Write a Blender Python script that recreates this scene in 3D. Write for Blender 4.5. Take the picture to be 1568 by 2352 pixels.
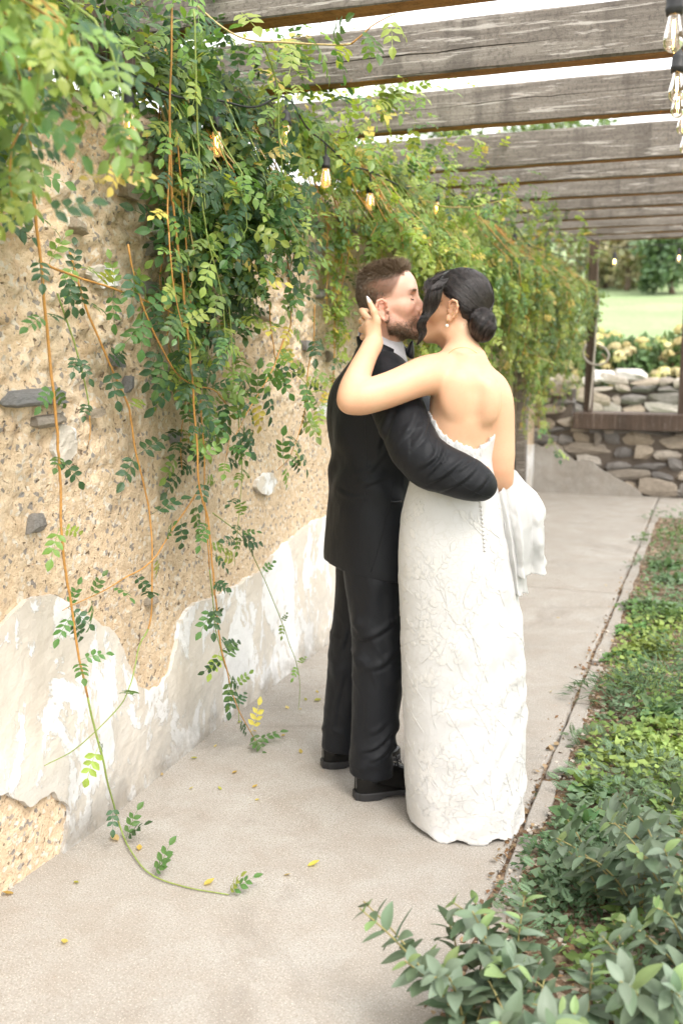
import bpy, bmesh, math, random
import numpy as np
from mathutils import Vector, Matrix, Quaternion
from mathutils.bvhtree import BVHTree

scene = bpy.context.scene
for _o in list(bpy.data.objects):
    bpy.data.objects.remove(_o)
COL = scene.collection
R = math.radians
YAW, PITCH, CAM_H = R(20.6), R(9.36), 1.54

# ------------------------------------------------------------------ camera
cam_d = bpy.data.cameras.new('camera')
cam = bpy.data.objects.new('camera', cam_d)
COL.objects.link(cam)
cam.location = (0, 0, CAM_H)
cam.rotation_euler = (R(90) - PITCH, 0, YAW)
cam_d.sensor_fit = 'VERTICAL'
cam_d.sensor_height = 36.0
cam_d.lens = 35.0
cam_d.clip_start = 0.05
cam_d.clip_end = 2000
cam_d.dof.use_dof = True
cam_d.dof.focus_distance = 3.2
cam_d.dof.aperture_fstop = 2.6
scene.camera = cam

# ------------------------------------------------------------------ sky, sun, exposure
SUN_EL, SUN_AZ = R(52), R(128)          # azimuth measured from +Y towards +X
world = bpy.data.worlds.new('World')
scene.world = world
world.use_nodes = True
_nt = world.node_tree
_nt.nodes.clear()
_sky = _nt.nodes.new('ShaderNodeTexSky')
_sky.sky_type = 'NISHITA'
_sky.sun_disc = False
_sky.sun_elevation = SUN_EL
_sky.sun_rotation = SUN_AZ
_sky.air_density = 1.0
_sky.dust_density = 4.0
_mix = _nt.nodes.new('ShaderNodeMix')
_mix.data_type = 'RGBA'
_mix.inputs[0].default_value = 0.8       # thin, even overcast
_mix.inputs[7].default_value = (10.6, 10.5, 10.3, 1)
_bg = _nt.nodes.new('ShaderNodeBackground')
_bg.inputs['Strength'].default_value = 0.1
_wo = _nt.nodes.new('ShaderNodeOutputWorld')
_nt.links.new(_sky.outputs[0], _mix.inputs[6])
_nt.links.new(_mix.outputs[2], _bg.inputs[0])
_nt.links.new(_bg.outputs[0], _wo.inputs[0])
sun_d = bpy.data.lights.new('sun', 'SUN')
sun_d.energy = 1.5
sun_d.angle = R(25)
sun_d.color = (1.0, 0.95, 0.88)
sun = bpy.data.objects.new('sun', sun_d)
COL.objects.link(sun)
_sd = Vector((math.cos(SUN_EL) * math.sin(SUN_AZ), math.cos(SUN_EL) * math.cos(SUN_AZ), math.sin(SUN_EL)))
sun.rotation_euler = _sd.to_track_quat('Z', 'Y').to_euler()
sun.location = (4, -4, 8)
vs = scene.view_settings
vs.view_transform = 'Standard'
vs.look = 'None'
vs.exposure = 1.6
vs.gamma = 1.0
vs.use_curve_mapping = False
scene.cycles.max_bounces = 6
scene.cycles.diffuse_bounces = 3
scene.cycles.glossy_bounces = 3
scene.cycles.transmission_bounces = 4
scene.cycles.transparent_max_bounces = 8
scene.cycles.use_adaptive_sampling = True
scene.cycles.adaptive_threshold = 0.02
scene.cycles.caustics_reflective = False
scene.cycles.caustics_refractive = False

# ------------------------------------------------------------------ helpers
_CY, _SY, _CP, _SP = math.cos(YAW), math.sin(YAW), math.cos(PITCH), math.sin(PITCH)
FPX = 35 / 24 * 1568


def LU(x, y, v):
    """surveying helper: sight line (x, y) met at horizontal distance v -> (u right, w up)"""
    a, b = (x - 784) / FPX, (1176 - y) / FPX
    k = v / (_CP + b * _SP)
    return k * a, CAM_H + k * (-_SP + b * _CP)


def at(x, y, v):
    u, w = LU(x, y, v)
    return Vector((u * _CY - v * _SY, u * _SY + v * _CY, w))


def sight(x, y):
    a, b = (x - 784) / FPX, (1176 - y) / FPX
    h, z = _CP + b * _SP, -_SP + b * _CP
    return np.array((a * _CY - h * _SY, a * _SY + h * _CY, z))


def on_x(x, y, X):
    d = sight(x, y)
    t = X / d[0]
    return Vector((X, d[1] * t, CAM_H + d[2] * t))


def on_y(x, y, Y):
    d = sight(x, y)
    t = Y / d[1]
    return Vector((d[0] * t, Y, CAM_H + d[2] * t))


def on_z(x, y, Z=0.0):
    d = sight(x, y)
    t = (Z - CAM_H) / d[2]
    return Vector((d[0] * t, d[1] * t, Z))


def tag(o, label=None, cat=None, group=None, kind=None):
    if label: o['label'] = label
    if cat: o['category'] = cat
    if group: o['group'] = group
    if kind: o['kind'] = kind
    return o


def empty(name, loc=(0, 0, 0), rz=0.0, label=None, cat=None, group=None):
    o = bpy.data.objects.new(name, None)
    o.empty_display_size = 0.1
    COL.objects.link(o)
    o.location = loc
    o.rotation_euler = (0, 0, rz)
    return tag(o, label, cat, group)


def mesh_data(name, verts, faces, mats=(), smooth=False, mi=None, col=None):
    me = bpy.data.meshes.new(name)
    verts = np.asarray(verts, dtype=np.float64).reshape(-1, 3)
    if isinstance(faces, np.ndarray):
        n, k = faces.shape
        me.vertices.add(len(verts))
        me.vertices.foreach_set('co', verts.ravel())
        me.loops.add(n * k)
        me.loops.foreach_set('vertex_index', faces.astype(np.int32).ravel())
        me.polygons.add(n)
        me.polygons.foreach_set('loop_start', np.arange(0, n * k, k, dtype=np.int32))
        me.polygons.foreach_set('loop_total', np.full(n, k, dtype=np.int32))
        me.update(calc_edges=True)
    else:
        me.from_pydata(verts.tolist(), [], faces)
        me.update()
    if smooth:
        me.polygons.foreach_set('use_smooth', np.ones(len(me.polygons), dtype=bool))
    if mi is not None:
        me.polygons.foreach_set('material_index', np.asarray(mi, dtype=np.int32))
    if col is not None:
        c = np.asarray(col, dtype=np.float32)
        if c.shape[1] == 3:
            c = np.hstack([c, np.ones((len(c), 1), np.float32)])
        at_ = me.color_attributes.new('Col', 'FLOAT_COLOR', 'POINT')
        at_.data.foreach_set('color', c.ravel())
    for m in (mats if isinstance(mats, (list, tuple)) else [mats]):
        me.materials.append(m)
    return me


def add(name, me, parent=None, loc=None, rot=None, scale=None):
    o = bpy.data.objects.new(name, me)
    COL.objects.link(o)
    if parent is not None: o.parent = parent
    if loc is not None: o.location = loc
    if rot is not None: o.rotation_euler = rot
    if scale is not None: o.scale = scale if hasattr(scale, '__len__') else (scale,) * 3
    return o


def make(name, verts, faces, mats, parent=None, smooth=False, **k):
    return add(name, mesh_data(name, verts, faces, mats, smooth, **k), parent)


class MB:
    """collects polygons for one mesh"""
    def __init__(s): s.v, s.f, s.m, s.c, s.n = [], [], [], [], 0
    def put(s, verts, faces, mi=0, col=None):
        verts = np.asarray(verts, float).reshape(-1, 3)
        s.v.append(verts)
        for f in faces:
            s.f.append([i + s.n for i in f]); s.m.append(mi)
        if col is not None: s.c.append(np.tile(np.asarray(col, float), (len(verts), 1)))
        s.n += len(verts)
    def box(s, lo, hi, mi=0, col=None):
        x0, y0, z0 = lo; x1, y1, z1 = hi
        s.put([(x0,y0,z0),(x1,y0,z0),(x1,y1,z0),(x0,y1,z0),(x0,y0,z1),(x1,y0,z1),(x1,y1,z1),(x0,y1,z1)],
              [(3,2,1,0),(4,5,6,7),(0,1,5,4),(1,2,6,5),(2,3,7,6),(3,0,4,7)], mi, col)
    def tube(s, pts, rad, n=6, mi=0, col=None, cap=True):
        pts = np.asarray(pts, float); m = len(pts)
        rad = np.broadcast_to(np.asarray(rad, float), (m,))
        t = np.gradient(pts, axis=0); t /= np.linalg.norm(t, axis=1)[:, None] + 1e-12
        ref = np.array((0, 0, 1.0)) if abs(t[0][2]) < 0.9 else np.array((1.0, 0, 0))
        nx = np.cross(t[0], ref); nx /= np.linalg.norm(nx)
        V = []; a = np.arange(n) * 2 * math.pi / n
        for i in range(m):
            nx = nx - t[i] * nx.dot(t[i]); nx /= np.linalg.norm(nx) + 1e-12
            ny = np.cross(t[i], nx)
            V.append(pts[i] + rad[i] * (np.cos(a)[:, None] * nx + np.sin(a)[:, None] * ny))
        F = [(i*n+j, i*n+(j+1) % n, (i+1)*n+(j+1) % n, (i+1)*n+j) for i in range(m-1) for j in range(n)]
        if cap: F += [tuple(range(n))[::-1], tuple((m-1)*n+j for j in range(n))]
        s.put(np.vstack(V), F, mi, col)
    def lathe(s, prof, n=12, mi=0, origin=(0, 0, 0), col=None):
        a = np.arange(n) * 2 * math.pi / n; V = []
        for r, z in prof:
            V.append(np.c_[r*np.cos(a), r*np.sin(a), np.full(n, z)])
        F = [(i*n+j, i*n+(j+1) % n, (i+1)*n+(j+1) % n, (i+1)*n+j) for i in range(len(prof)-1) for j in range(n)]
        s.put(np.vstack(V) + np.array(origin), F, mi, col)
    def data(s, name, mats, smooth=False):
        return mesh_data(name, np.vstack(s.v), s.f, mats, smooth, mi=s.m, col=(np.vstack(s.c) if s.c else None))
    def build(s, name, mats, parent=None, smooth=False):
        return add(name, s.data(name, mats, smooth), parent)


def spline(P, n):
    """Catmull-Rom through the rows of P (any width), n samples"""
    P = np.asarray(P, float)
    m = len(P)
    Q = np.vstack([2*P[0]-P[1], P, 2*P[-1]-P[-2]])
    t = np.linspace(0, m-1-1e-9, n); i = t.astype(int); f = (t-i)[:, None]
    a, b, c, d = Q[i], Q[i+1], Q[i+2], Q[i+3]
    return 0.5*((2*b)+(-a+c)*f+(2*a-5*b+4*c-d)*f*f+(-a+3*b-3*c+d)*f**3)


def sstep(a, b, x):
    t = np.clip((np.asarray(x, float)-a)/(b-a), 0, 1); return t*t*(3-2*t)


# ---- numpy noise
def _h3(i, j, k, s=0):
    n = (i.astype(np.int64)*374761393 + j.astype(np.int64)*668265263 + k.astype(np.int64)*2147483647 + s*974711) & 0xffffffff
    n = ((n ^ (n >> 13)) * 1274126177) & 0xffffffff
    n = ((n ^ (n >> 16)) * 2246822519) & 0xffffffff
    return ((n ^ (n >> 15)) & 0xffffff) / float(0xffffff)


def vnoise(x, y, z=0.0, s=0):
    x, y, z = np.broadcast_arrays(np.asarray(x, float), np.asarray(y, float), np.asarray(z, float))
    i, j, k = np.floor(x), np.floor(y), np.floor(z)
    f, g, h = x-i, y-j, z-k
    f, g, h = f*f*(3-2*f), g*g*(3-2*g), h*h*(3-2*h)
    r = 0
    for a in (0, 1):
        for b in (0, 1):
            for c in (0, 1):
                r = r + _h3(i+a, j+b, k+c, s)*(f if a else 1-f)*(g if b else 1-g)*(h if c else 1-h)
    return r*2-1


def fbm(x, y, z=0.0, o=4, s=0):
    r, a = 0, 0.5
    for q in range(o):
        r = r + a*vnoise(np.asarray(x)*2**q, np.asarray(y)*2**q, np.asarray(z)*2**q, s+q); a *= 0.5
    return r


def worley(x, y, s=0):
    """2-D cells: nearest distance, second distance, cell random"""
    i, j = np.floor(x), np.floor(y)
    d1 = np.full(x.shape, 9.0); d2 = d1.copy(); rid = np.zeros(x.shape)
    for a in (-1, 0, 1):
        for b in (-1, 0, 1):
            ci, cj = i+a, j+b
            qx, qy = ci+_h3(ci, cj, ci*0, s+1), cj+_h3(ci, cj, ci*0, s+2)
            d = np.hypot(qx-x, qy-y)
            nr = d < d1
            d2 = np.where(nr, d1, np.minimum(d2, d)); d1 = np.where(nr, d, d1)
            rid = np.where(nr, _h3(ci, cj, ci*0, s+3), rid)
    return d1, d2, rid


# ---- materials
class NT:
    def __init__(s, name):
        s.mat = bpy.data.materials.new(name); s.mat.use_nodes = True
        s.t = s.mat.node_tree; s.t.nodes.clear()
        s.out = s.t.nodes.new('ShaderNodeOutputMaterial')
    def n(s, typ, **k):
        nd = s.t.nodes.new('ShaderNode'+typ)
        for a, b in k.items(): setattr(nd, a, b)
        return nd
    def set(s, sock, v):
        if isinstance(v, bpy.types.NodeSocket): s.t.links.new(v, sock)
        elif isinstance(v, (tuple, list)) and len(v) == 3 and sock.type == 'RGBA': sock.default_value = (*v, 1)
        else: sock.default_value = v
    def coord(s, which='Object', scale=None):
        c = s.n('TexCoord').outputs[which]
        if scale is None: return c
        m = s.n('Mapping'); s.t.links.new(c, m.inputs[0])
        m.inputs['Scale'].default_value = scale if hasattr(scale, '__len__') else (scale,)*3
        return m.outputs[0]
    def noise(s, scale, detail=4, rough=0.55, vec=None, dist=0.0, out=0):
        d = s.n('TexNoise'); d.inputs['Scale'].default_value = scale; d.inputs['Detail'].default_value = detail
        d.inputs['Roughness'].default_value = rough; d.inputs['Distortion'].default_value = dist
        if vec is None: vec = s.coord()
        s.t.links.new(vec, d.inputs['Vector'])
        return d.outputs[out]
    def voro(s, scale, vec=None, feature='F1', out='Distance', rnd=1.0):
        d = s.n('TexVoronoi'); d.feature = feature; d.inputs['Scale'].default_value = scale
        d.inputs['Randomness'].default_value = rnd
        if vec is None: vec = s.coord()
        s.t.links.new(vec, d.inputs['Vector'])
        return d.outputs[out]
    def ramp(s, fac, stops, interp='LINEAR'):
        r = s.n('ValToRGB'); s.set(r.inputs[0], fac); r.color_ramp.interpolation = interp
        e = r.color_ramp.elements
        while len(e) < len(stops): e.new(0.5)
        for q, (p, c) in zip(e, stops):
            q.position = p
            q.color = (c, c, c, 1) if not hasattr(c, '__len__') else (*c, 1)
        return r.outputs[0]
    def mix(s, fac, a, b, mode='MIX'):
        m = s.n('Mix', data_type='RGBA', blend_type=mode)
        s.set(m.inputs[0], fac); s.set(m.inputs[6], a); s.set(m.inputs[7], b)
        return m.outputs[2]
    def math(s, op, a, b=0.0, c=None, clamp=False):
        m = s.n('Math', operation=op); m.use_clamp = clamp
        s.set(m.inputs[0], a); s.set(m.inputs[1], b)
        if c is not None: s.set(m.inputs[2], c)
        return m.outputs[0]
    def attr(s, name='Col'):
        return s.n('VertexColor', layer_name=name).outputs[0]
    def rnd(s): return s.n('ObjectInfo').outputs['Random']
    def sep(s, vec):
        q = s.n('SeparateXYZ'); s.t.links.new(vec, q.inputs[0]); return q.outputs
    def bump(s, h, strength=0.3, dist=0.01, normal=None):
        b = s.n('Bump'); b.inputs['Strength'].default_value = strength; b.inputs['Distance'].default_value = dist
        s.set(b.inputs['Height'], h)
        if normal is not None: s.t.links.new(normal, b.inputs['Normal'])
        return b.outputs[0]
    def pbr(s, color, rough=0.7, normal=None, **k):
        p = s.n('BsdfPrincipled')
        s.set(p.inputs['Base Color'], color); s.set(p.inputs['Roughness'], rough)
        if normal is not None: s.t.links.new(normal, p.inputs['Normal'])
        for a, b in k.items(): s.set(p.inputs[a.replace('_', ' ')], b)
        s.t.links.new(p.outputs[0], s.out.inputs[0])
        return p
    def leaf(s, color, rough=0.45, trans=0.35, normal=None, tcol=None, spec=0.4):
        p = s.pbr(color, rough, normal); p.inputs['Specular IOR Level'].default_value = spec
        t = s.n('BsdfTranslucent'); s.set(t.inputs[0], tcol if tcol is not None else color)
        m = s.n('MixShader'); m.inputs[0].default_value = trans
        s.t.links.new(p.outputs[0], m.inputs[1]); s.t.links.new(t.outputs[0], m.inputs[2])
        s.t.links.new(m.outputs[0], s.out.inputs[0])
        return s.mat


def simple(name, color, rough=0.6, **k):
    m = NT(name); m.pbr(color, rough, **k); return m.mat


rng = random.Random(7)
nrg = np.random.default_rng(11)
WALL_X = -1.842
# ================================================================== surface materials
def mat_concrete(name, tint=1.0):
    m = NT(name)
    c = m.coord()
    big = m.noise(0.9, 5, 0.6, c); mid = m.noise(6, 5, 0.65, c, 0.4); fine = m.noise(170, 3, 0.6, c)
    col = m.ramp(big, [(0.25, (0.262*tint, 0.246*tint, 0.222*tint)), (0.5, (0.332*tint, 0.316*tint, 0.290*tint)), (0.75, (0.388*tint, 0.372*tint, 0.346*tint))])
    col = m.mix(m.ramp(mid, [(0.35, 0.55), (0.65, 0.0)]), col, (0.25, 0.21, 0.17))
    st = m.noise(1.7, 6, 0.7, c, 0.8)
    col = m.mix(m.ramp(st, [(0.56, 0.0), (0.70, 0.6)]), col, (0.17, 0.15, 0.13))
    col = m.mix(m.ramp(m.noise(3.1, 8, 0.75, c, 1.5), [(0.62, 0.0), (0.66, 0.35)]), col, (0.16, 0.14, 0.12))
    col = m.mix(m.ramp(fine, [(0.34, 0.95), (0.52, 0.0)]), col, (0.22, 0.19, 0.16))
    col = m.mix(m.ramp(m.noise(240, 2, 0.5, c), [(0.58, 0.0), (0.70, 0.7)]), col, (0.58, 0.54, 0.48))
    h = m.math('ADD', m.math('MULTIPLY', fine, 0.6), m.noise(60, 4, 0.6, c))
    m.pbr(col, 0.85, m.bump(h, 0.5, 0.004))
    return m.mat


def mat_wallcore():
    m = NT('rubble_core')
    c = m.coord()
    a = m.attr()
    n1 = m.noise(28, 5, 0.65, c); n2 = m.noise(120, 3, 0.6, c)
    col = m.mix(0.55, a, m.ramp(n1, [(0.3, (0.45, 0.325, 0.205)), (0.5, (0.60, 0.462, 0.31)), (0.7, (0.72, 0.60, 0.44))]))
    col = m.mix(m.ramp(n2, [(0.3, 0.55), (0.46, 0.0)]), col, (0.24, 0.155, 0.085))
    v = m.voro(75, c, out='Color')
    col = m.mix(m.ramp(m.sep(v)[0], [(0.86, 0.0), (0.9, 0.75)]), col, (0.63, 0.58, 0.5))
    col = m.mix(m.ramp(m.sep(v)[1], [(0.93, 0.0), (0.95, 0.8)]), col, (0.2, 0.19, 0.185))
    holes = m.noise(46, 2, 0.5, c, 0.6)
    col = m.mix(m.ramp(holes, [(0.27, 0.85), (0.33, 0.0)]), col, (0.10, 0.065, 0.04))
    h = m.math('ADD', m.math('MULTIPLY', n2, 0.5), m.math('ADD', n1, m.ramp(holes, [(0.27, 0.0), (0.36, 0.8)])))
    m.pbr(col, 0.92, m.bump(h, 0.85, 0.012))
    return m.mat


def mat_plaster():
    m = NT('old_lime_plaster')
    c = m.coord()
    z = m.sep(c)[2]
    cs = m.coord(scale=(1, 1, 0.55))
    base = m.ramp(m.noise(3.2, 5, 0.6, c), [(0.3, (0.50, 0.445, 0.375)), (0.55, (0.58, 0.535, 0.47)), (0.75, (0.62, 0.59, 0.54))])
    f1 = m.noise(4.0, 10, 0.68, cs, 0.9)
    f2 = m.noise(13, 6, 0.7, cs, 0.6)
    fl = m.math('ADD', m.math('MULTIPLY', f1, 0.72), m.math('MULTIPLY', f2, 0.28))
    flake = m.ramp(fl, [(0.497, 0.0), (0.512, 1.0)])
    col = m.mix(flake, base, m.mix(m.noise(9, 4), (0.74, 0.74, 0.735), (0.64, 0.638, 0.63)))
    # grey mould climbing from the foot of the wall, in blotches
    low = m.math('SUBTRACT', 1.0, m.math('MULTIPLY', z, 2.6), clamp=True)
    gm = m.math('MULTIPLY', low, m.ramp(m.noise(2.6, 7, 0.72, c, 0.5), [(0.36, 0.0), (0.56, 1.0)]))
    col = m.mix(m.math('MULTIPLY', gm, 0.8), col, m.mix(m.noise(40, 3), (0.36, 0.355, 0.34), (0.18, 0.175, 0.165)))
    foot = m.math('SUBTRACT', 1.0, m.math('MULTIPLY', z, 9), clamp=True)
    col = m.mix(m.math('MULTIPLY', foot, m.ramp(m.noise(14, 5, 0.7, c), [(0.35, 0.1), (0.6, 0.9)])), col, (0.26, 0.23, 0.19))
    h = m.math('ADD', m.math('MULTIPLY', flake, 0.6), m.math('MULTIPLY', m.noise(70, 5, 0.65, c), 0.7))
    m.pbr(col, 0.88, m.bump(h, 0.6, 0.006))
    return m.mat


def mat_wood(name, dark, mid, light, flake=0.5, along=(0.5, 9, 9)):
    m = NT(name)
    g = m.n('NewGeometry')
    rnd = m.rnd()
    ofs = m.n('VectorMath', operation='ADD'); m.t.links.new(m.coord(), ofs.inputs[0])
    cmb = m.n('CombineXYZ'); m.t.links.new(m.math('MULTIPLY', rnd, 37.0), cmb.inputs[0]); m.t.links.new(cmb.outputs[0], ofs.inputs[1])
    mp = m.n('Mapping'); m.t.links.new(ofs.outputs[0], mp.inputs[0]); mp.inputs['Scale'].default_value = along
    c = mp.outputs[0]
    mp2 = m.n('Mapping'); m.t.links.new(ofs.outputs[0], mp2.inputs[0]); mp2.inputs['Scale'].default_value = (2.0, 2.0, .25) if along[0] < along[2] else (1.5, 1.5, .4)
    saw = m.noise(5.0, 3, 0.6, mp2.outputs[0])
    gr = m.noise(2.6, 9, 0.74, c, 1.2)
    bl = m.noise(1.1, 3, 0.5, ofs.outputs[0])
    col = m.ramp(gr, [(0.28, dark), (0.5, mid), (0.72, light)])
    col = m.mix(m.ramp(bl, [(0.4, 0.45), (0.65, 0.0)]), col, dark)
    col = m.mix(m.ramp(saw, [(0.34, 0.5), (0.46, 0.0)]), col, tuple(x*0.7 for x in dark))
    col = m.mix(m.ramp(m.noise(70, 3, 0.7, ofs.outputs[0]), [(0.36, 0.5), (0.5, 0.0)]), col, tuple(x*0.6 for x in dark))
    fk = m.noise(6.5, 7, 0.75, c, 0.4)
    col = m.mix(m.ramp(fk, [(0.56, 0.0), (0.62, flake)]), col, (0.62, 0.58, 0.53))
    h = m.math('ADD', gr, m.math('MULTIPLY', m.noise(150, 2, 0.6, ofs.outputs[0]), 0.5))
    m.pbr(col, 0.85, m.bump(h, 0.7, 0.004))
    return m.mat


M_CONC = mat_concrete('path_concrete')
M_KERB = mat_concrete('edging_concrete', 0.95)
M_CORE = mat_wallcore()
M_PLAST = mat_plaster()
M_WOOD = mat_wood('weathered_grey_timber', (0.085, 0.07, 0.058), (0.19, 0.165, 0.14), (0.32, 0.29, 0.25))
M_WOODU = mat_wood('orange_underside_timber', (0.20, 0.085, 0.025), (0.36, 0.165, 0.05), (0.48, 0.25, 0.09), 0.1)  # joist undersides, more orange than the other faces
M_POST = mat_wood('brown_post_timber', (0.05, 0.033, 0.024), (0.11, 0.075, 0.055), (0.19, 0.14, 0.105), 0.15, (9, 9, 0.5))


def mat_lawn():
    m = NT('lawn'); c = m.coord()
    n = m.noise(0.35, 5, 0.6, c); f = m.noise(9, 4, 0.7, c)
    col = m.ramp(n, [(0.3, (0.19, 0.26, 0.115)), (0.55, (0.25, 0.325, 0.155)), (0.75, (0.31, 0.365, 0.18))])
    col = m.mix(m.ramp(f, [(0.35, 0.4), (0.6, 0.0)]), col, (0.06, 0.11, 0.03))
    m.pbr(col, 0.9, m.bump(f, 0.5, 0.03)); return m.mat


def mat_soil():
    m = NT('bed_soil_gravel'); c = m.coord()
    v = m.voro(42, c, out='Color'); d = m.voro(42, c)
    s = m.sep(v)
    col = m.ramp(s[0], [(0.0, (0.10, 0.06, 0.035)), (0.4, (0.20, 0.125, 0.075)), (0.7, (0.33, 0.235, 0.155)), (0.9, (0.46, 0.38, 0.29))])
    col = m.mix(m.ramp(m.noise(11, 5, 0.65, c), [(0.38, 0.65), (0.55, 0.0)]), col, (0.085, 0.055, 0.035))
    m.pbr(col, 0.95, m.bump(m.math('ADD', m.math('MULTIPLY', d, -0.8), m.noise(90, 3, 0.6, c)), 0.9, 0.02)); return m.mat


M_LAWN, M_SOIL = mat_lawn(), mat_soil()


def grid_mesh(xs, ys, zf):
    X, Y = np.meshgrid(xs, ys)
    Z = zf(X, Y)
    V = np.c_[X.ravel(), Y.ravel(), Z.ravel()]
    nx, ny = len(xs), len(ys)
    i = (np.arange(ny-1)[:, None]*nx + np.arange(nx-1)[None, :]).ravel()
    return V, np.c_[i, i+1, i+1+nx, i+nx]


def terrain(X, Y):
    z = -0.03 + 0*X
    z = z + 1.0*sstep(13.05, 13.25, Y) + np.maximum(Y-13.3, 0)*0.11*sstep(13.3, 22, Y) + 0.06*fbm(X*0.15, Y*0.15, s=3)*sstep(14, 22, Y)
    z = z + 0.025*np.maximum(np.abs(X+1)-14, 0)*sstep(16, 30, Y)
    return z


xs = np.unique(np.r_[np.linspace(-300, -20, 25), np.linspace(-20, 20, 81), np.linspace(20, 300, 25)])
ys = np.unique(np.r_[np.linspace(-120, -5, 14), np.linspace(-5, 12.9, 20), np.linspace(13.0, 13.35, 8), np.linspace(13.4, 40, 70), np.linspace(40, 400, 50)])
V, F = grid_mesh(xs, ys, terrain)
tag(make('ground', V, F, M_LAWN, smooth=True), kind='structure')

# ------------------------------------------------------------------ concrete path (slabs with a joint between)
PE = -0.525     # right-hand edge


def slab(name, x0, x1, y0, y1, z, parent=None, seed=0, chip=True):
    ys_ = np.arange(y0, y1+0.02, 0.03); ys_[-1] = y1
    xs_ = np.r_[x0, np.linspace(x0+0.02, x1-0.03, 14), x1-0.012, x1]
    X, Y = np.meshgrid(xs_, ys_)
    if chip:
        e = 0.012*fbm(Y*3.1, Y*0+seed, s=5) + 0.006*vnoise(Y*22, Y*0, s=9)
        X = X + e*sstep(x1-0.2, x1, X)
    Z = z + 0.0035*fbm(X*1.2, Y*1.2, s=21)
    Z = np.where(X > x1-0.006, z-0.006, Z)
    Z[0, :] -= 0.006; Z[-1, :] -= 0.006
    n, m_ = X.shape
    T = np.c_[X.ravel(), Y.ravel(), Z.ravel()]
    B = T.copy(); B[:, 2] = z-0.09
    i = (np.arange(n-1)[:, None]*m_ + np.arange(m_-1)[None, :]).ravel()
    Ft = np.c_[i, i+1, i+1+m_, i+m_]
    N = n*m_
    ring = list(range(m_)) + [r*m_+m_-1 for r in range(1, n)] + [(n-1)*m_+q for q in range(m_-2, -1, -1)] + [r*m_ for r in range(n-2, 0, -1)]
    side = np.array([(ring[q], ring[q]+N, ring[(q+1) % len(ring)]+N, ring[(q+1) % len(ring)]) for q in range(len(ring))])
    return make(name, np.vstack([T, B]), np.vstack([Ft, side]), M_CONC, parent)


path = tag(empty('path'), kind='structure')
slab('concrete_slab', WALL_X-0.05, PE, -1.6, 6.376, 0.0, path)
slab('concrete_slab', WALL_X-0.05, PE, 6.392, 10.85, 0.0, path, 3)
slab('concrete_slab', PE+0.008, 3.2, 9.55, 10.85, 0.0, path, 3, False)

mb = MB(); mb.box((WALL_X-.05, 6.374, -.09), (PE-.01, 6.394, -.012)); mb.build('joint_filler', simple('dark_joint_filler', (0.06, 0.05, 0.04), .95), path)

# narrow broken edging strip between path and bed, in short lengths
edge = tag(empty('kerb_edging'), kind='structure')
y = -0.9
k = 0
while y < 9.4:
    L = rng.uniform(0.5, 1.1)
    ys_ = np.linspace(y, y+L, int(L/0.04))
    w0 = -0.510 + 0.005*vnoise(ys_*9, 0, s=40) ; w1 = -0.452 + 0.010*vnoise(ys_*7, 3, s=41)
    zt = 0.006 + 0.006*vnoise(ys_*5, 1, s=44) - 0.02*(vnoise(ys_*2.3, 5, s=47) > 0.62)
    Vv = np.vstack([np.c_[w0, ys_, zt-0.07], np.c_[w0, ys_, zt-0.004], np.c_[w0+0.005, ys_, zt], np.c_[w1-0.005, ys_, zt], np.c_[w1, ys_, zt-0.005], np.c_[w1, ys_, zt-0.07]])
    n = len(ys_)
    Ff = [(r*n+i, (r+1)*n+i, (r+1)*n+i+1, r*n+i+1) for r in range(5) for i in range(n-1)] + [tuple(r*n for r in range(6))[::-1], tuple(r*n+n-1 for r in range(6))]
    make('edging_length', Vv, Ff, M_KERB, edge)
    y += L + rng.choice([0.006, 0.01, 0.02, 0.09])
    k += 1

# garden bed soil
V, F = grid_mesh(np.r_[-0.545, -.52, np.arange(-0.5, 2.2, 0.06), np.linspace(2.3, 6, 8)], np.arange(-1.6, 9.54, 0.06),
                 lambda X, Y: 0.004 + 0.035*sstep(-0.44, 0.2, X) + 0.022*fbm(X*3, Y*3, s=8) - 0.014*(X < -0.44)-.006*(X < -.49))
tag(make('garden_bed', V, F, M_SOIL, smooth=True), kind='structure')


# ================================================================== rubble wall with old plaster
def wall_top(y):
    return 2.40 + 0.09*fbm(y*0.9, 0*y, s=31, o=3) + 0.035*vnoise(y*6, 0*y, s=33)


def wall_soft(y, z):
    return 0.035*fbm(y*0.8, z*0.8, s=51, o=3)


def core_x(y, z):
    soft = wall_soft(y, z)
    up = sstep(0.95, 1.55, z+0.25*fbm(y*1.1, z*1.1, s=55))        # crumbled upper part
    d1, d2, r1 = worley(y/0.055, z/0.042, 61)
    e1, e2, r2 = worley(y/0.021, z/0.018, 67)
    peb = np.clip(1-d1*1.25, 0, 1)**0.6*(r1 > 0.35)*(0.3+r1)
    sm = np.clip(1-e1*1.2, 0, 1)**0.7*(r2 > 0.3)*(0.3+r2)
    rough = fbm(y*7, z*7, s=71, o=4)
    x = soft + up*(0.017*peb + 0.008*sm + 0.022*rough - 0.010) + (1-up)*(0.0035*sm*(r2 > 0.6) + 0.004*rough)
    x = x - 0.035*up*sstep(0.30, 0.62, fbm(y*2.3, z*3.1, s=77))
    return x, up, r1, r2, d1, e1


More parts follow.
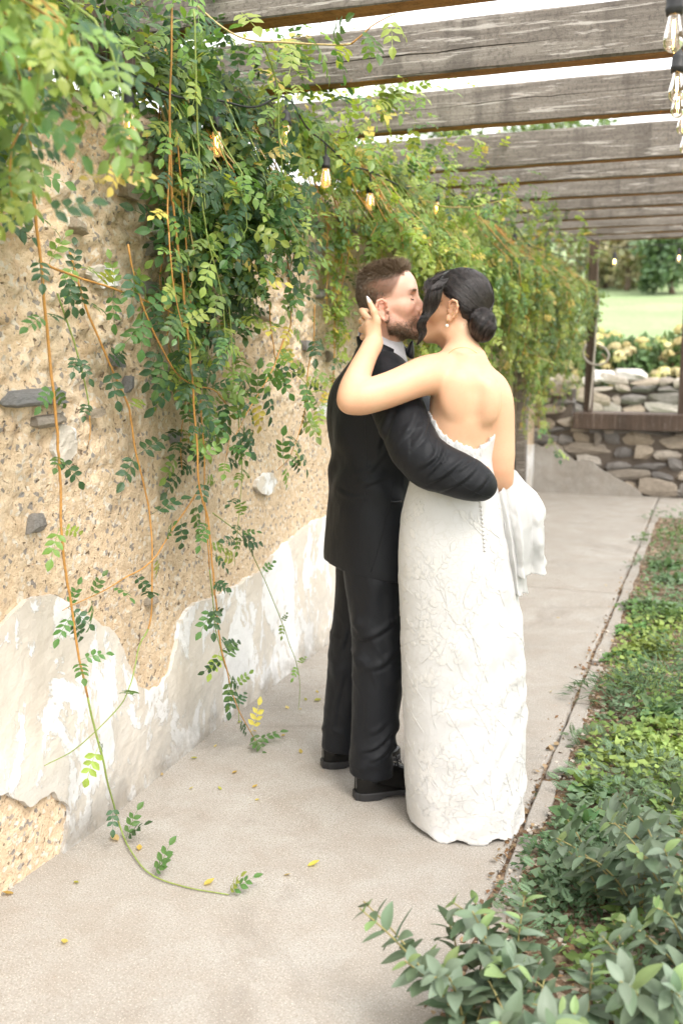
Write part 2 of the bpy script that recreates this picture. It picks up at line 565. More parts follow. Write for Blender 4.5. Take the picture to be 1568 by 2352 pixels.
def core_block(y0, y1, dy, dz):
    ys_ = np.linspace(y0, y1, int(round((y1-y0)/dy))+1)
    nz = int(2.45/dz)
    t = np.linspace(0, 1, nz)
    Yg = np.repeat(ys_[None, :], nz, 0)
    Zg = -0.05 + t[:, None]*(wall_top(ys_)[None, :]+0.05)
    x, up, r1, r2, d1, e1 = core_x(Yg, Zg)
    x = x - 0.22*sstep(0.93, 1.0, t)[:, None]*1.0          # top edge rounds back
    P = np.c_[(WALL_X+x).ravel(), Yg.ravel(), Zg.ravel()]
    a = np.array((0.60, 0.455, 0.305)); b = np.array((0.70, 0.585, 0.44)); c = np.array((0.50, 0.30, 0.15)); g = np.array((0.46, 0.42, 0.37))
    col = np.where((r1 < 0.55)[..., None], a, np.where((r1 < 0.8)[..., None], b, np.where((r1 < 0.9)[..., None], c, g)))
    cp = np.where((r2 < 0.6)[..., None], a, np.where((r2 < 0.85)[..., None], b, g))
    col = up[..., None]*(0.6*col+0.4*cp) + (1-up)[..., None]*(0.75*a+0.25*cp)
    patch = fbm(Yg*1.3, Zg*1.3, s=81)[..., None]
    col = col*(1+0.22*patch)
    rust = sstep(0.25, 0.5, fbm(Yg*2.1, Zg*2.1, s=85))[..., None]*up[..., None]
    col = col*(1-0.5*rust) + 0.5*rust*np.array((0.46, 0.27, 0.12))
    n, m_ = Yg.shape
    i = (np.arange(n-1)[:, None]*m_ + np.arange(m_-1)[None, :]).ravel()
    return P, np.c_[i, i+1, i+1+m_, i+m_], col.reshape(-1, 3)


wall = tag(empty('rubble_wall', (0, 0, 0)), 'old tan rubble and plaster wall running along the left of the path', 'wall')
for y0, y1, dy, dz in ((-1.6, 1.75, 0.03, 0.03), (1.75, 5.4, 0.0105, 0.0105), (5.4, 10.85, 0.022, 0.022)):
    P, Fq, colr = core_block(y0, y1, dy, dz)
    make('wall_core', P, Fq, M_CORE, wall, smooth=False, col=colr)
mb = MB()
mb.box((-2.55, -1.6, -0.05), (WALL_X-0.26, 10.85, 2.36))
mb.build('wall_body', M_CORE, wall)

# plaster coat: everything under a ragged line, less the broken corner near the camera
EDGE = np.array([(-1.6, .85), (1.0, .80), (1.7, .83), (2.05, .77), (2.19, .79), (2.27, .825), (2.40, .82), (2.49, .765), (2.60, .69), (2.71, .62), (2.765, .54), (2.80, .45), (2.84, .385), (2.91, .345), (3.0, .335), (3.07, .37), (3.115, .45), (3.15, .53), (3.22, .565), (3.35, .572), (3.48, .555), (3.68, .553), (3.80, .575), (3.895, .572), (4.0, .615), (4.085, .637), (4.2, .655), (4.34, .672), (4.5, .70), (4.62, .69), (4.8, .70), (5.2, .64), (5.8, .72), (6.5, .6), (7.3, .7), (8.2, .62), (9.2, .66), (10.2, .55), (10.9, .5)])
BRK = np.array([(1.2, .36), (1.7, .33), (2.0, .36), (2.147, .30), (2.227, .222), (2.338, .214), (2.40, .15), (2.417, .12), (2.40, .06), (2.385, .03), (2.36, -.02), (1.2, -.02)])


def poly_sd(y, z, P):
    d = np.full(y.shape, 9.0); inside = np.zeros(y.shape, bool)
    for (ay, az), (by, bz) in zip(P, np.roll(P, -1, 0)):
        ey, ez = by-ay, bz-az
        t = np.clip(((y-ay)*ey+(z-az)*ez)/(ey*ey+ez*ez), 0, 1)
        d = np.minimum(d, np.hypot(y-ay-t*ey, z-az-t*ez))
        c = ((az > z) != (bz > z)) & (y < (by-ay)*(z-az)/(bz-az+1e-12)+ay)
        inside ^= c
    return np.where(inside, -d, d)


def plaster_f(y, z):
    rag = 0.014*fbm(y*14, z*14, s=91, o=4) + 0.006*vnoise(y*60, z*60, s=95)
    f = np.interp(y, EDGE[:, 0], EDGE[:, 1]) - z
    return np.minimum(f, poly_sd(y, z, BRK)) + rag


def clip_sheet(ys_, zs_, ff, xf):
    """part of a y-z sheet where ff > 0, cut along the zero line"""
    Yg, Zg = np.meshgrid(ys_, zs_)
    Fv = ff(Yg, Zg)
    nz, ny = Yg.shape
    verts, idx, faces = [], {}, []
    def vid(key, y, z):
        if key not in idx:
            idx[key] = len(verts); verts.append((y, z))
        return idx[key]
    pos = Fv > 0
    allp = pos[:-1, :-1] & pos[1:, :-1] & pos[:-1, 1:] & pos[1:, 1:]
    anyp = pos[:-1, :-1] | pos[1:, :-1] | pos[:-1, 1:] | pos[1:, 1:]
    for r, c in zip(*np.nonzero(anyp)):
        q = [(r, c), (r, c+1), (r+1, c+1), (r+1, c)]
        if allp[r, c]:
            faces.append([vid(p, Yg[p], Zg[p]) for p in q]); continue
        f = []
        for a, b in zip(q, q[1:]+q[:1]):
            fa, fb = Fv[a], Fv[b]
            if fa > 0: f.append(vid(a, Yg[a], Zg[a]))
            if (fa > 0) != (fb > 0):
                t = fa/(fa-fb)
                f.append(vid((min(a, b), max(a, b)), Yg[a]+t*(Yg[b]-Yg[a]), Zg[a]+t*(Zg[b]-Zg[a])))
        if len(f) > 2: faces.append(f)
    v = np.array(verts)
    return np.c_[xf(v[:, 0], v[:, 1]), v[:, 0], v[:, 1]], faces


def plaster_x(y, z):
    return WALL_X + wall_soft(y, z) + 0.017 + 0.004*fbm(y*5, z*5, s=101) + 0.0015*vnoise(y*40, z*40, s=103)


ys_ = np.unique(np.r_[np.arange(-1.6, 1.7, 0.05), np.arange(1.7, 5.3, 0.014), np.arange(5.3, 10.85, 0.04)])
V, F = clip_sheet(ys_, np.arange(-0.02, 0.9, 0.014), plaster_f, plaster_x)
pl = make('plaster_coat', V, F, M_PLAST, wall, smooth=False)
sm = pl.modifiers.new('thickness', 'SOLIDIFY'); sm.thickness = 0.022; sm.offset = -1 
# stray islands of plaster higher up
for cy, cz, ry, rz, s in ((2.485, 1.253, .05, .052, 1), (3.925, .952, .10, .045, 2), (4.66, 1.235, .10, .035, 3), (2.755, 1.76, .075, .03, 4), (3.08, 1.95, .04, .03, 5)):
    ff = lambda y, z: 0.03*(1-np.hypot((y-cy)/ry, (z-cz)/rz)) + 0.016*fbm(y*22, z*22, s=110+s)
    V, F = clip_sheet(np.arange(cy-ry*1.6, cy+ry*1.6, 0.008), np.arange(cz-rz*1.6, cz+rz*1.6, 0.008), ff,
                      lambda y, z: WALL_X+core_x(y, z)[0]*0.5+0.022+0.003*fbm(y*20, z*20, s=5))
    o = make('plaster_patch', V, F, M_PLAST, wall)
    sm = o.modifiers.new('thickness', 'SOLIDIFY'); sm.thickness = 0.03; sm.offset = -1


# ------------------------------------------------------------------ stones
def mat_stone(name, stops, lich=0.25):
    m = NT(name); c = m.coord()
    base = m.ramp(m.rnd(), stops)
    n = m.noise(9, 6, 0.65, c, 0.5)
    col = m.mix(m.ramp(n, [(0.35, 0.6), (0.6, 0.0)]), base, m.mix(0.55, base, (0.04, 0.035, 0.03)))
    col = m.mix(m.ramp(m.noise(16, 5, 0.7, c), [(0.6, 0.0), (0.7, lich)]), col, (0.62, 0.58, 0.52))
    m.pbr(col, 0.88, m.bump(m.math('ADD', n, m.noise(60, 4, 0.6, c)), 0.8, 0.012)); return m.mat


M_STONE = mat_stone('field_stone', [(0.0, (0.20, 0.19, 0.185)), (0.3, (0.30, 0.275, 0.25)), (0.55, (0.40, 0.33, 0.25)), (0.8, (0.48, 0.42, 0.35)), (1.0, (0.55, 0.51, 0.46))])
M_STONEW = mat_stone('embedded_stone', [(0.0, (0.30, 0.30, 0.31)), (0.45, (0.36, 0.345, 0.335)), (0.7, (0.50, 0.41, 0.30)), (1.0, (0.58, 0.50, 0.40))])
M_GAP = simple('dark_joint_earth', (0.12, 0.098, 0.08), 0.95)


def rock_mesh(name, seed, mat, flat=0.0, n=4):
    """angular stone filling a 1 x 1 x 1 box (x length, y depth, z height)"""
    r = np.random.default_rng(seed)
    g = np.linspace(-1, 1, n)
    idx, vs_, F = {}, [], []
    def vid(p):
        k = tuple(np.round(p, 4))
        if k not in idx: idx[k] = len(vs_); vs_.append(p)
        return idx[k]
    for ax in range(3):
        for sg in (-1, 1):
            for i in range(n-1):
                for j in range(n-1):
                    q = []
                    for a, b in ((i, j), (i+1, j), (i+1, j+1), (i, j+1)):
                        p = [0, 0, 0]; p[ax] = sg; p[(ax+1) % 3] = g[a]; p[(ax+2) % 3] = g[b]
                        q.append(vid(p))
                    F.append(q if sg > 0 else q[::-1])
    v = np.array(vs_, float)
    L = np.linalg.norm(v, axis=1)[:, None]
    v = v*(0.92+0.08*(1/L)*1.35)
    # random plane cuts give facets and a taper
    for _ in range(9):
        d = r.normal(size=3); d /= np.linalg.norm(d); h = r.uniform(0.70, 1.05)
        e = v@d-h
        v = v - np.where(e > 0, e, 0)[:, None]*d*0.85
    v += r.normal(scale=0.035, size=v.shape)
    v = v/np.abs(v).max(0)*0.5
    return mesh_data(name, v, F, mat)


ROCKS = [rock_mesh('stone', 200+i, M_STONE) for i in range(9)]
ROCKW = [rock_mesh('stone', 300+i, M_STONEW) for i in range(5)]


def put_rock(me, parent, c, size, rot=(0, 0, 0)):
    return add('stone', me, parent, c, rot, size)


# stones showing in the crumbled face (y, z, length, height)
for i, (sy, sz, L, h) in enumerate([(2.33, 1.40, .30, .055), (2.40, 1.33, .16, .04), (2.92, 2.06, .10, .09), (2.98, 1.74, .11, .045), (3.02, 1.87, .08, .05), (2.60, 1.90, .09, .05),
                                   (4.62, 2.12, .16, .05), (4.96, 2.17, .28, .06), (4.50, 1.99, .12, .07), (4.75, 1.93, .16, .06), (4.92, 1.84, .12, .07), (4.62, 1.80, .2, .045), (4.85, 1.70, .12, .05),
                                   (5.2, 1.88, .16, .08), (5.35, 2.05, .22, .07), (3.9, 1.68, .12, .06), (3.6, 1.35, .09, .05), (2.78, 1.50, .07, .04), (2.62, 1.34, .06, .03), (2.86, 1.42, .06, .06), (3.32, 1.88, .12, .07),
                                   (5.5, 1.6, .2, .06), (4.4, 1.55, .1, .05), (3.15, 1.22, .06, .04), (2.34, 1.04, .09, .06), (2.95, .66, .075, .035), (4.7, 1.5, .09, .06), (4.2, 1.9, .14, .05)]):
    x, *_ = core_x(np.array([sy]), np.array([sz]))
    put_rock(ROCKW[i % 5], wall, (WALL_X+x[0]-0.002, sy, sz), (0.075, L, h), (rng.uniform(-.18, .18), rng.uniform(-.1, .1), rng.uniform(-.08, .08)))


# ================================================================== stone end wall with timber cap
def stone_wall(root, y_face, x0, x1, top_fn, depth, bot=0.0, seed=1, sizes=(0.07, 0.17), lens=(0.13, 0.42)):
    r = random.Random(seed)
    z = bot
    while z < 2.2:
        h = r.uniform(*sizes)*r.choice((.7, 1, 1.25))
        x = x0 - r.uniform(0, 0.15)
        any_ = False
        while x < x1:
            L = r.uniform(*lens)*r.choice((.6, 1, 1.3))
            xc = x+L/2
            hh = h*r.uniform(0.7, 1.35)
            if z+h*0.5 < top_fn(xc):
                any_ = True
                put_rock(r.choice(ROCKS), root, (xc, y_face+depth/2*0.5+r.uniform(-.012, .02), z+hh/2), (L*1.09, depth*0.5, hh*1.16),
                         (r.uniform(-.12, .12), r.uniform(-.16, .16), r.uniform(-.1, .1)))
            x += L
        if not any_: break
        z += h


end_wall = tag(empty('stone_end_wall', (0, 0, 0)), 'grey fieldstone wall under a timber cap closing the far end of the path', 'wall')
EW = 10.79


def end_top(x):
    return 1.22-0.1*(x+1.84) if x < -1.42 else 0.70


stone_wall(end_wall, EW, -1.86, 1.5, end_top, 0.36, seed=5)
mb = MB(); mb.box((-1.9, EW+0.05, -0.05), (1.5, EW+0.34, 0.66)); mb.box((-1.9, EW+0.05, 0.66), (-1.45, EW+0.34, 1.1)); mb.build('joint_core', M_GAP, end_wall)
V, F = clip_sheet(np.arange(-1.84, -0.4, 0.02), np.arange(-0.02, 0.66, 0.02),
                  lambda x, z: np.interp(x, [-1.84, -1.6, -1.45, -1.2, -1.0, -0.75, -0.55], [.52, .47, .40, .33, .22, .10, -.05]) - z + 0.07*fbm(x*5, z*5, s=140),
                  lambda x, z: EW-0.012+0.008*fbm(x*6, z*6, s=141))
V = V[:, [1, 0, 2]]
o = make('plaster_remnant', V, [f[::-1] for f in F], M_CONC, end_wall); sm = o.modifiers.new('thickness', 'SOLIDIFY'); sm.thickness = 0.05; sm.offset = -1


def timber(name, lo, hi, mats, parent=None, seg=0.06, axis=0, wob=0.004, crack=None, seed=0):
    """squared timber with slightly uneven faces; crack = (height fraction, depth) along its -Y face; slot 1 = underside"""
    lo, hi = np.array(lo, float), np.array(hi, float)
    L = hi[axis]-lo[axis]; n = max(2, int(L/seg)+1)
    s = np.linspace(lo[axis], hi[axis], n)
    o1, o2 = [(1, 2), (0, 2), (0, 1)][axis]
    a0, a1, b0, b1 = lo[o1], hi[o1], lo[o2], hi[o2]
    bev = 0.007
    prof = [(a0+bev, b0), (a1-bev, b0), (a1, b0+bev), (a1, b1-bev), (a1-bev, b1), (a0+bev, b1), (a0, b1-bev)]
    if crack: prof += [(a0, None, 1), (a0, None, 0), (a0, None, -1)]
    prof += [(a0, b0+bev)]
    m_ = len(prof)
    P = np.zeros((n, m_, 3))
    cz = b0+(b1-b0)*((crack[0] if crack else .5)+0.10*fbm(s*1.3, 0*s, s=seed+7)+0.02*vnoise(s*14, 0*s, s=seed+9))
    for j, q in enumerate(prof):
        P[:, j, axis] = s
        if len(q) == 3:
            op = np.clip(0.4+1.2*fbm(s*1.7, 0*s+3, s=seed+5), 0, 1)
            P[:, j, o1] = a0 + (crack[1]*op if q[2] == 0 else 0)
            P[:, j, o2] = cz + q[2]*0.0035*op
        else:
            P[:, j, o1] = q[0] + wob*fbm(s*2.0, 0*s+j*3.1, s=seed+j)
            P[:, j, o2] = q[1] + wob*fbm(s*2.0, 0*s+j*1.7+9, s=seed+j+20)
    V = P.reshape(-1, 3)
    F, mi = [], []
    for i in range(n-1):
        for j in range(m_):
            k = (j+1) % m_
            f = (i*m_+j, i*m_+k, (i+1)*m_+k, (i+1)*m_+j)
            F.append(f if axis != 1 else f[::-1]); mi.append(1 if (j == 0 and len(mats) > 1) else 0)
    e0 = tuple(range(m_)); e1 = tuple((n-1)*m_+j for j in range(m_))
    F += [e0[::-1], e1] if axis != 1 else [e0, e1[::-1]]
    mi += [0, 0]
    me = mesh_data(name, V, F, mats, mi=mi)
    o = add(name, me, parent)
    return o


timber('cap_timber', (-1.42, EW-0.07, 0.695), (1.5, EW+0.36, 0.865), [M_POST], end_wall, seed=3)

# ================================================================== pergola: posts, header, joists
BZ = 2.65
LB = ['{} wooden pergola joist crossing overhead'.format(s) for s in ('topmost nearest grey', 'second-nearest long-cracked grey', 'third-nearest pale-flaked grey', 'fourth-nearest brownish grey', 'fifth-nearest grey', 'sixth-nearest grey', 'seventh-nearest grey', 'eighth-nearest grey', 'ninth-nearest grey', 'tenth-nearest grey', 'farthest lowest-looking grey')]
for i, by in enumerate([3.31, 4.18, 5.17, 6.38, 7.02, 7.82, 8.48, 9.15, 9.82, 10.40, 10.99]):
    b = timber('pergola_joist', (-2.3, by, BZ), (1.0, by+0.105, BZ+0.195+0.012*math.sin(i*2.3)), [M_WOOD, M_WOODU], seed=100+i*13, wob=0.006,
               crack=((0.42, 0.014) if i == 1 else (0.55, 0.010) if i in (2, 4) else None))
    tag(b, LB[i], 'beam', 'pergola joists')
tag(timber('pergola_joist', (-2.3, 2.35, BZ), (1.0, 2.455, BZ+0.195), [M_WOOD, M_WOODU], seed=91), 'grey wooden pergola joist out of view above the camera', 'beam', 'pergola joists')
tag(timber('header_beam', (0.55, 1.6, BZ-0.202), (0.70, 11.2, BZ-0.003), [M_WOOD], axis=1, seed=71), 'long grey header beam carrying the outer ends of the joists', 'beam')
tag(timber('wall_plate', (-2.12, 1.2, BZ-0.16), (-1.96, 11.2, BZ-0.003), [M_POST], axis=1, seed=73), 'dark timber plate under the joists along the wall top', 'beam')
tag(timber('wooden_post', (-1.335, EW+0.06, 0.862), (-1.245, EW+0.15, BZ-0.003), [M_POST], axis=2, seed=75), 'dark brown timber post with a hanging cable on the end wall', 'post', 'timber posts on the end wall')
tag(timber('wooden_post', (-0.385, EW+0.06, 0.862), (-0.285, EW+0.16, BZ-0.003), [M_POST], axis=2, seed=77), 'dark brown timber post at the right edge of the picture', 'post', 'timber posts on the end wall')
for yy in (2.0, 6.2, 10.4):
    tag(timber('wooden_post', (0.56, yy, -0.03), (0.69, yy+0.13, BZ-0.206), [M_POST], axis=2, seed=int(yy*10)), {2.0: 'timber header post nearest the camera, outside the picture', 6.2: 'timber header post halfway along, outside the picture', 10.4: 'farthest timber header post, outside the picture'}[yy], 'post', 'header posts')
# grey squared post against the wall end behind the bride
p = on_x(1183, 1066, -1.80)
tag(timber('grey_post', (-1.80, p.y-0.05, -0.02), (-1.70, p.y+0.06, 1.75), [M_WOOD], axis=2, seed=79), 'pale grey upright post beside the wall behind the bride', 'post')

# pale cable looped beside the far post
pts = [on_y(x, y, EW+0.03) for x, y in ((1374, 680), (1369, 740), (1363, 820), (1358, 880), (1352, 943))]
mb = MB(); mb.tube(spline(pts, 24), 0.012, 7)
lp = [on_y(x, y, EW+0.02) for x, y in ((1345, 790), (1338, 812), (1350, 832), (1372, 838), (1390, 832), (1397, 815), (1388, 800), (1374, 792))]
mb.tube(spline(lp, 30), 0.011, 7)
tag(mb.build('cable', simple('grey_cable', (0.42, 0.38, 0.33), 0.7), smooth=True), 'pale grey cable with a loop hanging beside the far timber post', 'cable')

# ================================================================== terrace wall beyond
ter = tag(empty('terrace_wall'), 'low fieldstone retaining wall in front of the yellow hydrangeas', 'wall')
stone_wall(ter, 12.9, -2.6, 2.0, lambda x: 1.13, 0.36, 0.1, seed=17, sizes=(0.08, 0.16), lens=(0.18, 0.5))
mb = MB(); mb.box((-2.6, 12.98, -0.05), (2.0, 13.3, 1.02)); mb.build('joint_core', M_GAP, ter)
for (x, y), s, lab in (((1445, 860), (.40, .3, .17), 'large pale boulder resting on the terrace wall'), ((1385, 868), (.3, .28, .15), 'smaller grey boulder beside the pale boulder on the terrace wall')):
    p = on_y(x, y, 12.95)
    o = put_rock(rock_mesh('boulder', int(x), simple('pale_boulder', (0.5, 0.47, 0.44), 0.9), n=5), None, (p.x, p.y+0.1, 1.13+s[2]/2-0.012), s, (0, 0, .2))
    o.name = 'boulder'; tag(o, lab, 'boulder')
# ================================================================== implicit surfaces (bodies and cloth)
def smin(a, b, k):
    if k <= 0: return np.minimum(a, b)
    h = np.maximum(k-np.abs(a-b), 0)/k
    return np.minimum(a, b)-h*h*k*0.25


class Cap:
    def __init__(s, a, b, ra, rb):
        s.a, s.b = np.array(a, float), np.array(b, float); s.ra, s.rb = ra, rb
        m = max(ra, rb); s.lo = np.minimum(s.a, s.b)-m; s.hi = np.maximum(s.a, s.b)+m
    def __call__(s, x, y, z):
        e = s.b-s.a; L = max(e@e, 1e-12)
        px, py, pz = x-s.a[0], y-s.a[1], z-s.a[2]
        t = np.clip((px*e[0]+py*e[1]+pz*e[2])/L, 0, 1)
        return np.sqrt((px-t*e[0])**2+(py-t*e[1])**2+(pz-t*e[2])**2)-(s.ra+t*(s.rb-s.ra))


class Ell:
    def __init__(s, c, r, Rm=None):
        s.c, s.r = np.array(c, float), np.array(r, float); s.R = np.eye(3) if Rm is None else np.array(Rm, float)
        e = np.sqrt(((s.R*s.r)**2).sum(1)); s.lo, s.hi = s.c-e, s.c+e
    def __call__(s, x, y, z):
        px, py, pz = x-s.c[0], y-s.c[1], z-s.c[2]; Q = s.R.T; r = s.r
        q = [Q[i][0]*px+Q[i][1]*py+Q[i][2]*pz for i in range(3)]
        k0 = np.sqrt((q[0]/r[0])**2+(q[1]/r[1])**2+(q[2]/r[2])**2)
        k1 = np.sqrt((q[0]/r[0]**2)**2+(q[1]/r[1]**2)**2+(q[2]/r[2]**2)**2)
        return k0*(k0-1)/np.maximum(k1, 1e-9)


class Loft:
    """stack of rotated superellipses along w; rows (w, cu, cv, half_f, half_r), f = facing angle, mod(theta, w) adds to the radius"""
    def __init__(s, rows, ang, p=2.2, mod=None, ends=0.02):
        s.rows = np.array(rows, float); s.rows = s.rows[s.rows[:, 0].argsort()]; s.ang, s.p, s.mod, s.ends = ang, p, mod, ends
        w = np.linspace(s.rows[0, 0], s.rows[-1, 0], 160)
        # smooth interpolation of the rows
        k = np.linspace(0, len(s.rows)-1, 400); sp = spline(s.rows, 400)
        s.tab = np.array([np.interp(w, sp[:, 0], sp[:, i]) for i in range(5)])
        m = s.rows[:, 3:].max()*1.25+0.06
        s.lo = np.array((s.rows[:, 1].min()-m, s.rows[:, 2].min()-m, w[0]-0.03)); s.hi = np.array((s.rows[:, 1].max()+m, s.rows[:, 2].max()+m, w[-1]+0.03))
    def __call__(s, x, y, z):
        zz = np.clip(z, s.tab[0, 0], s.tab[0, -1])
        cu, cv, a, b = (np.interp(zz, s.tab[0], s.tab[i]) for i in (1, 2, 3, 4))
        px, py = x-cu, y-cv
        c, n = math.cos(s.ang), math.sin(s.ang)
        f, r = px*c+py*n, px*n-py*c          # r: towards the figure's right-hand side
        q = (np.abs(f/a)**s.p+np.abs(r/b)**s.p)**(1/s.p)
        d = (q-1)*np.minimum(a, b)*0.93
        if s.mod is not None: d = d-s.mod(np.arctan2(r, f), z+0*d, f, r)
        e = np.maximum(s.tab[0, 0]-z, z-s.tab[0, -1])
        return np.maximum(d, e)


class Field:
    def __init__(s, xs, ys, zs):
        s.x, s.y, s.z = (np.asarray(q, float) for q in (xs, ys, zs))
        s.F = np.full((len(xs), len(ys), len(zs)), 0.2, np.float32)
    def _sl(s, p, m):
        r = []
        for q, lo, hi in zip((s.x, s.y, s.z), p.lo, p.hi):
            a = max(np.searchsorted(q, lo-m)-1, 0); b = min(np.searchsorted(q, hi+m)+1, len(q))
            r.append(slice(a, b))
        return tuple(r)
    def _ev(s, p, sl):
        return p(s.x[sl[0]][:, None, None], s.y[sl[1]][None, :, None], s.z[sl[2]][None, None, :]).astype(np.float32)
    def add(s, p, k=0.01):
        sl = s._sl(p, k+0.02)
        if min(q.stop-q.start for q in sl) <= 0: return s
        s.F[sl] = smin(s.F[sl], s._ev(p, sl), k); return s
    def sub(s, p, k=0.006):
        sl = s._sl(p, k+0.02)
        if min(q.stop-q.start for q in sl) <= 0: return s
        s.F[sl] = -smin(-s.F[sl], s._ev(p, sl), k); return s
    def chain(s, P, k=0.01, n=None):
        """tapered tube through rows (u, v, w, r)"""
        P = np.asarray(P, float)
        if n: P = spline(P, n)
        for a, b in zip(P[:-1], P[1:]): s.add(Cap(a[:3], b[:3], a[3], b[3]), k)
        return s
    def mesh(s, level=0.0):
        F = s.F-level; S = F < 0
        nx, ny, nz = F.shape
        c = np.zeros((nx-1, ny-1, nz-1), np.uint8)
        for a in (0, 1):
            for b in (0, 1):
                for d in (0, 1): c += S[a:nx-1+a, b:ny-1+b, d:nz-1+d]
        act = np.nonzero((c > 0) & (c < 8))
        ids = np.full(c.shape, -1, np.int64); ids[act] = np.arange(len(act[0]))
        i, j, k = act
        acc = np.zeros((len(i), 3)); cnt = np.zeros(len(i))
        for ax in range(3):
            for p in (0, 1):
                for q in (0, 1):
                    o = [0, 0, 0]; o[(ax+1) % 3] = p; o[(ax+2) % 3] = q
                    e = o.copy(); e[ax] = 1
                    f0 = F[i+o[0], j+o[1], k+o[2]].astype(float); f1 = F[i+e[0], j+e[1], k+e[2]].astype(float)
                    m = (f0 < 0) != (f1 < 0)
                    t = np.where(m, f0/np.where(m, f0-f1, 1), 0)
                    pt = np.array(o, float)[None, :].repeat(len(i), 0); pt[:, ax] = t
                    acc[m] += pt[m]; cnt += m
        acc /= cnt[:, None]
        V = np.c_[np.interp(i+acc[:, 0], np.arange(nx), s.x), np.interp(j+acc[:, 1], np.arange(ny), s.y), np.interp(k+acc[:, 2], np.arange(nz), s.z)]
        Q = []
        for ax in range(3):
            sl0 = [slice(None)]*3; sl1 = [slice(None)]*3; sl0[ax] = slice(0, -1); sl1[ax] = slice(1, None)
            A, B = S[tuple(sl0)], S[tuple(sl1)]
            b_, c_ = (ax+1) % 3, (ax+2) % 3
            g = np.array(np.nonzero(A != B)).T
            g = g[(g[:, b_] > 0) & (g[:, c_] > 0) & (g[:, b_] < F.shape[b_]-1) & (g[:, c_] < F.shape[c_]-1)]
            fl = A[g[:, 0], g[:, 1], g[:, 2]]
            q = []
            for db, dc in ((-1, -1), (0, -1), (0, 0), (-1, 0)):
                h = g.copy(); h[:, b_] += db; h[:, c_] += dc
                q.append(ids[h[:, 0], h[:, 1], h[:, 2]])
            q = np.array(q).T
            q[~fl] = q[~fl][:, ::-1]
            Q.append(q)
        return V, np.vstack(Q)


def relax(V, Q, it=1, f=0.5):
    for _ in range(it):
        acc = np.zeros_like(V); n = np.zeros(len(V))
        for a in range(4):
            for b in (1, 3):
                np.add.at(acc, Q[:, a], V[Q[:, (a+b) % 4]]); np.add.at(n, Q[:, a], 1)
        V = V+f*(acc/np.maximum(n, 1)[:, None]-V)
    return V


def vnormals(V, Q):
    n = np.cross(V[Q[:, 2]]-V[Q[:, 0]], V[Q[:, 3]]-V[Q[:, 1]])
    N = np.zeros_like(V)
    for a in range(4): np.add.at(N, Q[:, a], n)
    return N/(np.linalg.norm(N, axis=1)[:, None]+1e-12)


def rows_sp(lo, hi, *cuts):
    """axis samples with zones (upto, step)"""
    out, a = [], lo
    for up, st in cuts:
        out.append(np.arange(a, up, st)); a = up
    return np.concatenate(out)


class Frame:
    def __init__(s, o, fwd, up, sc=1.0):
        f = np.array(fwd, float); f /= np.linalg.norm(f); u = np.array(up, float); u -= f*u.dot(f); u /= np.linalg.norm(u)
        s.o, s.R, s.s = np.array(o, float), np.c_[f, np.cross(u, f), u], sc
    def p(s, x, y, z): return s.o+s.R@(np.array((x, y, z), float)*s.s)
    def cap(s, a, b, ra, rb): return Cap(s.p(*a), s.p(*b), ra*s.s, rb*s.s)
    def ell(s, c, r, M=None): return Ell(s.p(*c), np.array(r)*s.s, s.R if M is None else s.R@M)
    def inv(s, P): return (np.asarray(P)-s.o)@s.R/s.s


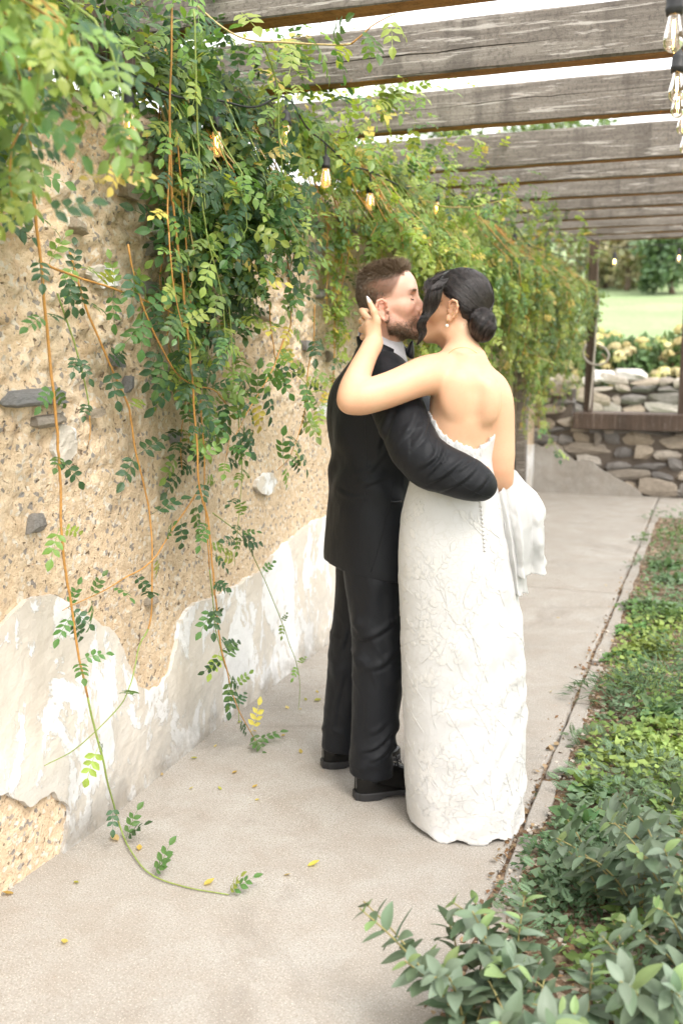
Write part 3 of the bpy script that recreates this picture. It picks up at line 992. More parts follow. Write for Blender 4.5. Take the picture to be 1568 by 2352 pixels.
def head_sdf(F, h, male=True, ez=0.0):
    """x forward, y left, z up; origin midway between the ear canals"""
    F.add(h.ell((.002 if male else -.006, 0, .045), (.092, .076, .086)), .02)
    F.add(h.ell((.042, 0, .045), (.056, .063, .058)), .03)
    F.add(h.ell((.040, 0, -.028), (.056, .058 if male else .055, .074)), .03)
    j = .057 if male else .051
    for s in (-1, 1):
        F.add(h.cap((.008, s*j, -.030), (.020, s*(j-.002), -.066), .017, .016), .02)
        F.add(h.cap((.020, s*(j-.003), -.066), (.082, s*.016, -.096), .017, .016), .02)
        F.add(h.ell((.060, s*.040, -.018), (.030, .023, .024)), .02)          # cheekbone
        F.add(h.cap((.000, s*.062, -.004), (.050, s*.050, -.010), .010, .012), .02)
    F.add(h.ell((.083, 0, -.094), (.019, .022, .019)), .02)
    F.add(h.ell((.080, 0, -.055), (.025, .030, .028)), .02)                  # muzzle
    if male: F.add(h.cap((.084, -.034, .034), (.084, .034, .034), .012, .012), .018)
    for s in (-1, 1):
        F.sub(h.ell((.100, s*.031, .013), (.017, .017, .0125)), .014)
        F.add(h.ell((.0775, s*.031, .011), (.0125, .0145, .0115)), .004)
    F.add(h.cap((.092, 0, .022), (.112, 0, -.022), .0085, .0115), .012)      # nose
    F.add(h.ell((.114, 0, -.025), (.0115, .0105, .0095)), .006)
    for s in (-1, 1): F.add(h.ell((.100, s*.0125, -.030), (.012, .0075, .0085)), .006)
    F.add(h.cap((.100, -.020, -.0545), (.106, 0, -.0515), .0052, .0065), .005)
    F.add(h.cap((.100, .020, -.0545), (.106, 0, -.0515), .0052, .0065), .005)
    F.add(h.cap((.098, -.018, -.0635), (.104, 0, -.0650), .0055, .0075), .005)
    F.add(h.cap((.098, .018, -.0635), (.104, 0, -.0650), .0055, .0075), .005)
    for s in (-1, 1):                                                       # ears
        e = .072
        out = lambda q: e+.010+.010*q
        ring = [(.014, .012, .000), (.012, .026, .3), (.002, .034, .8), (-.011, .031, 1.1), (-.018, .016, 1.15), (-.016, -.003, .9), (-.007, -.020, .5), (.003, -.031, .2), (.011, -.029, .0), (.012, -.018, -.1)]
        F.add(h.ell((-.003, s*(e+.005), .003+ez), (.016, .007, .028)), .006)
        pts = [(x, s*out(q), z+ez) for x, z, q in ring]
        for a, b in zip(pts[:-1], pts[1:]): F.add(h.cap(a, b, .0043, .0043), .004)
        F.add(h.ell((.005, s*(e+.009), -.026+ez), (.0085, .0055, .009)), .004)  # lobe
        F.add(h.cap((-.010, s*(e+.013), .016+ez), (-.007, s*(e+.011), -.012+ez), .0035, .0035), .004)
        F.sub(h.ell((.002, s*(e+.018), .002+ez), (.0075, .010, .0105)), .004)
        F.sub(h.ell((-.002, s*(e+.022), .021+ez), (.0075, .006, .006)), .004)
        F.add(h.ell((.0135, s*(e+.006), -.001+ez), (.004, .0055, .006)), .003)  # tragus


def person_mesh(name, V, Q, o0, mat, parent, col=None, sm=True):
    return make(name, V-np.array(o0), Q, mat, parent, smooth=sm, col=col)
# ================================================================== leaves
def mat_leaf(name, rough=0.42, trans=0.35, spec=0.4, tint=(1.25, 1.15, 0.55), vein=0.15):
    m = NT(name)
    a = m.attr(); r = m.rnd()
    hsv = m.n('HueSaturation'); m.set(hsv.inputs['Hue'], m.math('ADD', 0.485, m.math('MULTIPLY', r, 0.03)))
    m.set(hsv.inputs['Value'], m.math('ADD', 0.78, m.math('MULTIPLY', r, 0.44))); m.set(hsv.inputs['Color'], a)
    n = m.noise(60, 3, 0.6)
    col = m.mix(m.ramp(n, [(0.35, vein), (0.65, 0.0)]), hsv.outputs[0], (0.30, 0.30, 0.10))
    tc = m.mix(1.0, col, (*tint,), 'MULTIPLY')
    return m.leaf(col, rough, trans, None, tc, spec)


M_VLEAF = mat_leaf('vine_leaf', 0.40, 0.45, 0.45)
M_BLEAF = mat_leaf('shrub_leaf', 0.48, 0.18, 0.42, (1.1, 1.15, 0.7), 0.08)
M_GLEAF = mat_leaf('ground_cover_leaf', 0.55, 0.28, 0.3)
M_TLEAF = mat_leaf('tree_leaf', 0.55, 0.30, 0.3)


def mat_stem():
    m = NT('vine_stem'); a = m.attr(); n = m.noise(90, 3)
    m.pbr(m.mix(m.ramp(n, [(0.35, 0.4), (0.6, 0.0)]), a, (0.20, 0.10, 0.03)), 0.6); return m.mat


M_STEM = mat_stem()
DK, MD, LG, LM, YL = (0.040, 0.110, 0.058), (0.085, 0.195, 0.062), (0.18, 0.305, 0.075), (0.32, 0.42, 0.095), (0.60, 0.50, 0.12)
OR, GS, PS = (0.50, 0.25, 0.06), (0.22, 0.32, 0.07), (0.52, 0.40, 0.17)


def leaflet(base, d, n, L, W, curl=0.15, fine=True):
    """one folded leaf blade: verts, faces (base at origin of d, normal n)"""
    d = np.array(d, float)/np.linalg.norm(d); n = np.array(n, float); n -= d*n.dot(d); n /= np.linalg.norm(n); s = np.cross(n, d)
    f = lambda t, w, h: np.array(base)+d*t*L+s*w*W+n*h*L
    if fine:
        v = [f(0, 0, 0), f(.22, .72, .05-curl*.05), f(.52, 1, .05-curl*.25), f(.80, .55, .03-curl*.6), f(1, 0, -curl), f(.80, -.55, .03-curl*.6), f(.52, -1, .05-curl*.25), f(.22, -.72, .05-curl*.05), f(.27, 0, 0), f(.60, 0, -curl*.35)]
        return v, [(0, 8, 1), (1, 8, 9, 2), (2, 9, 3), (3, 9, 4), (4, 9, 5), (5, 9, 6), (6, 9, 8, 7), (7, 8, 0)]
    v = [f(0, 0, 0), f(.42, 1, .05-curl*.2), f(1, 0, -curl), f(.42, -1, .05-curl*.2), f(.5, 0, -curl*.2)]
    return v, [(0, 4, 1), (1, 4, 2), (2, 4, 3), (3, 4, 0)]


def compound(seed, L=0.135, pairs=3, fine=True):
    """pinnate vine leaf along +Y, face +Z, drooping"""
    r = np.random.default_rng(seed)
    V, F = [], []
    def put(v, f):
        b = len(V); V.extend(v); F.extend([tuple(i+b for i in q) for q in f])
    ax = lambda t: np.array((0.004*math.sin(t*3+seed), t*L, -0.22*L*t*t))
    w = .0011
    for i in range(4):
        a, b = ax(i/4), ax((i+1)/4)
        put([a+(w, 0, 0), a-(w, 0, 0), b-(w, 0, 0), b+(w, 0, 0)], [(0, 1, 2, 3)])
    for p in range(pairs):
        t = .28+.66*p/(pairs-.0)
        for s in (-1, 1):
            ll = (.046-.003*abs(p-1))*L/.135*r.uniform(.85, 1.12)
            v, f = leaflet(ax(t+r.uniform(-.01, .01)), (s*1.0, .55+.1*p+r.uniform(-.12, .12), -.12+r.uniform(-.2, .12)), (s*r.uniform(-.25, .1), r.uniform(-.2, .2), 1), ll, ll*.30, r.uniform(.05, .3), fine)
            put(v, f)
    v, f = leaflet(ax(1), (r.uniform(-.15, .15), 1, -.35), (0, .2, 1), .050*L/.135, .0155*L/.135, .2, fine); put(v, f)
    return np.array(V), F


CL = [compound(i, fine=True) for i in range(4)]
CLS = [compound(i+10, L=.12, pairs=3, fine=False) for i in range(4)]
LEAF_COLS = [DK, MD, LG, LM, YL]
_leafcache = {}


def leaf_mesh(ci, si):
    k = (ci, si)
    if k not in _leafcache:
        v, f = CL[si]
        _leafcache[k] = mesh_data('leaf', v, f, M_VLEAF, col=np.tile(np.array(LEAF_COLS[ci]), (len(v), 1)))
    return _leafcache[k]


def basis(d, n):
    d = np.array(d, float); d /= np.linalg.norm(d)+1e-9
    n = np.array(n, float); n -= d*n.dot(d); n /= np.linalg.norm(n)+1e-9
    return np.c_[np.cross(d, n), d, n]


def leaf_object(parent, pos, B, sc, ci, si, inv):
    o = bpy.data.objects.new('leaf', leaf_mesh(ci, si)); COL.objects.link(o); o.parent = parent
    M = np.eye(4); M[:3, :3] = B*sc; M[:3, 3] = pos
    o.matrix_basis = inv @ Matrix(M.tolist())
    return o


def tri_faces(f):
    t = []
    for q in f:
        for k in range(1, len(q)-1): t.append((q[0], q[k], q[k+1]))
    return np.array(t, np.int64)


def joined_leaves(name, recs, shapes, mat, parent, base, cols=LEAF_COLS, seed=0):
    """recs: (pos, B, scale, colour index or colour) -> one mesh"""
    r = np.random.default_rng(seed)
    pos = np.array([q[0] for q in recs])-base; B = np.array([q[1]*q[2] for q in recs])
    C = np.array([cols[q[3]] if not hasattr(q[3], '__len__') else q[3] for q in recs])*r.uniform(.72, 1.3, (len(recs), 1))
    Vs, Fs, Cs, b = [], [], [], 0
    for k, (v, f) in enumerate(shapes):
        sel = np.arange(k, len(recs), len(shapes))
        if not len(sel): continue
        t = tri_faces(f); v = np.asarray(v, float)
        P = np.einsum('nij,mj->nmi', B[sel], v)+pos[sel][:, None, :]
        Vs.append(P.reshape(-1, 3)); Fs.append((t[None]+(np.arange(len(sel))*len(v))[:, None, None]).reshape(-1, 3)+b); b += len(sel)*len(v)
        Cs.append(np.repeat(C[sel], len(v), 0))
    o = make(name, np.vstack(Vs), np.vstack(Fs), mat, parent, col=np.vstack(Cs))
    o['kind'] = 'stuff'
    return o


def strand_path(r, y, prot, zend, top=None):
    """a shoot that climbs over the wall top, arches out and hangs"""
    zt = 2.47 if top is None else top
    h = zt-zend
    n = max(6, int(h/.05))
    t = np.linspace(0, 1, n)
    ph, am = r.uniform(0, 6), r.uniform(.01, .05)
    dr = r.normal(scale=.10)
    x = WALL_X-.10+(prot+.10)*np.minimum(1, (t*h/.35))**.7*(1-.35*np.clip(t*h-.5, 0, 1))
    yy = y+dr*t+am*np.sin(t*7+ph)+.02*np.sin(t*19+ph*2)
    zz = zt+.10*np.exp(-((t*h-.10)/.12)**2)-h*t
    x = np.maximum(x, WALL_X+.045)
    return np.c_[x+.015*np.sin(t*11+ph), yy, zz]


def leaf_dir(r, tang, side, out=0.5):
    s = np.cross(tang, np.array((1.0, 0, 0))); s = s/(np.linalg.norm(s)+1e-9)*side
    d = s*r.uniform(.5, 1.0)+np.array((out*r.uniform(.2, 1.2), 0, 0))+np.array((0, 0, r.uniform(-.75, .1)))+r.normal(scale=.25, size=3)
    n = np.array((r.uniform(.1, .9), r.uniform(-1.1, .1), r.uniform(.15, .9)))
    return d, n


def vine_plant(label, seed, specs, cw, ntop, nobj, far=False, tops=0, topbox=None):
    """specs: (y0, y1, count, z_end lo, hi, prot lo, hi)"""
    r = np.random.default_rng(seed)
    y0 = min(s[0] for s in specs); y1 = max(s[1] for s in specs)
    base = np.array((WALL_X-.12, (y0+y1)/2, 2.42))
    root = empty('climbing_vine', base, 0, label, 'vine', 'vines spilling over the wall')
    stem = MB(); recs = []
    for sp in specs:
        for i in range(sp[2]):
            p = strand_path(r, r.uniform(sp[0], sp[1]), r.uniform(sp[5], sp[6]), r.uniform(sp[3], sp[4]))
            col = OR if r.random() < .28 else (GS if r.random() < .6 else PS)
            stem.tube(p-base, np.linspace(.0042, .0016, len(p)), 4 if far else 5, col=col, cap=False)
            tg = np.gradient(p, axis=0)
            k = r.integers(0, 2)
            for j in range(1, len(p)):
                if (j+k) % (1 if not far else 1): continue
                tt = j/len(p)
                for s in (-1, 1):
                    if r.random() < .16: continue
                    d, n = leaf_dir(r, tg[j]/np.linalg.norm(tg[j]), s)
                    w = np.array(cw, float); w[3] += .35*max(0, tt-.6); w[2] += .2*tt; w /= w.sum()
                    recs.append((p[j]+r.normal(scale=.012, size=3), basis(d, n), r.uniform(.62, 1.12)*(1-.3*tt**3), int(r.choice(5, p=w))))
    if topbox:
        (xa, xb), (ya, yb), (za, zb) = topbox
        for i in range(tops):
            pos = np.array((r.uniform(xa, xb), r.uniform(ya, yb), za+(zb-za)*r.beta(1.3, 2.0)))
            d = r.normal(size=3); d[0] += .5; d[2] -= .1; n = np.array((r.uniform(-.2, .8), r.uniform(-.6, .2), 1.0))
            w = np.array(cw, float); w[2] += .15; w /= w.sum()
            recs.append((pos, basis(d, n), r.uniform(.7, 1.15), int(r.choice(5, p=w))))
    cpos = np.array((0, 0, CAM_H))
    PP = np.array([q[0] for q in recs]); keep = np.ones(len(recs), bool)
    for b in BULB_AT:                                   # leaves on the sight line to each bulb are dropped
        d = (cpos-b)/np.linalg.norm(cpos-b); t = np.clip((PP-b)@d, 0, .6); keep &= np.linalg.norm(PP-b-t[:, None]*d, axis=1) > .075
    recs = [q for q, k in zip(recs, keep) if k]
    dist = [np.linalg.norm(q[0]-cpos)-.8*(q[0][0]-WALL_X) for q in recs]
    order = np.argsort(dist)
    inv = Matrix.Translation(-Vector(base))
    for q in order[:nobj]:
        pos, B, sc, ci = recs[q]; leaf_object(root, pos, B, sc, ci, int(r.integers(0, 4)), inv)
    rest = [recs[q] for q in order[nobj:]]
    if rest: joined_leaves('foliage', rest, CLS if (far or seed == 3) else CL, M_VLEAF, root, base, seed=seed)
    stem.build('stems', M_STEM, root, smooth=True)
    return root


BULB_AT = [np.array(on_x(x, y, -1.66)) for x, y in ((297, 290), (498, 335), (657, 315), (748, 412), (850, 466), (1002, 482))]
# colour weights: dark, mid, light, lime, yellow
vine_plant('dense dark green vine hanging thickly from the wall beside the bulbs', 1,
           [(2.95, 3.6, 34, 1.66, 2.05, .16, .34), (2.95, 3.6, 7, 1.35, 1.7, .08, .22), (3.05, 3.35, 3, 1.0, 1.25, .06, .14)], (.46, .30, .14, .07, .03), 0, 240, tops=620, topbox=((-3.0, -1.55), (2.5, 3.9), (2.36, 2.9)))
vine_plant('sparse vine trailing over the bare rubble at the left', 2,
           [(1.95, 2.45, 5, 1.7, 2.1, .05, .18), (1.6, 2.05, 12, 1.7, 2.1, .10, .32)], (.20, .32, .28, .15, .05), 0, 160, tops=420, topbox=((-2.9, -1.6), (1.6, 2.7), (2.32, 2.8)))
vine_plant('bright lime green vine massed behind the couple under the joists', 3,
           [(4.65, 6.6, 84, 1.72, 2.15, .12, .42), (5.2, 6.6, 40, 1.25, 1.75, .10, .42), (4.0, 4.6, 12, 2.08, 2.3, .05, .25), (4.3, 5.2, 5, 1.2, 1.8, .04, .14)], (.02, .10, .30, .50, .08), 0, 260, tops=480, topbox=((-2.25, -1.35), (3.9, 6.6), (2.42, 3.0)))
vine_plant('mid green vine curtain reaching to the far stone end wall', 4,
           [(6.5, 10.9, 150, 1.25, 2.0, .10, .58), (8.0, 10.9, 28, .80, 1.3, .15, .64)], (.04, .22, .38, .32, .04), 0, 120, far=True, tops=460, topbox=((-2.3, -1.2), (6.4, 11.0), (2.42, 2.85)))
vine_plant('out-of-focus vine with yellow tips hanging closest at the top left', 5,
           [(1.25, 1.85, 18, 1.78, 2.15, .45, .80), (0.7, 1.3, 12, 1.9, 2.2, .3, .8)], (.10, .24, .32, .27, .07), 0, 200, tops=200, topbox=((-2.0, -1.2), (0.8, 1.9), (2.3, 2.7)))


# ------------------------------------------------------------------ single trailing shoots, each a thing of its own
def trailing(label, pts, rad, cols, seed, step=.16, skip=.25, sc=(.6, .95), cw=(.35, .35, .2, .08, .02), t0=0.0):
    r = np.random.default_rng(seed)
    p = spline(pts, max(12, int(sum((Vector(a)-Vector(b)).length for a, b in zip(pts[:-1], pts[1:]))/.03)))
    tt_ = np.arange(len(p))*.03
    p = p+np.c_[.010*fbm(tt_*5, seed+0*tt_, s=1), .012*fbm(tt_*5, seed+0*tt_, s=2), .004*fbm(tt_*5, seed+0*tt_, s=3)]*np.clip(p[:, 2:]*8, 0, 1)
    base = np.array(p[0]); root = empty('trailing_vine', base, 0, label, 'vine', 'single trailing vine shoots')
    mb = MB()
    h = len(p)*6//10
    mb.tube(p[:h+1]-base, np.linspace(rad, rad*.8, h+1), 6, col=cols[0], cap=True)
    mb.tube(p[h:]-base, np.linspace(rad*.8, rad*.4, len(p)-h), 6, col=cols[1], cap=True)
    mb.build('stem', M_STEM, root, smooth=True)
    seg = np.r_[0, np.cumsum(np.linalg.norm(np.diff(p, axis=0), axis=1))]
    tg = np.gradient(p, axis=0)
    inv = Matrix.Translation(-Vector(base))
    s = t0*seg[-1]+r.uniform(.02, step)
    while s < seg[-1]-.01:
        j = int(np.searchsorted(seg, s)); j = min(j, len(p)-1)
        for sd in (-1, 1):
            if r.random() < skip: continue
            d, n = leaf_dir(r, tg[j]/(np.linalg.norm(tg[j])+1e-9), sd, .35)
            if p[j][2] < .06: d[2] = abs(d[2])*.5+.25; n = np.array((.2, -.2, 1))
            leaf_object(root, p[j], basis(d, n), r.uniform(*sc), int(r.choice(5, p=cw)), int(r.integers(0, 4)), inv)
        s += step*r.uniform(.6, 1.4)
    return root


def onw(lst, X): return [on_x(x, y, X+dx[0] if (dx := rest) else X) for x, y, *rest in lst]


T1 = [on_x(60, 60, -1.62), on_x(70, 340, -1.60), on_x(90, 551, -1.62), on_x(105, 751, -1.64), on_x(120, 901, -1.64), on_x(133, 1026, -1.64), on_x(140, 1102, -1.64), on_x(150, 1252, -1.64), on_x(165, 1402, -1.65), on_x(185, 1527, -1.65), on_x(210, 1652, -1.66), on_x(243, 1787, -1.66), on_z(278, 1902, .03), on_z(300, 1952, .012), on_z(345, 2007, .008), on_z(425, 2037, .006), on_z(525, 2055, .005)]
trailing('long orange vine stem hanging at the left and curling onto the path', T1, .0042, (OR, GS), 31, .21, .2, (.48, .74), t0=.12)
trailing('orange vine stem hanging mid-wall with its tip above the path', onw([(390, 250), (400, 450), (420, 650), (435, 801), (453, 976), (458, 1101), (480, 1202), (485, 1302), (493, 1392), (505, 1477), (525, 1552), (550, 1627), (590, 1707), (640, 1790)], -1.62), .0038, (OR, OR), 32, .12, .25, (.5, .8), (.34, .30, .18, .15, .03))
trailing('second stem twined close beside the mid-wall orange stem', onw([(400, 300), (430, 600), (448, 800), (462, 960), (470, 1101), (478, 1250), (490, 1390), (510, 1500), (545, 1600), (548, 1660)], -1.65), .0028, (OR, GS), 33, .14, .3, (.45, .75), (.34, .26, .2, .18, .02))
trailing('vine stem zigzagging from upper left down to the white plaster', onw([(165, 576), (210, 736), (270, 876), (300, 951), (320, 1051), (345, 1176), (350, 1281), (345, 1422), (325, 1477), (305, 1567), (270, 1627), (180, 1717), (108, 1757)], -1.74), .0034, (OR, GS), 34, .20, .3)
trailing('orange side shoot slanting down-left across the tan wall', onw([(450, 1127), (415, 1192), (350, 1287), (280, 1332), (215, 1367), (150, 1402)], -1.72), .0028, (OR, OR), 35, .11, .25, (.5, .8))
trailing('long orange shoot running level across the upper wall', onw([(90, 600), (165, 631), (250, 661), (350, 696), (440, 736), (530, 744)], -1.68), .0036, (OR, OR), 36, .07, .25, (.55, .9), (.2, .4, .28, .1, .02))
trailing('short brown-tipped shoot with few leaves on the left wall', onw([(135, 676), (175, 801), (200, 901), (210, 976), (203, 1021)], -1.72), .0026, (GS, OR), 37, .2, .5, (.4, .6))
trailing('thin green shoot hanging straight down right of the mid-wall stems', onw([(503, 400), (503, 576), (530, 726), (540, 851), (550, 976), (555, 1051), (550, 1176), (540, 1300)], -1.62), .0024, (GS, GS), 38, .10, .25, (.5, .85), (.36, .34, .2, .08, .02))
trailing('orange shoot sweeping down-left beside the dark foliage', onw([(640, 450), (655, 551), (668, 726), (650, 791), (625, 851), (565, 951), (540, 1000)], -1.58), .0036, (OR, OR), 39, .075, .2, (.6, 1.0), (.36, .3, .2, .1, .04))
trailing('leafy shoot ending in a dark cluster near the man\'s back', onw([(722, 700), (720, 791), (705, 861), (698, 951), (670, 1041), (640, 1080)], -1.60), .003, (OR, OR), 40, .06, .15, (.6, 1.0), (.36, .34, .2, .08, .02))
trailing('thin green shoot crossing the pale plaster to the path edge', onw([(490, 1177), (565, 1242), (620, 1352), (665, 1472), (685, 1542), (685, 1627), (655, 1677)], -1.62), .002, (GS, GS), 41, .22, .45, (.3, .5), (.1, .3, .4, .2, 0))
trailing('dark leafed shoot drooping in the middle of the tan wall', onw([(300, 560), (330, 700), (390, 830), (440, 880), (500, 900), (530, 960), (520, 1060)], -1.64), .003, (OR, OR), 42, .06, .15, (.6, 1.0), (.5, .3, .14, .05, .01))
trailing('pale runner arching along under the nearest joist', [on_y(x, y, 3.02) for x, y in ((435, 0), (500, 55), (565, 90), (650, 98), (784, 103), (819, 90), (859, 55), (909, 32))], .0036, (PS, OR), 43, .07, .25, (.6, .95), (.14, .36, .3, .18, .02))
trailing('curved tan runner reaching right under the farther joists', [on_y(x, y, 5.6) for x, y in ((790, 260), (860, 360), (930, 430), (1000, 470), (1080, 475), (1150, 460), (1180, 452))], .0045, (PS, PS), 44, .10, .3, (.6, .95), (.1, .3, .3, .28, .02))
trailing('tan stem slanting through the far vine curtain', [on_y(x, y, 8.3) for x, y in ((1142, 600), (1142, 663), (1160, 734), (1228, 811), (1267, 833))], .006, (PS, PS), 45, .12, .3, (.7, 1.0), (.1, .34, .34, .2, .02))
trailing('green shoot dangling in front of the far stone wall', [on_y(x, y, 8.6) for x, y in ((1215, 500), (1218, 648), (1228, 796), (1237, 870), (1255, 983), (1281, 1045))], .006, (PS, GS), 46, .10, .2, (.7, 1.1), (.1, .34, .34, .2, .02))
trailing('yellow-leafed sprig beside the man\'s shoulder', onw([(620, 700), (630, 790), (640, 830), (700, 880), (745, 960)], -1.60), .0026, (OR, GS), 47, .09, .25, (.6, .9), (.1, .3, .3, .1, .2))
trailing('upper shoot hanging in front of the dark foliage to the wall middle', onw([(440, 20), (450, 150), (455, 300), (462, 450), (480, 560), (510, 700), (520, 850)], -1.50), .003, (GS, GS), 48, .08, .2, (.5, .8), (.12, .2, .3, .34, .04))
trailing('orange-stemmed shoot with lime tips left of the dark foliage', onw([(395, 10), (395, 200), (390, 380), (388, 520), (395, 640), (420, 760)], -1.52), .0030, (OR, OR), 49, .08, .25, (.5, .8), (.12, .2, .3, .34, .04))
trailing('lime-tipped shoot hanging past the third bulb', onw([(600, 100), (640, 200), (640, 330), (650, 460), (700, 560), (720, 640)], -1.45), .003, (GS, PS), 50, .07, .15, (.55, .85), (.1, .2, .3, .36, .04))

# ------------------------------------------------------------------ fallen leaves on the path
fl_me = []
for c in (YL, (0.55, 0.40, 0.10), (0.40, 0.42, 0.08), (0.60, 0.47, 0.22)):
    v, f = leaflet((0, -.016, .002), (0, 1, 0), (0, 0, 1), .034, .011, -.25); v = np.array(v); v[:, 2] += .10*np.abs(v[:, 0])+.001
    fl_me.append(mesh_data('fallen_leaf', v, f, M_VLEAF, col=np.tile(np.array(c), (len(v), 1))))
FL = [(728, 1610, 2, 'bright green fallen leaf on the path left of the man\'s shoe'), (720, 1988, 0, 'cupped yellow fallen leaf alone on the path in front of the man'), (20, 2055, 1, 'curled amber leaf by the wall foot at the left edge'), (265, 1928, 3, 'pale upturned leaf on the path beside the long curling vine'), (148, 2165, 1, 'tiny brown fallen leaf nearest the camera on the path'), (480, 2030, 0, 'small yellow leaf by the tip of the curling vine')]
for x, y, c, lab in FL:
    p = on_z(x, y, .003); o = add('fallen_leaf', fl_me[c], None, p, (rng.uniform(-.3, .3), rng.uniform(-.3, .3), rng.uniform(0, 6)), rng.uniform(.8, 1.2)); tag(o, lab, 'leaf', 'fallen leaves on the path')
for x, y in ((728, 1590), (702, 1608), (660, 1627), (590, 1658), (550, 1660), (585, 1680), (600, 1632), (690, 1630), (495, 1715), (447, 1743), (505, 1812), (585, 1808), (590, 1838), (440, 1812), (320, 1950), (372, 1780), (540, 1775), (605, 1715), (690, 1728), (650, 1690), (175, 2028), (660, 2012), (1390, 1345), (1265, 1590), (1280, 1420)):
    p = on_z(x, y, .003); o = add('fallen_leaf', rng.choice(fl_me), None, p, (rng.uniform(-.3, .3), rng.uniform(-.3, .3), rng.uniform(0, 6)), rng.uniform(.45, .85)); tag(o, 'small dry yellowish leaf lying loose on the concrete path', 'leaf', 'fallen leaves on the path')


# ================================================================== string lights
def mat_bulb(name, tint, glow):
    m = NT(name)
    t = m.n('BsdfTransparent'); t.inputs[0].default_value = (*tint, 1)
    g = m.n('BsdfGlossy'); g.inputs['Roughness'].default_value = 0.02
    lw = m.n('LayerWeight'); lw.inputs[0].default_value = 0.35
    x = m.n('MixShader'); m.set(x.inputs[0], m.math('ADD', m.math('MULTIPLY', lw.outputs['Fresnel'], 0.8), 0.04, clamp=True))
    m.t.links.new(t.outputs[0], x.inputs[1]); m.t.links.new(g.outputs[0], x.inputs[2])
    e = m.n('Emission'); e.inputs[0].default_value = (1.0, .62, .22, 1); e.inputs[1].default_value = glow
    ad = m.n('AddShader'); m.t.links.new(x.outputs[0], ad.inputs[0]); m.t.links.new(e.outputs[0], ad.inputs[1]); m.t.links.new(ad.outputs[0], m.out.inputs[0])
    m.mat.cycles.emission_sampling = 'NONE'
    return m.mat


def mat_emit(name, col, st):
    m = NT(name); e = m.n('Emission'); e.inputs[0].default_value = (*col, 1); e.inputs[1].default_value = st
    m.t.links.new(e.outputs[0], m.out.inputs[0]); return m.mat


M_GLASSA = mat_bulb('amber_bulb_glass', (1.0, 0.72, 0.32), .16); M_GLASSC = mat_bulb('clear_bulb_glass', (0.97, 0.95, 0.92), .03)
M_FIL = mat_emit('glowing_filament', (1.0, 0.52, 0.14), 42.0)
M_FIL.cycles.emission_sampling = 'NONE'
M_RUB = simple('black_rubber', (0.022, 0.022, 0.024), 0.6)
_sm = MB(); _sm.lathe([(.0005, .062), (.006, .060), (.010, .052), (.016, .048), (.0185, .040), (.0185, .018), (.0205, .016), (.0205, .010), (.019, .008), (.019, .0), (.0005, .0)], 14)
SOCKET = _sm.data('socket', M_RUB, True)
_gm = MB(); _gm.lathe([(.0135, .002), (.0145, -.008), (.0185, -.026), (.0225, -.044), (.0235, -.055), (.0215, -.067), (.0155, -.076), (.007, -.081), (.0004, -.082)], 16)
GLASS = {0: _gm.data('bulb', M_GLASSA, True), 1: _gm.data('bulb', M_GLASSC, True)}
_fm = MB()
for sx in (-1, 1): _fm.tube([(sx*.0035, 0, -.012), (sx*.0042, 0, -.030), (sx*.003, 0, -.050)], .0011, 5)
FILA = _fm.data('filament', M_FIL, True)


def light_string(label, bulbs, kind, ends=None, sag=.05):
    base = np.array(bulbs[0]); root = empty('string_light', base, 0, label, 'string light', 'strings of bulbs')
    tops = [np.array(b)+(0, 0, .055+.045+.05) for b in bulbs]
    path = []
    if ends: path.append(np.array(ends[0]))
    for i, t in enumerate(tops):
        path.append(t)
        if i < len(tops)-1: path.append((t+tops[i+1])/2-(0, 0, sag*min(1, np.linalg.norm(t-tops[i+1]))))
    if ends: path.append(np.array(ends[1]))
    mb = MB(); mb.tube(spline(path, len(path)*8)-base, .0042, 6); mb.build('cord', M_RUB, root, smooth=True)
    for b, t in zip(bulbs, tops):
        b = np.array(b)
        mb = MB(); mb.tube([t-base, b-base+(0, 0, .10)], .0042, 6); dr = mb.build('drop_cord', M_RUB, root)
        sk = add('socket', SOCKET, root, b-base+(0, 0, .045), (rng.uniform(-.05, .05), rng.uniform(-.05, .05), rng.uniform(0, 3)))
        bo = add('bulb', GLASS[kind], root, b-base+(0, 0, .045), (0, 0, rng.uniform(0, 3)))
        add('filament', FILA, bo)
    return root


XB = -1.66
light_string('string of amber bulbs running along the wall through the vines', [on_x(x, y, XB) for x, y in ((297, 290), (498, 335), (657, 315), (748, 412))]+[on_x(850, 466, XB), on_x(1002, 482, XB), on_x(1180, 568, XB+.1), on_x(1234, 613, XB+.15)], 0, (on_x(60, 40, XB), on_x(1330, 600, XB+.2)))
light_string('string of clear bulbs hanging under the joists at the right edge', [at(1545, 82, 2.45), at(1553, 205, 3.0), at(1555, 246, 3.6), at(1566, 287, 4.2), (-.21, 5.05, 2.46), (-.22, 5.7, 2.47)], 1, ((-.12, 1.9, 2.62), (-.23, 6.38, 2.64)), .02)
light_string('short string of small far bulbs across the opening above the end wall', [on_y(1410, 604, 10.35), on_y(1558, 596, 10.35)], 1, ((-1.3, 10.36, 2.62), (-.05, 10.36, 2.62)), .0)
# ================================================================== planting bed
GG, GB, GF, GL_, GD = (0.125, 0.185, 0.115), (0.085, 0.175, 0.075), (0.13, 0.21, 0.125), (0.22, 0.31, 0.085), (0.06, 0.13, 0.06)


def bed_za(x, y): return 0.004+0.035*sstep(-0.44, 0.2, x)+0.022*fbm(np.asarray(x)*3.0, np.asarray(y)*3.0, s=8)


def bed_z(x, y): return float(bed_za(np.array([x]), np.array([y]))[0])


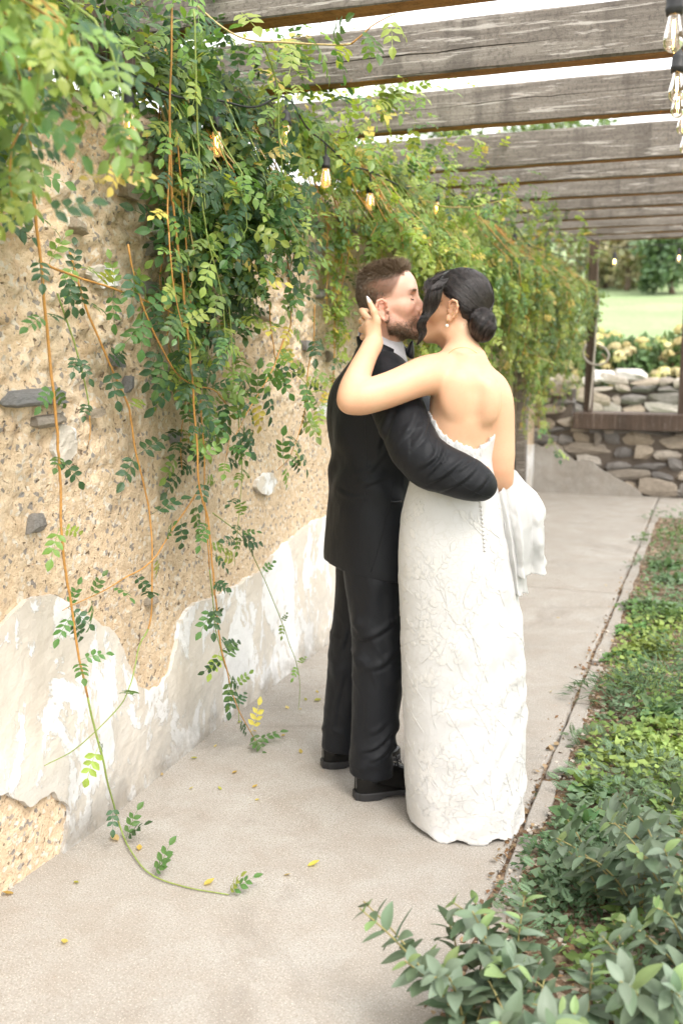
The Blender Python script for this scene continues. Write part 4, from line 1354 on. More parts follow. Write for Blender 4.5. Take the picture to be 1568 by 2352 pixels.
# broad-leaved shrubs in front: opposite oval leaves on arching stems
def oval(seed, L=1.0):
    r = np.random.default_rng(seed)
    n = 9; t = np.linspace(0, 1, n); w = .25*np.sin(np.pi*np.clip(t, 0, 1)**.85)**.8; w[0] = .02; w[-1] = .0
    z = .05*np.sin(t*3+seed)-.22*t*t
    V = []
    for i in range(n):
        for s in (-1, -.5, 0, .5, 1): V.append((s*w[i], t[i], z[i]+.10*abs(s)*w[i]*2-.02*(1-abs(s))*0))
    F = [(i*5+j, i*5+j+1, i*5+6+j, i*5+5+j) for i in range(n-1) for j in range(4)]
    return np.array(V)*L, F


OV = [oval(i) for i in range(4)]
OVM = {}
for ci, c in enumerate(((0.125, 0.18, 0.12), (0.15, 0.205, 0.15), (0.095, 0.15, 0.09), (0.20, 0.29, 0.12))):
    for i, (v, f) in enumerate(OV): OVM[ci, i] = mesh_data('leaf', v, f, M_BLEAF, True, col=np.tile(np.array(c), (len(v), 1)))


def oval_shrub(label, x, y, nst, hgt, spread, seed, lean=(0, 0), Lf=.052):
    r = np.random.default_rng(seed)
    base = np.array((x, y, bed_z(x, y)))
    root = empty('leafy_shrub', base, 0, label, 'shrub', 'broad-leaved shrubs in the bed')
    for i in range(nst):
        a = i*2*math.pi/nst+r.uniform(-.5, .5); ln = hgt*r.uniform(.8, 1.2)
        out = np.array((math.cos(a)*spread*r.uniform(.3, 1)+lean[0], math.sin(a)*spread*r.uniform(.3, 1)+lean[1], 0))
        p = spline([(0, 0, -.02), out*.25+(0, 0, ln*.45), out*.65+(0, 0, ln*.8), out+(0, 0, ln*r.uniform(.85, 1.05))], 22)
        mb = MB(); mb.tube(p, np.linspace(.0034, .0015, 22), 6, col=(0.24, 0.22, 0.08)); st = mb.build('stem', M_STEM, root, smooth=True)
        tg = np.gradient(p, axis=0)
        k = 4
        turn = r.uniform(0, 3)
        while k < 22:
            t_ = tg[k]/np.linalg.norm(tg[k])
            ref = np.cross(t_, (math.cos(turn), math.sin(turn), .3)); ref /= np.linalg.norm(ref)
            tip = (k-4)/18
            for s in (-1, 1):
                if r.random() < .06: continue
                d = ref*s+t_*r.uniform(.25, .7)+np.array((0, 0, r.uniform(-.15, .25)))
                n = t_*.6+np.array((0, 0, .8))+r.normal(scale=.15, size=3)
                B = basis(d, n)
                o = bpy.data.objects.new('leaf', OVM[int(r.choice(4, p=(.4, .3, .24, .06) if tip < .85 else (.2, .2, .1, .5))), int(r.integers(0, 4))]); COL.objects.link(o); o.parent = root
                M = np.eye(4); M[:3, :3] = B*Lf*r.uniform(.8, 1.25)*(1-.5*max(0, tip-.55)/.45); M[:3, 3] = p[k]; o.matrix_basis = Matrix(M.tolist())
            turn += math.pi/2+r.normal(scale=.2)
            k += 2
    return root


def bed_at(x, y, z=.03): p = on_z(x, y, z); return p.x, p.y


SH = [('grey-green oval-leaved shrub leaning over the path edge at the bottom', (1075, 2400), 7, .26, .22, (-.10, .03)), ('broad-leaved shrub at the bottom with stems spread in a fan', (1170, 2350), 6, .27, .18, (-.05, .02)),
      ('oval-leaved shrub in the lower right corner of the bed', (1500, 2440), 6, .26, .24, (0, 0)), ('tall oval-leaved shrub at the right edge of the bed', (1560, 2200), 7, .30, .20, (-.04, 0)),
      ('oval-leaved shrub with a yellowing leaf between corner and path', (1470, 2130), 5, .24, .17, (-.08, 0)), ('broad-leaved shrub farther back against the right edge', (1510, 2020), 6, .24, .18, (-.03, 0)),
      ('low oval-leaved shrub at the bottom middle of the bed', (1340, 2460), 5, .20, .20, (0, 0)), ('slender oval-leaved sprig leaning left over pebbles', (1385, 2075), 3, .20, .12, (-.12, .02)),
      ('oval-leaved shrub just beyond the bottom edge of the picture', (1210, 2500), 6, .24, .22, (-.02, 0)), ('leafy shrub rising behind the corner shrub at the right', (1600, 2340), 6, .28, .2, (-.02, 0))]
for i, (lab, (vx, vy), n, h, sp, ln) in enumerate(SH):
    x, y = bed_at(vx, vy); oval_shrub(lab, x, y, n, h, sp, 400+i, ln, .066)


# low clumps
def blade_leaf(L, W, fine=False): v, f = leaflet((0, 0, 0), (0, 1, .0), (0, 0, 1), L, W, .25, fine); return np.array(v), f


def feather(seed, L=.07):
    """ferny yarrow-like leaf: rib with small side pinnae"""
    V, F = [], []
    r = np.random.default_rng(seed)
    for p in range(9):
        t = .15+p/9*.85; w = .018*math.sin(math.pi*min(1, t+.12))+.003
        for s in (-1, 1):
            v, f = leaflet((0, t*L, -.1*L*t*t), (s, .6, r.uniform(-.2, .3)), (0, 0, 1), w, w*.22, .1, False); b = len(V); V.extend(v); F.extend([tuple(i+b for i in q) for q in f])
    return np.array(V), F


SMALL = [blade_leaf(.018, .007), blade_leaf(.022, .006)]; ROUND = [blade_leaf(.022, .012, True), blade_leaf(.026, .013, True)]; BROAD = [blade_leaf(.07, .024, True), blade_leaf(.085, .026, True)]; FEA = [feather(1), feather(2), feather(3, .09)]; NEED = [blade_leaf(.05, .0028), blade_leaf(.04, .0026)]
KIND = {'feathery': (FEA, GF, .62), 'lime': (ROUND, GL_, 1.0), 'rosette': (BROAD, GB, .9), 'thyme': (SMALL, GD, 1.0), 'spiky': (NEED, (0.06, 0.12, 0.06), 1.2), 'green': (ROUND, (0.09, 0.19, 0.06), .9)}


ROSM = [mesh_data('leaf', v, f, M_GLEAF, col=np.tile(np.array(c), (len(v), 1))) for (v, f) in BROAD for c in (GB, (0.11, 0.20, 0.09))]


def clump(kind, x, y, rad, hgt, n, seed, label):
    shapes, c, sc = KIND[kind]; r = np.random.default_rng(seed)
    base = np.array((x, y, bed_z(x, y))); recs = []
    for i in range(n):
        a = r.uniform(0, 2*math.pi); q = math.sqrt(r.uniform(0, 1)); rr = q*rad*(1+.25*math.sin(3*a+seed))
        z = hgt*(1-q*q)*r.uniform(.35, 1.05)+.004
        d = np.array((math.cos(a)*(q+.2), math.sin(a)*(q+.2), r.uniform(-.15, .9)))+r.normal(scale=.35, size=3); nn = np.array((r.normal(scale=.4), r.normal(scale=.4)-.15, 1))
        if kind in ('rosette',): z = r.uniform(.005, .03); rr *= .35; d[2] = r.uniform(.05, .7)
        recs.append((base+(math.cos(a)*rr, math.sin(a)*rr, z), basis(d, nn), sc*r.uniform(.7, 1.3), c))
    if kind == 'rosette':
        root = empty('low_plant', base, 0, label, 'plant', 'rosette plants in the bed')
        for q, (p, B, sz, c_) in enumerate(recs):
            lo = add('leaf', ROSM[q % len(ROSM)], root); M = np.eye(4); M[:3, :3] = B*sz; M[:3, 3] = p-base; lo.matrix_basis = Matrix(M.tolist())
        return root
    o = joined_leaves('low_plant', recs, shapes, M_GLEAF, None, base, seed=seed)
    del o['kind']; o.location = base
    return tag(o, label, 'plant', kind+' plants in the bed')


LABK = {'feathery': 'grey-green feathery plant', 'lime': 'lime green small-leaved plant', 'rosette': 'rosette of broad pointed leaves', 'thyme': 'dark fine-leaved cushion plant', 'spiky': 'tuft of narrow dark blades', 'green': 'mid-green round-leaved plant'}
_used = {}


def clump_label(k_, vx, vy):
    edge = 1150+(2040-vy)*.41
    across = 'right beside the edging' if vx-edge < 80 else ('a little in from the edging' if vx-edge < 160 else ('midway across the bed' if vx-edge < 260 else 'well into the bed'))
    along = 'near the far slab' if vy < 1260 else 'level with the slab joint' if vy < 1400 else 'level with the gown\'s knee' if vy < 1560 else 'level with the gown\'s shin' if vy < 1690 else 'level with the man\'s shoes' if vy < 1790 else 'level with the gown\'s hem' if vy < 1900 else 'just in front of the gown' if vy < 2000 else 'behind the front shrubs'
    lab = LABK[k_]+' '+across+', '+along
    n = _used[lab] = _used.get(lab, 0)+1
    return lab if n == 1 else ('smaller ' if n == 2 else 'third ')+LABK[k_]+' '+along


CP = [('lime', 1475, 1490, .13, .07, 420, 'pale lime mound standing out in the middle of the bed'), ('spiky', 1430, 1600, .24, .13, 620, 'dark green bushy mound beside the path below the pale lime mound'), ('spiky', 1500, 1570, .2, .12, 420, None), ('feathery', 1390, 1830, .2, .06, 150, 'feathery grey plant close to the broken edging'), ('feathery', 1480, 1790, .24, .08, 200, None), ('feathery', 1540, 1840, .22, .08, 170, None), ('lime', 1520, 1680, .16, .05, 330, 'lime green drift left of the right edge'), ('lime', 1560, 1740, .16, .05, 330, None), ('lime', 1440, 1740, .10, .04, 160, None), ('lime', 1510, 1850, .07, .04, 90, None), ('lime', 1440, 1700, .09, .04, 110, None), ('feathery', 1400, 1755, .2, .05, 130, None), ('rosette', 1400, 1870, .12, .05, 26, None), ('rosette', 1300, 1880, .10, .05, 22, 'broad-leaved rosette nearest the pale edging'), ('rosette', 1340, 1800, .12, .05, 24, None), ('rosette', 1490, 1640, .14, .06, 30, None), ('rosette', 1440, 1290, .2, .08, 40, None), ('rosette', 1530, 1330, .2, .08, 40, None), ('thyme', 1290, 1960, .16, .03, 420, None), ('thyme', 1260, 2040, .16, .035, 420, None), ('thyme', 1240, 1930, .10, .025, 220, None), ('feathery', 1340, 1700, .14, .05, 110, None), ('green', 1480, 1400, .22, .07, 420, None), ('green', 1420, 1440, .14, .05, 240, None), ('green', 1540, 1420, .22, .07, 380, None), ('feathery', 1500, 1290, .3, .10, 170, None), ('green', 1545, 1240, .35, .12, 460, None), ('feathery', 1540, 1195, .4, .14, 190, None), ('spiky', 1550, 1500, .22, .08, 300, None), ('spiky', 1395, 1382, .10, .03, 160, 'small grassy tuft spilling over the path edge by the joint'), ('green', 1380, 1500, .10, .03, 160, None), ('feathery', 1300, 1990, .14, .045, 70, None), ('feathery', 1400, 2000, .18, .05, 90, None), ('thyme', 1330, 1915, .14, .025, 300, None), ('feathery', 1250, 2110, .16, .05, 80, None), ('thyme', 1340, 2060, .18, .03, 400, None)]
for i, (k_, vx, vy, rad, h, n, lab) in enumerate(CP):
    x, y = bed_at(vx, vy); x = max(x+.04, -.45+rad*.85); clump(k_, x, y, rad, h, n, 500+i, lab or clump_label(k_, vx, vy))

# ground cover and leaf litter that nobody could count
r = np.random.default_rng(77); recs = []
N_ = 36000
yy_ = 1.6+7.9*r.beta(1.1, 1.6, N_); xx_ = -.41+r.uniform(0, 1, N_)**.9*(1.2+.18*yy_)
den_ = fbm(xx_*2.2, yy_*1.6, s=60); q_ = fbm(xx_*1.3+9, yy_*1.1, s=63); zz_ = bed_za(xx_, yy_)
for x, y, dens, q, z in zip(xx_, yy_, den_, q_, zz_):
    if dens < -.16-.16*min(1, (y-2)/2): continue
    c = GB if q < -.1 else (GF if q < .12 else ((0.13, 0.22, 0.06) if q < .26 else GL_))
    d = r.normal(size=3); d[2] = abs(d[2])*.6; n_ = np.array((r.normal(scale=.4), r.normal(scale=.4)-.1, 1))
    recs.append((np.array((x, y, z+r.uniform(.0, .05)*(1+.10*y))), basis(d, n_), r.uniform(.8, 1.6), c))
o = joined_leaves('ground_cover', recs, [blade_leaf(.022, .012), blade_leaf(.026, .013)]+SMALL+[blade_leaf(.03, .008)], M_GLEAF, None, np.zeros(3), seed=5); tag(o, 'mixed low green ground cover filling the planting bed', 'ground cover')
LIT = [(0.19, 0.10, 0.055), (0.27, 0.16, 0.09), (0.13, 0.075, 0.045), (0.36, 0.26, 0.16)]
recs = []
N_ = 3400
yy_ = 1.5+6.5*r.beta(1.0, 2.2, N_); ii_ = np.arange(N_)
xx_ = np.where(ii_ < 420, -.515+r.normal(scale=.022, size=N_), np.where(ii_ < 1000, -.49+np.abs(r.normal(scale=.05, size=N_)), -.46+r.uniform(0, 1, N_)*(.9+.1*yy_)))
zz_ = np.where(xx_ > -.455, bed_za(xx_, yy_), np.where(xx_ < -.525, .004, -.004))+.006
for x, y, z in zip(xx_, yy_, zz_):
    d = r.normal(size=3); d[2] *= .35; n_ = np.array((r.normal(scale=.5), r.normal(scale=.5), 1))
    recs.append((np.array((x, y, z)), basis(d, n_), r.uniform(.5, 1.1), LIT[r.integers(0, 4)]))
o = joined_leaves('leaf_litter', recs, SMALL+[ROUND[0]], M_GLEAF, None, np.zeros(3), seed=6); tag(o, 'dry brown leaf litter along the edging and bed', 'leaf litter')
mb = MB(); pv, pf = None, None
_pr = [rock_mesh('pebble', 900+i, M_STONE, n=3) for i in range(3)]
PB = []
for me in _pr:
    v = np.zeros(len(me.vertices)*3); me.vertices.foreach_get('co', v); PB.append((v.reshape(-1, 3), [tuple(p.vertices) for p in me.polygons]))
M_PEB = NT('pebble_gravel'); M_PEB.pbr(M_PEB.attr(), .85); M_PEB = M_PEB.mat
N_ = 900
yy_ = 1.6+5*r.beta(1.0, 2.0, N_); ii_ = np.arange(N_)
xx_ = np.where(ii_ < 350, -.50+np.abs(r.normal(scale=.05, size=N_)), -.45+r.uniform(0, 1, N_)*(.6+.1*yy_)); zz_ = np.where(xx_ > -.455, bed_za(xx_, yy_), 0)
for i, (x, y, z) in enumerate(zip(xx_, yy_, zz_)):
    v, f = PB[i % 3]; s = r.uniform(.006, .018); a = r.uniform(0, 6)
    Rz = np.array(((math.cos(a), -math.sin(a), 0), (math.sin(a), math.cos(a), 0), (0, 0, .6)))
    k_ = r.uniform(.25, .62); mb.put(v@Rz.T*s+(x, y, z+s*.15), f, 0, (k_, k_*.9, k_*.78))
tag(mb.build('gravel', M_PEB), 'pale pebbles scattered in the bed', 'gravel', kind='stuff')

# ================================================================== beyond the end wall
HY = (0.07, 0.13, 0.05)
fv, ff_ = [], []
r = np.random.default_rng(3)
for i in range(70):
    d = r.normal(size=3); d /= np.linalg.norm(d); d[2] = abs(d[2])*.9-.15
    v, f = leaflet(d*.07, np.cross(d, r.normal(size=3)), d, .05, .02, .1, False); b = len(fv); fv.extend(np.array(v)*np.array((1, 1, .85))); ff_.extend([tuple(k_+b for k_ in q) for q in f])
FLW = [mesh_data('flower_head', fv, ff_, M_GLEAF, col=np.tile(np.array(c), (len(fv), 1))) for c in ((0.62, 0.55, 0.26), (0.66, 0.60, 0.36), (0.50, 0.50, 0.20))]
HL = [blade_leaf(.12, .045), blade_leaf(.10, .04)]


def hydrangea(label, x, y, rad, hgt, seed, nf=16):
    r = np.random.default_rng(seed); z0 = float(terrain(np.array([[x]]), np.array([[y]]))[0, 0]); base = np.array((x, y, z0))
    root = empty('hydrangea_bush', base, 0, label, 'bush', 'hydrangea bushes on the terrace'); recs = []
    for i in range(620):
        d = r.normal(size=3); d /= np.linalg.norm(d); d[2] = abs(d[2]); q = r.uniform(.55, 1)**.5
        p = base+d*np.array((rad, rad, hgt*.92))*q
        recs.append((p, basis(d+r.normal(scale=.5, size=3), (d[0], d[1]-.3, .8)), r.uniform(.7, 1.2), (HY, (0.05, 0.10, 0.04), (0.10, 0.17, 0.06))[r.integers(0, 3)]))
    joined_leaves('foliage', recs, HL, M_TLEAF, root, base, seed=seed)
    for i in range(nf):
        d = r.normal(size=3); d /= np.linalg.norm(d); d[2] = abs(d[2])*.9+.05; d[1] = -abs(d[1])
        add('flower_head', FLW[r.integers(0, 3)], root, d*np.array((rad, rad, hgt))*1.0, (r.uniform(-.3, .3), r.uniform(-.3, .3), r.uniform(0, 6)), r.uniform(.8, 1.3))
    mb = MB()
    for i in range(5): mb.tube([(r.normal(scale=.03), r.normal(scale=.03), 0), (r.normal(scale=.2), r.normal(scale=.2), hgt*.7)], .012, 5, col=(0.16, 0.10, 0.06))
    mb.build('stems', M_STEM, root)


HB = [(1400, 800, 14.1, .55, .75), (1450, 820, 13.9, .5, .70), (1490, 815, 14.2, .55, .75), (1535, 830, 13.8, .55, .72), (1580, 800, 14.3, .6, .9), (1370, 770, 15.0, .6, .85), (1330, 780, 14.4, .6, .8), (1270, 790, 14.6, .6, .8)]
HN = ['second from the far timber post', 'third from the far timber post', 'in the middle of the opening', 'low before the right post', 'tall at the right post', 'just right of the far timber post', 'behind the far timber post', 'half hidden behind the vine curtain']
for i, (vx, vy, yy, rad, h) in enumerate(HB):
    p = on_y(vx, vy, yy); hydrangea('hydrangea bush with creamy yellow flower heads '+HN[i], p.x, yy, rad, h, 600+i)


def lobes_tree(name, label, x, y, h, rad, seed, cols, nl=2600, leaf=.28, trunk=.35, cat='tree', low=.25, group=None):
    r = np.random.default_rng(seed); z0 = float(terrain(np.array([[x]]), np.array([[y]]))[0, 0])-.05; base = np.array((x, y, z0))
    root = empty(name, base, 0, label, cat, group)
    mb = MB(); brown = (0.09, 0.065, 0.045)
    tp = spline([(0, 0, 0), (r.normal(scale=.1), r.normal(scale=.1), h*.3), (r.normal(scale=.25), r.normal(scale=.25), h*.62)], 10); mb.tube(tp, np.linspace(trunk*.5, trunk*.16, 10), 8, col=brown)
    L = []
    for i in range(11):
        a = r.uniform(0, 6.28); zz = h*r.uniform(low+.12, .92); rr = rad*r.uniform(.15, .75)*(1-abs(zz/h-.55)*.7)
        c = np.array((math.cos(a)*rr, math.sin(a)*rr, zz)); L.append((c, rad*r.uniform(.28, .5)))
        mb.tube([tp[r.integers(3, 9)], c*.6+np.array((0, 0, zz*.25)), c], [trunk*.16, trunk*.09, trunk*.03], 5, col=brown)
    mb.build('trunk', M_STEM, root, smooth=True)
    recs = []
    shp = [blade_leaf(leaf, leaf*.36), blade_leaf(leaf*.8, leaf*.34)]
    for i in range(nl):
        c, s = L[r.integers(0, len(L))]; d = r.normal(size=3); d /= np.linalg.norm(d)
        p = base+c+d*s*r.uniform(.35, 1.05)*np.array((1, 1, .8))
        recs.append((p, basis(r.normal(size=3)+(0, 0, -.3), r.normal(size=3)*.6+(0, -.2, 1)), r.uniform(.6, 1.3), cols[r.integers(0, len(cols))]))
    o = joined_leaves('crown', recs, shp, M_TLEAF, root, base, seed=seed); del o['kind']
    return root


DKT = [(0.075, 0.14, 0.08), (0.10, 0.17, 0.095), (0.13, 0.20, 0.11)]; LTT = [(0.11, 0.19, 0.07), (0.15, 0.23, 0.085), (0.09, 0.16, 0.065)]; TAN = [(0.25, 0.22, 0.15), (0.32, 0.28, 0.19), (0.19, 0.20, 0.12)]
TR_ = [('dark conifer-like tree at the right above the lawn', 1545, 640, 40, 4.6, 2.4, DKT), ('dark tree filling the gap behind the far bulbs', 1450, 600, 55, 5.6, 4.0, DKT), ('tall green tree seen between the farther joists', 1250, 560, 52, 7.8, 4.6, LTT), ('green tree rising beside the tall one above the joists', 1120, 560, 48, 7.3, 4.4, LTT), ('tall dark tree beyond the right end of the lawn', 1600, 600, 60, 5.8, 4.5, DKT), ('dark tree at the far left of the lawn skyline', 1350, 600, 58, 5.8, 4.2, DKT)]
for i, (lab, vx, vy, yy, h, rad, cols) in enumerate(TR_):
    p = on_y(vx, vy, yy); lobes_tree('tree', lab, p.x, yy, h, rad, 700+i, cols, 3400, .42, .5, group='trees on the skyline')
for i, (lab, vx, vy, yy, h, rad, cols) in enumerate([('big tan-green shrub on the lawn below the dark trees', 1440, 640, 36, 3.0, 2.0, TAN), ('rounded dark shrub at the right of the lawn', 1545, 650, 34, 2.8, 1.5, DKT), ('tan shrub partly hidden by the vine curtain', 1390, 640, 38, 3.0, 1.8, TAN)]):
    p = on_y(vx, vy, yy); lobes_tree('lawn_shrub', lab, p.x, yy, h, rad, 760+i, cols, 2200, .26, .2, 'shrub', .02, 'shrubs on the lawn')
# ================================================================== the couple (modelled in u right / v away / w up, turned by the path's yaw)
def P3(x, y, v):
    u, w = LU(x, y, v); return (u, v, w)


def P4(x, y, v, r): return (*P3(x, y, v), r)


def sight_of(P):
    """back from model space to the survey sight (x, y)"""
    u, v, z = P[:, 0], P[:, 1], P[:, 2]-CAM_H
    k = v*_CP-z*_SP
    return 784+FPX*u/k, 1176-FPX*(v*_SP+z*_CP)/k


def crease(V, Q, lines):
    """press soft cloth folds into the near side: lines of (points, half width in sight units, height)"""
    N = vnormals(V, Q); x, y = sight_of(V); D = np.zeros(len(V)); fr = np.clip(-N[:, 1]*1.6+.25, 0, 1)
    for pts, wd_, amp in lines:
        p = spline(pts, 14); best = np.full(len(V), 1e9); sg = np.zeros(len(V)); tp = np.zeros(len(V))
        for i in range(13):
            ax, ay = p[i]; bx, by = p[i+1]; ex, ey = bx-ax, by-ay; L2 = ex*ex+ey*ey
            t = np.clip(((x-ax)*ex+(y-ay)*ey)/L2, 0, 1); dx, dy = x-ax-t*ex, y-ay-t*ey; d = np.hypot(dx, dy)
            m = d < best; best = np.where(m, d, best); sg = np.where(m, np.sign(ex*dy-ey*dx), sg); tp = np.where(m, (i+t)/13, tp)
        sd = best*sg; env = np.sin(np.pi*np.clip(tp*.92+.04, 0, 1))**.7
        D += amp*env*(np.exp(-((sd-wd_*.7)/wd_)**2)-.8*np.exp(-((sd+wd_*.5)/(wd_*.6))**2))
    return V+N*(D*fr)[:, None]


def mat_skin(name, base, red, dark):
    m = NT(name); c = m.coord()
    n = m.noise(22, 4, 0.6, c); n2 = m.noise(140, 3, 0.6, c)
    col = m.mix(m.ramp(n, [(0.35, 0.0), (0.7, 0.55)]), base, red)
    col = m.mix(m.ramp(m.noise(5, 3, 0.6, c), [(0.42, 0.0), (0.66, 0.6)]), col, tuple(x*y for x, y in zip(red, (1.0, .88, .86))))
    col = m.mix(m.ramp(n2, [(0.3, 0.25), (0.5, 0.0)]), col, dark)
    a = m.n('VertexColor', layer_name='Col')
    col = m.mix(1.0, col, a.outputs[0], 'MULTIPLY')
    p = m.pbr(col, m.ramp(n2, [(0.3, 0.42), (0.7, 0.55)]), m.bump(m.noise(420, 2, 0.6, c), 0.10, 0.002))
    p.inputs['Subsurface Weight'].default_value = 0.22
    p.inputs['Subsurface Radius'].default_value = (0.010, 0.004, 0.002)
    p.inputs['Subsurface Scale'].default_value = 0.6
    p.inputs['Specular IOR Level'].default_value = 0.4
    return m.mat


def mat_cloth(name, col, rough, scale, bump, sheen=0.0):
    m = NT(name); c = m.coord()
    wv = m.noise(scale, 2, 0.6, c); big = m.noise(9, 4, 0.6, c)
    cc = m.mix(m.ramp(wv, [(0.35, 0.35), (0.6, 0.0)]), col, tuple(x*0.55 for x in col))
    p = m.pbr(cc, rough, m.bump(m.math('ADD', wv, m.math('MULTIPLY', big, 0.8)), bump, 0.003))
    p.inputs['Sheen Weight'].default_value = sheen; p.inputs['Sheen Roughness'].default_value = 0.4
    p.inputs['Specular IOR Level'].default_value = 0.25
    return m.mat


def mat_dress():
    m = NT('ivory_lace'); c = m.coord()
    net = m.voro(330, c, 'DISTANCE_TO_EDGE'); big = m.noise(5, 4, 0.6, c)
    flo = m.voro(26, c, 'DISTANCE_TO_EDGE')
    col = m.ramp(big, [(0.3, (0.535, 0.533, 0.527)), (0.7, (0.58, 0.578, 0.574))])
    wv = m.n('VectorMath', operation='ADD'); m.t.links.new(c, wv.inputs[0])
    sc_ = m.n('VectorMath', operation='SCALE'); m.t.links.new(m.noise(14, 3, 0.6, c, out=1), sc_.inputs[0]); sc_.inputs[3].default_value = 0.06; m.t.links.new(sc_.outputs[0], wv.inputs[1])
    vein = m.ramp(m.voro(44, wv.outputs[0], 'DISTANCE_TO_EDGE'), [(0.0, 1.0), (0.06, 0.5), (0.14, 0.0)])
    patch = m.ramp(m.noise(7, 3, 0.6, c), [(0.42, 0.0), (0.58, 1.0)])
    mot = m.math('MULTIPLY', vein, patch)
    col = m.mix(m.math('MULTIPLY', mot, 0.45), col, (0.50, 0.49, 0.465))
    p = m.pbr(col, 0.62, m.bump(m.math('ADD', m.math('ADD', m.math('MULTIPLY', m.ramp(net, [(0.0, 1.0), (0.12, 0.0)]), 0.35), m.math('MULTIPLY', m.noise(60, 4, 0.7, c), 0.5)), m.math('MULTIPLY', mot, 1.0)), 0.20, 0.003))
    p.inputs['Subsurface Weight'].default_value = 0.2
    p.inputs['Subsurface Radius'].default_value = (0.01, 0.01, 0.01)
    p.inputs['Subsurface Scale'].default_value = 0.5
    p.inputs['Sheen Weight'].default_value = 0.2
    return m.mat


def mat_tulle():
    m = NT('sheer_white_tulle'); c = m.coord()
    p = m.pbr((0.70, 0.698, 0.692), 0.6, m.bump(m.noise(220, 3, 0.6, c), 0.25, 0.002))
    t = m.n('BsdfTranslucent'); t.inputs[0].default_value = (0.88, 0.88, 0.87, 1)
    x = m.n('MixShader'); x.inputs[0].default_value = 0.45
    m.t.links.new(p.outputs[0], x.inputs[1]); m.t.links.new(t.outputs[0], x.inputs[2])
    tr = m.n('BsdfTransparent'); y = m.n('MixShader'); y.inputs[0].default_value = 0.10
    m.t.links.new(x.outputs[0], y.inputs[1]); m.t.links.new(tr.outputs[0], y.inputs[2]); m.t.links.new(y.outputs[0], m.out.inputs[0])
    return m.mat


def mat_hair(name, a, b, rough=0.38):
    m = NT(name); c = m.attr()
    s = m.sep(c)[0]
    col = m.ramp(s, [(0.0, a), (1.0, b)])
    p = m.pbr(col, rough); p.inputs['Specular IOR Level'].default_value = 0.5
    return m.mat


M_SKIN_G = mat_skin('fair_skin', (0.66, 0.43, 0.33), (0.64, 0.345, 0.26), (0.50, 0.29, 0.20))
M_SKIN_B = mat_skin('tan_skin', (0.66, 0.415, 0.265), (0.66, 0.385, 0.25), (0.56, 0.33, 0.20))
M_SUIT = mat_cloth('black_wool_suiting', (0.0072, 0.0083, 0.0110), 0.58, 520, 0.2, 0.05)
M_SATIN = simple('black_satin', (0.008, 0.009, 0.011), 0.28)
M_SHIRT = mat_cloth('white_shirt_cotton', (0.66, 0.66, 0.71), 0.7, 500, 0.1)
M_PATENT = simple('black_patent_leather', (0.004, 0.004, 0.004), 0.05, Specular_IOR_Level=0.35)
M_SOLE = simple('black_rubber_sole', (0.018, 0.018, 0.019), 0.5)
M_DRESS, M_TULLE = mat_dress(), mat_tulle()
M_LACE = simple('raised_ivory_embroidery', (0.575, 0.566, 0.548), 0.5)
M_HAIR_G = mat_hair('brown_hair', (0.058, 0.037, 0.022), (0.21, 0.145, 0.092), 0.45)
M_HAIR_B = mat_hair('black_brown_hair', (0.0040, 0.0032, 0.0032), (0.060, 0.045, 0.042), 0.32)
M_NAIL = simple('pale_pink_nail', (0.74, 0.66, 0.65), 0.2)
M_GOLD = simple('gold', (0.85, 0.55, 0.22), 0.22, Metallic=1.0)
M_PEARL = simple('pearl', (0.86, 0.82, 0.76), 0.15)


def strands(name, mat, parent, o0, roots, dirs, curls, lens, width, segs=3, seed=0, taper=0.25, tone=None):
    """short hairs as tapered ribbons: root, start direction, bend vector"""
    r = np.random.default_rng(seed)
    n = len(roots)
    t = np.linspace(0, 1, segs+1)
    P = roots[:, None, :]+dirs[:, None, :]*(lens[:, None]*t[None, :])[..., None]+curls[:, None, :]*(lens[:, None]*t[None, :]**2)[..., None]
    side = np.cross(dirs, r.normal(size=(n, 3))); side /= np.linalg.norm(side, axis=1)[:, None]+1e-9
    wd = width*(1-(1-taper)*t)
    A = P+side[:, None, :]*wd[None, :, None]; B = P-side[:, None, :]*wd[None, :, None]
    V = np.stack([A, B], 2).reshape(-1, 3)
    m_ = (segs+1)*2
    base = (np.arange(n)*m_)[:, None]
    Q = np.concatenate([base+np.array([2*i, 2*i+1, 2*i+3, 2*i+2])[None, :] for i in range(segs)])
    tn = r.uniform(0, 1, n) if tone is None else tone
    col = np.repeat(tn, m_)[:, None].repeat(3, 1)
    return make(name, V-np.array(o0), Q, mat, parent, smooth=True, col=col)


def tubes(name, curves, rad, mat, parent, o0, tones, n=3):
    Vs, Qs, Cs, b = [], [], [], 0
    a = np.arange(n)*2*math.pi/n
    for c, tn in zip(curves, tones):
        m_ = len(c)
        t = np.gradient(c, axis=0); t /= np.linalg.norm(t, axis=1)[:, None]+1e-12
        ref = np.array((0.3, 0.2, 0.93))
        nx = np.cross(t, ref); nx /= np.linalg.norm(nx, axis=1)[:, None]+1e-12
        ny = np.cross(t, nx)
        r = rad*np.minimum(1, np.minimum(np.linspace(0.35, 4, m_), np.linspace(4, 0.25, m_)))
        V = c[:, None, :]+r[:, None, None]*(np.cos(a)[None, :, None]*nx[:, None, :]+np.sin(a)[None, :, None]*ny[:, None, :])
        Vs.append(V.reshape(-1, 3))
        i = (np.arange(m_-1)[:, None]*n+np.arange(n)[None, :])
        j = (np.arange(m_-1)[:, None]*n+(np.arange(n)[None, :]+1) % n)
        Qs.append(np.stack([i, j, j+n, i+n], -1).reshape(-1, 4)+b); b += m_*n
        Cs.append(np.full((m_*n, 3), tn))
    return make(name, np.vstack(Vs)-np.array(o0), np.vstack(Qs), mat, parent, smooth=True, col=np.vstack(Cs))


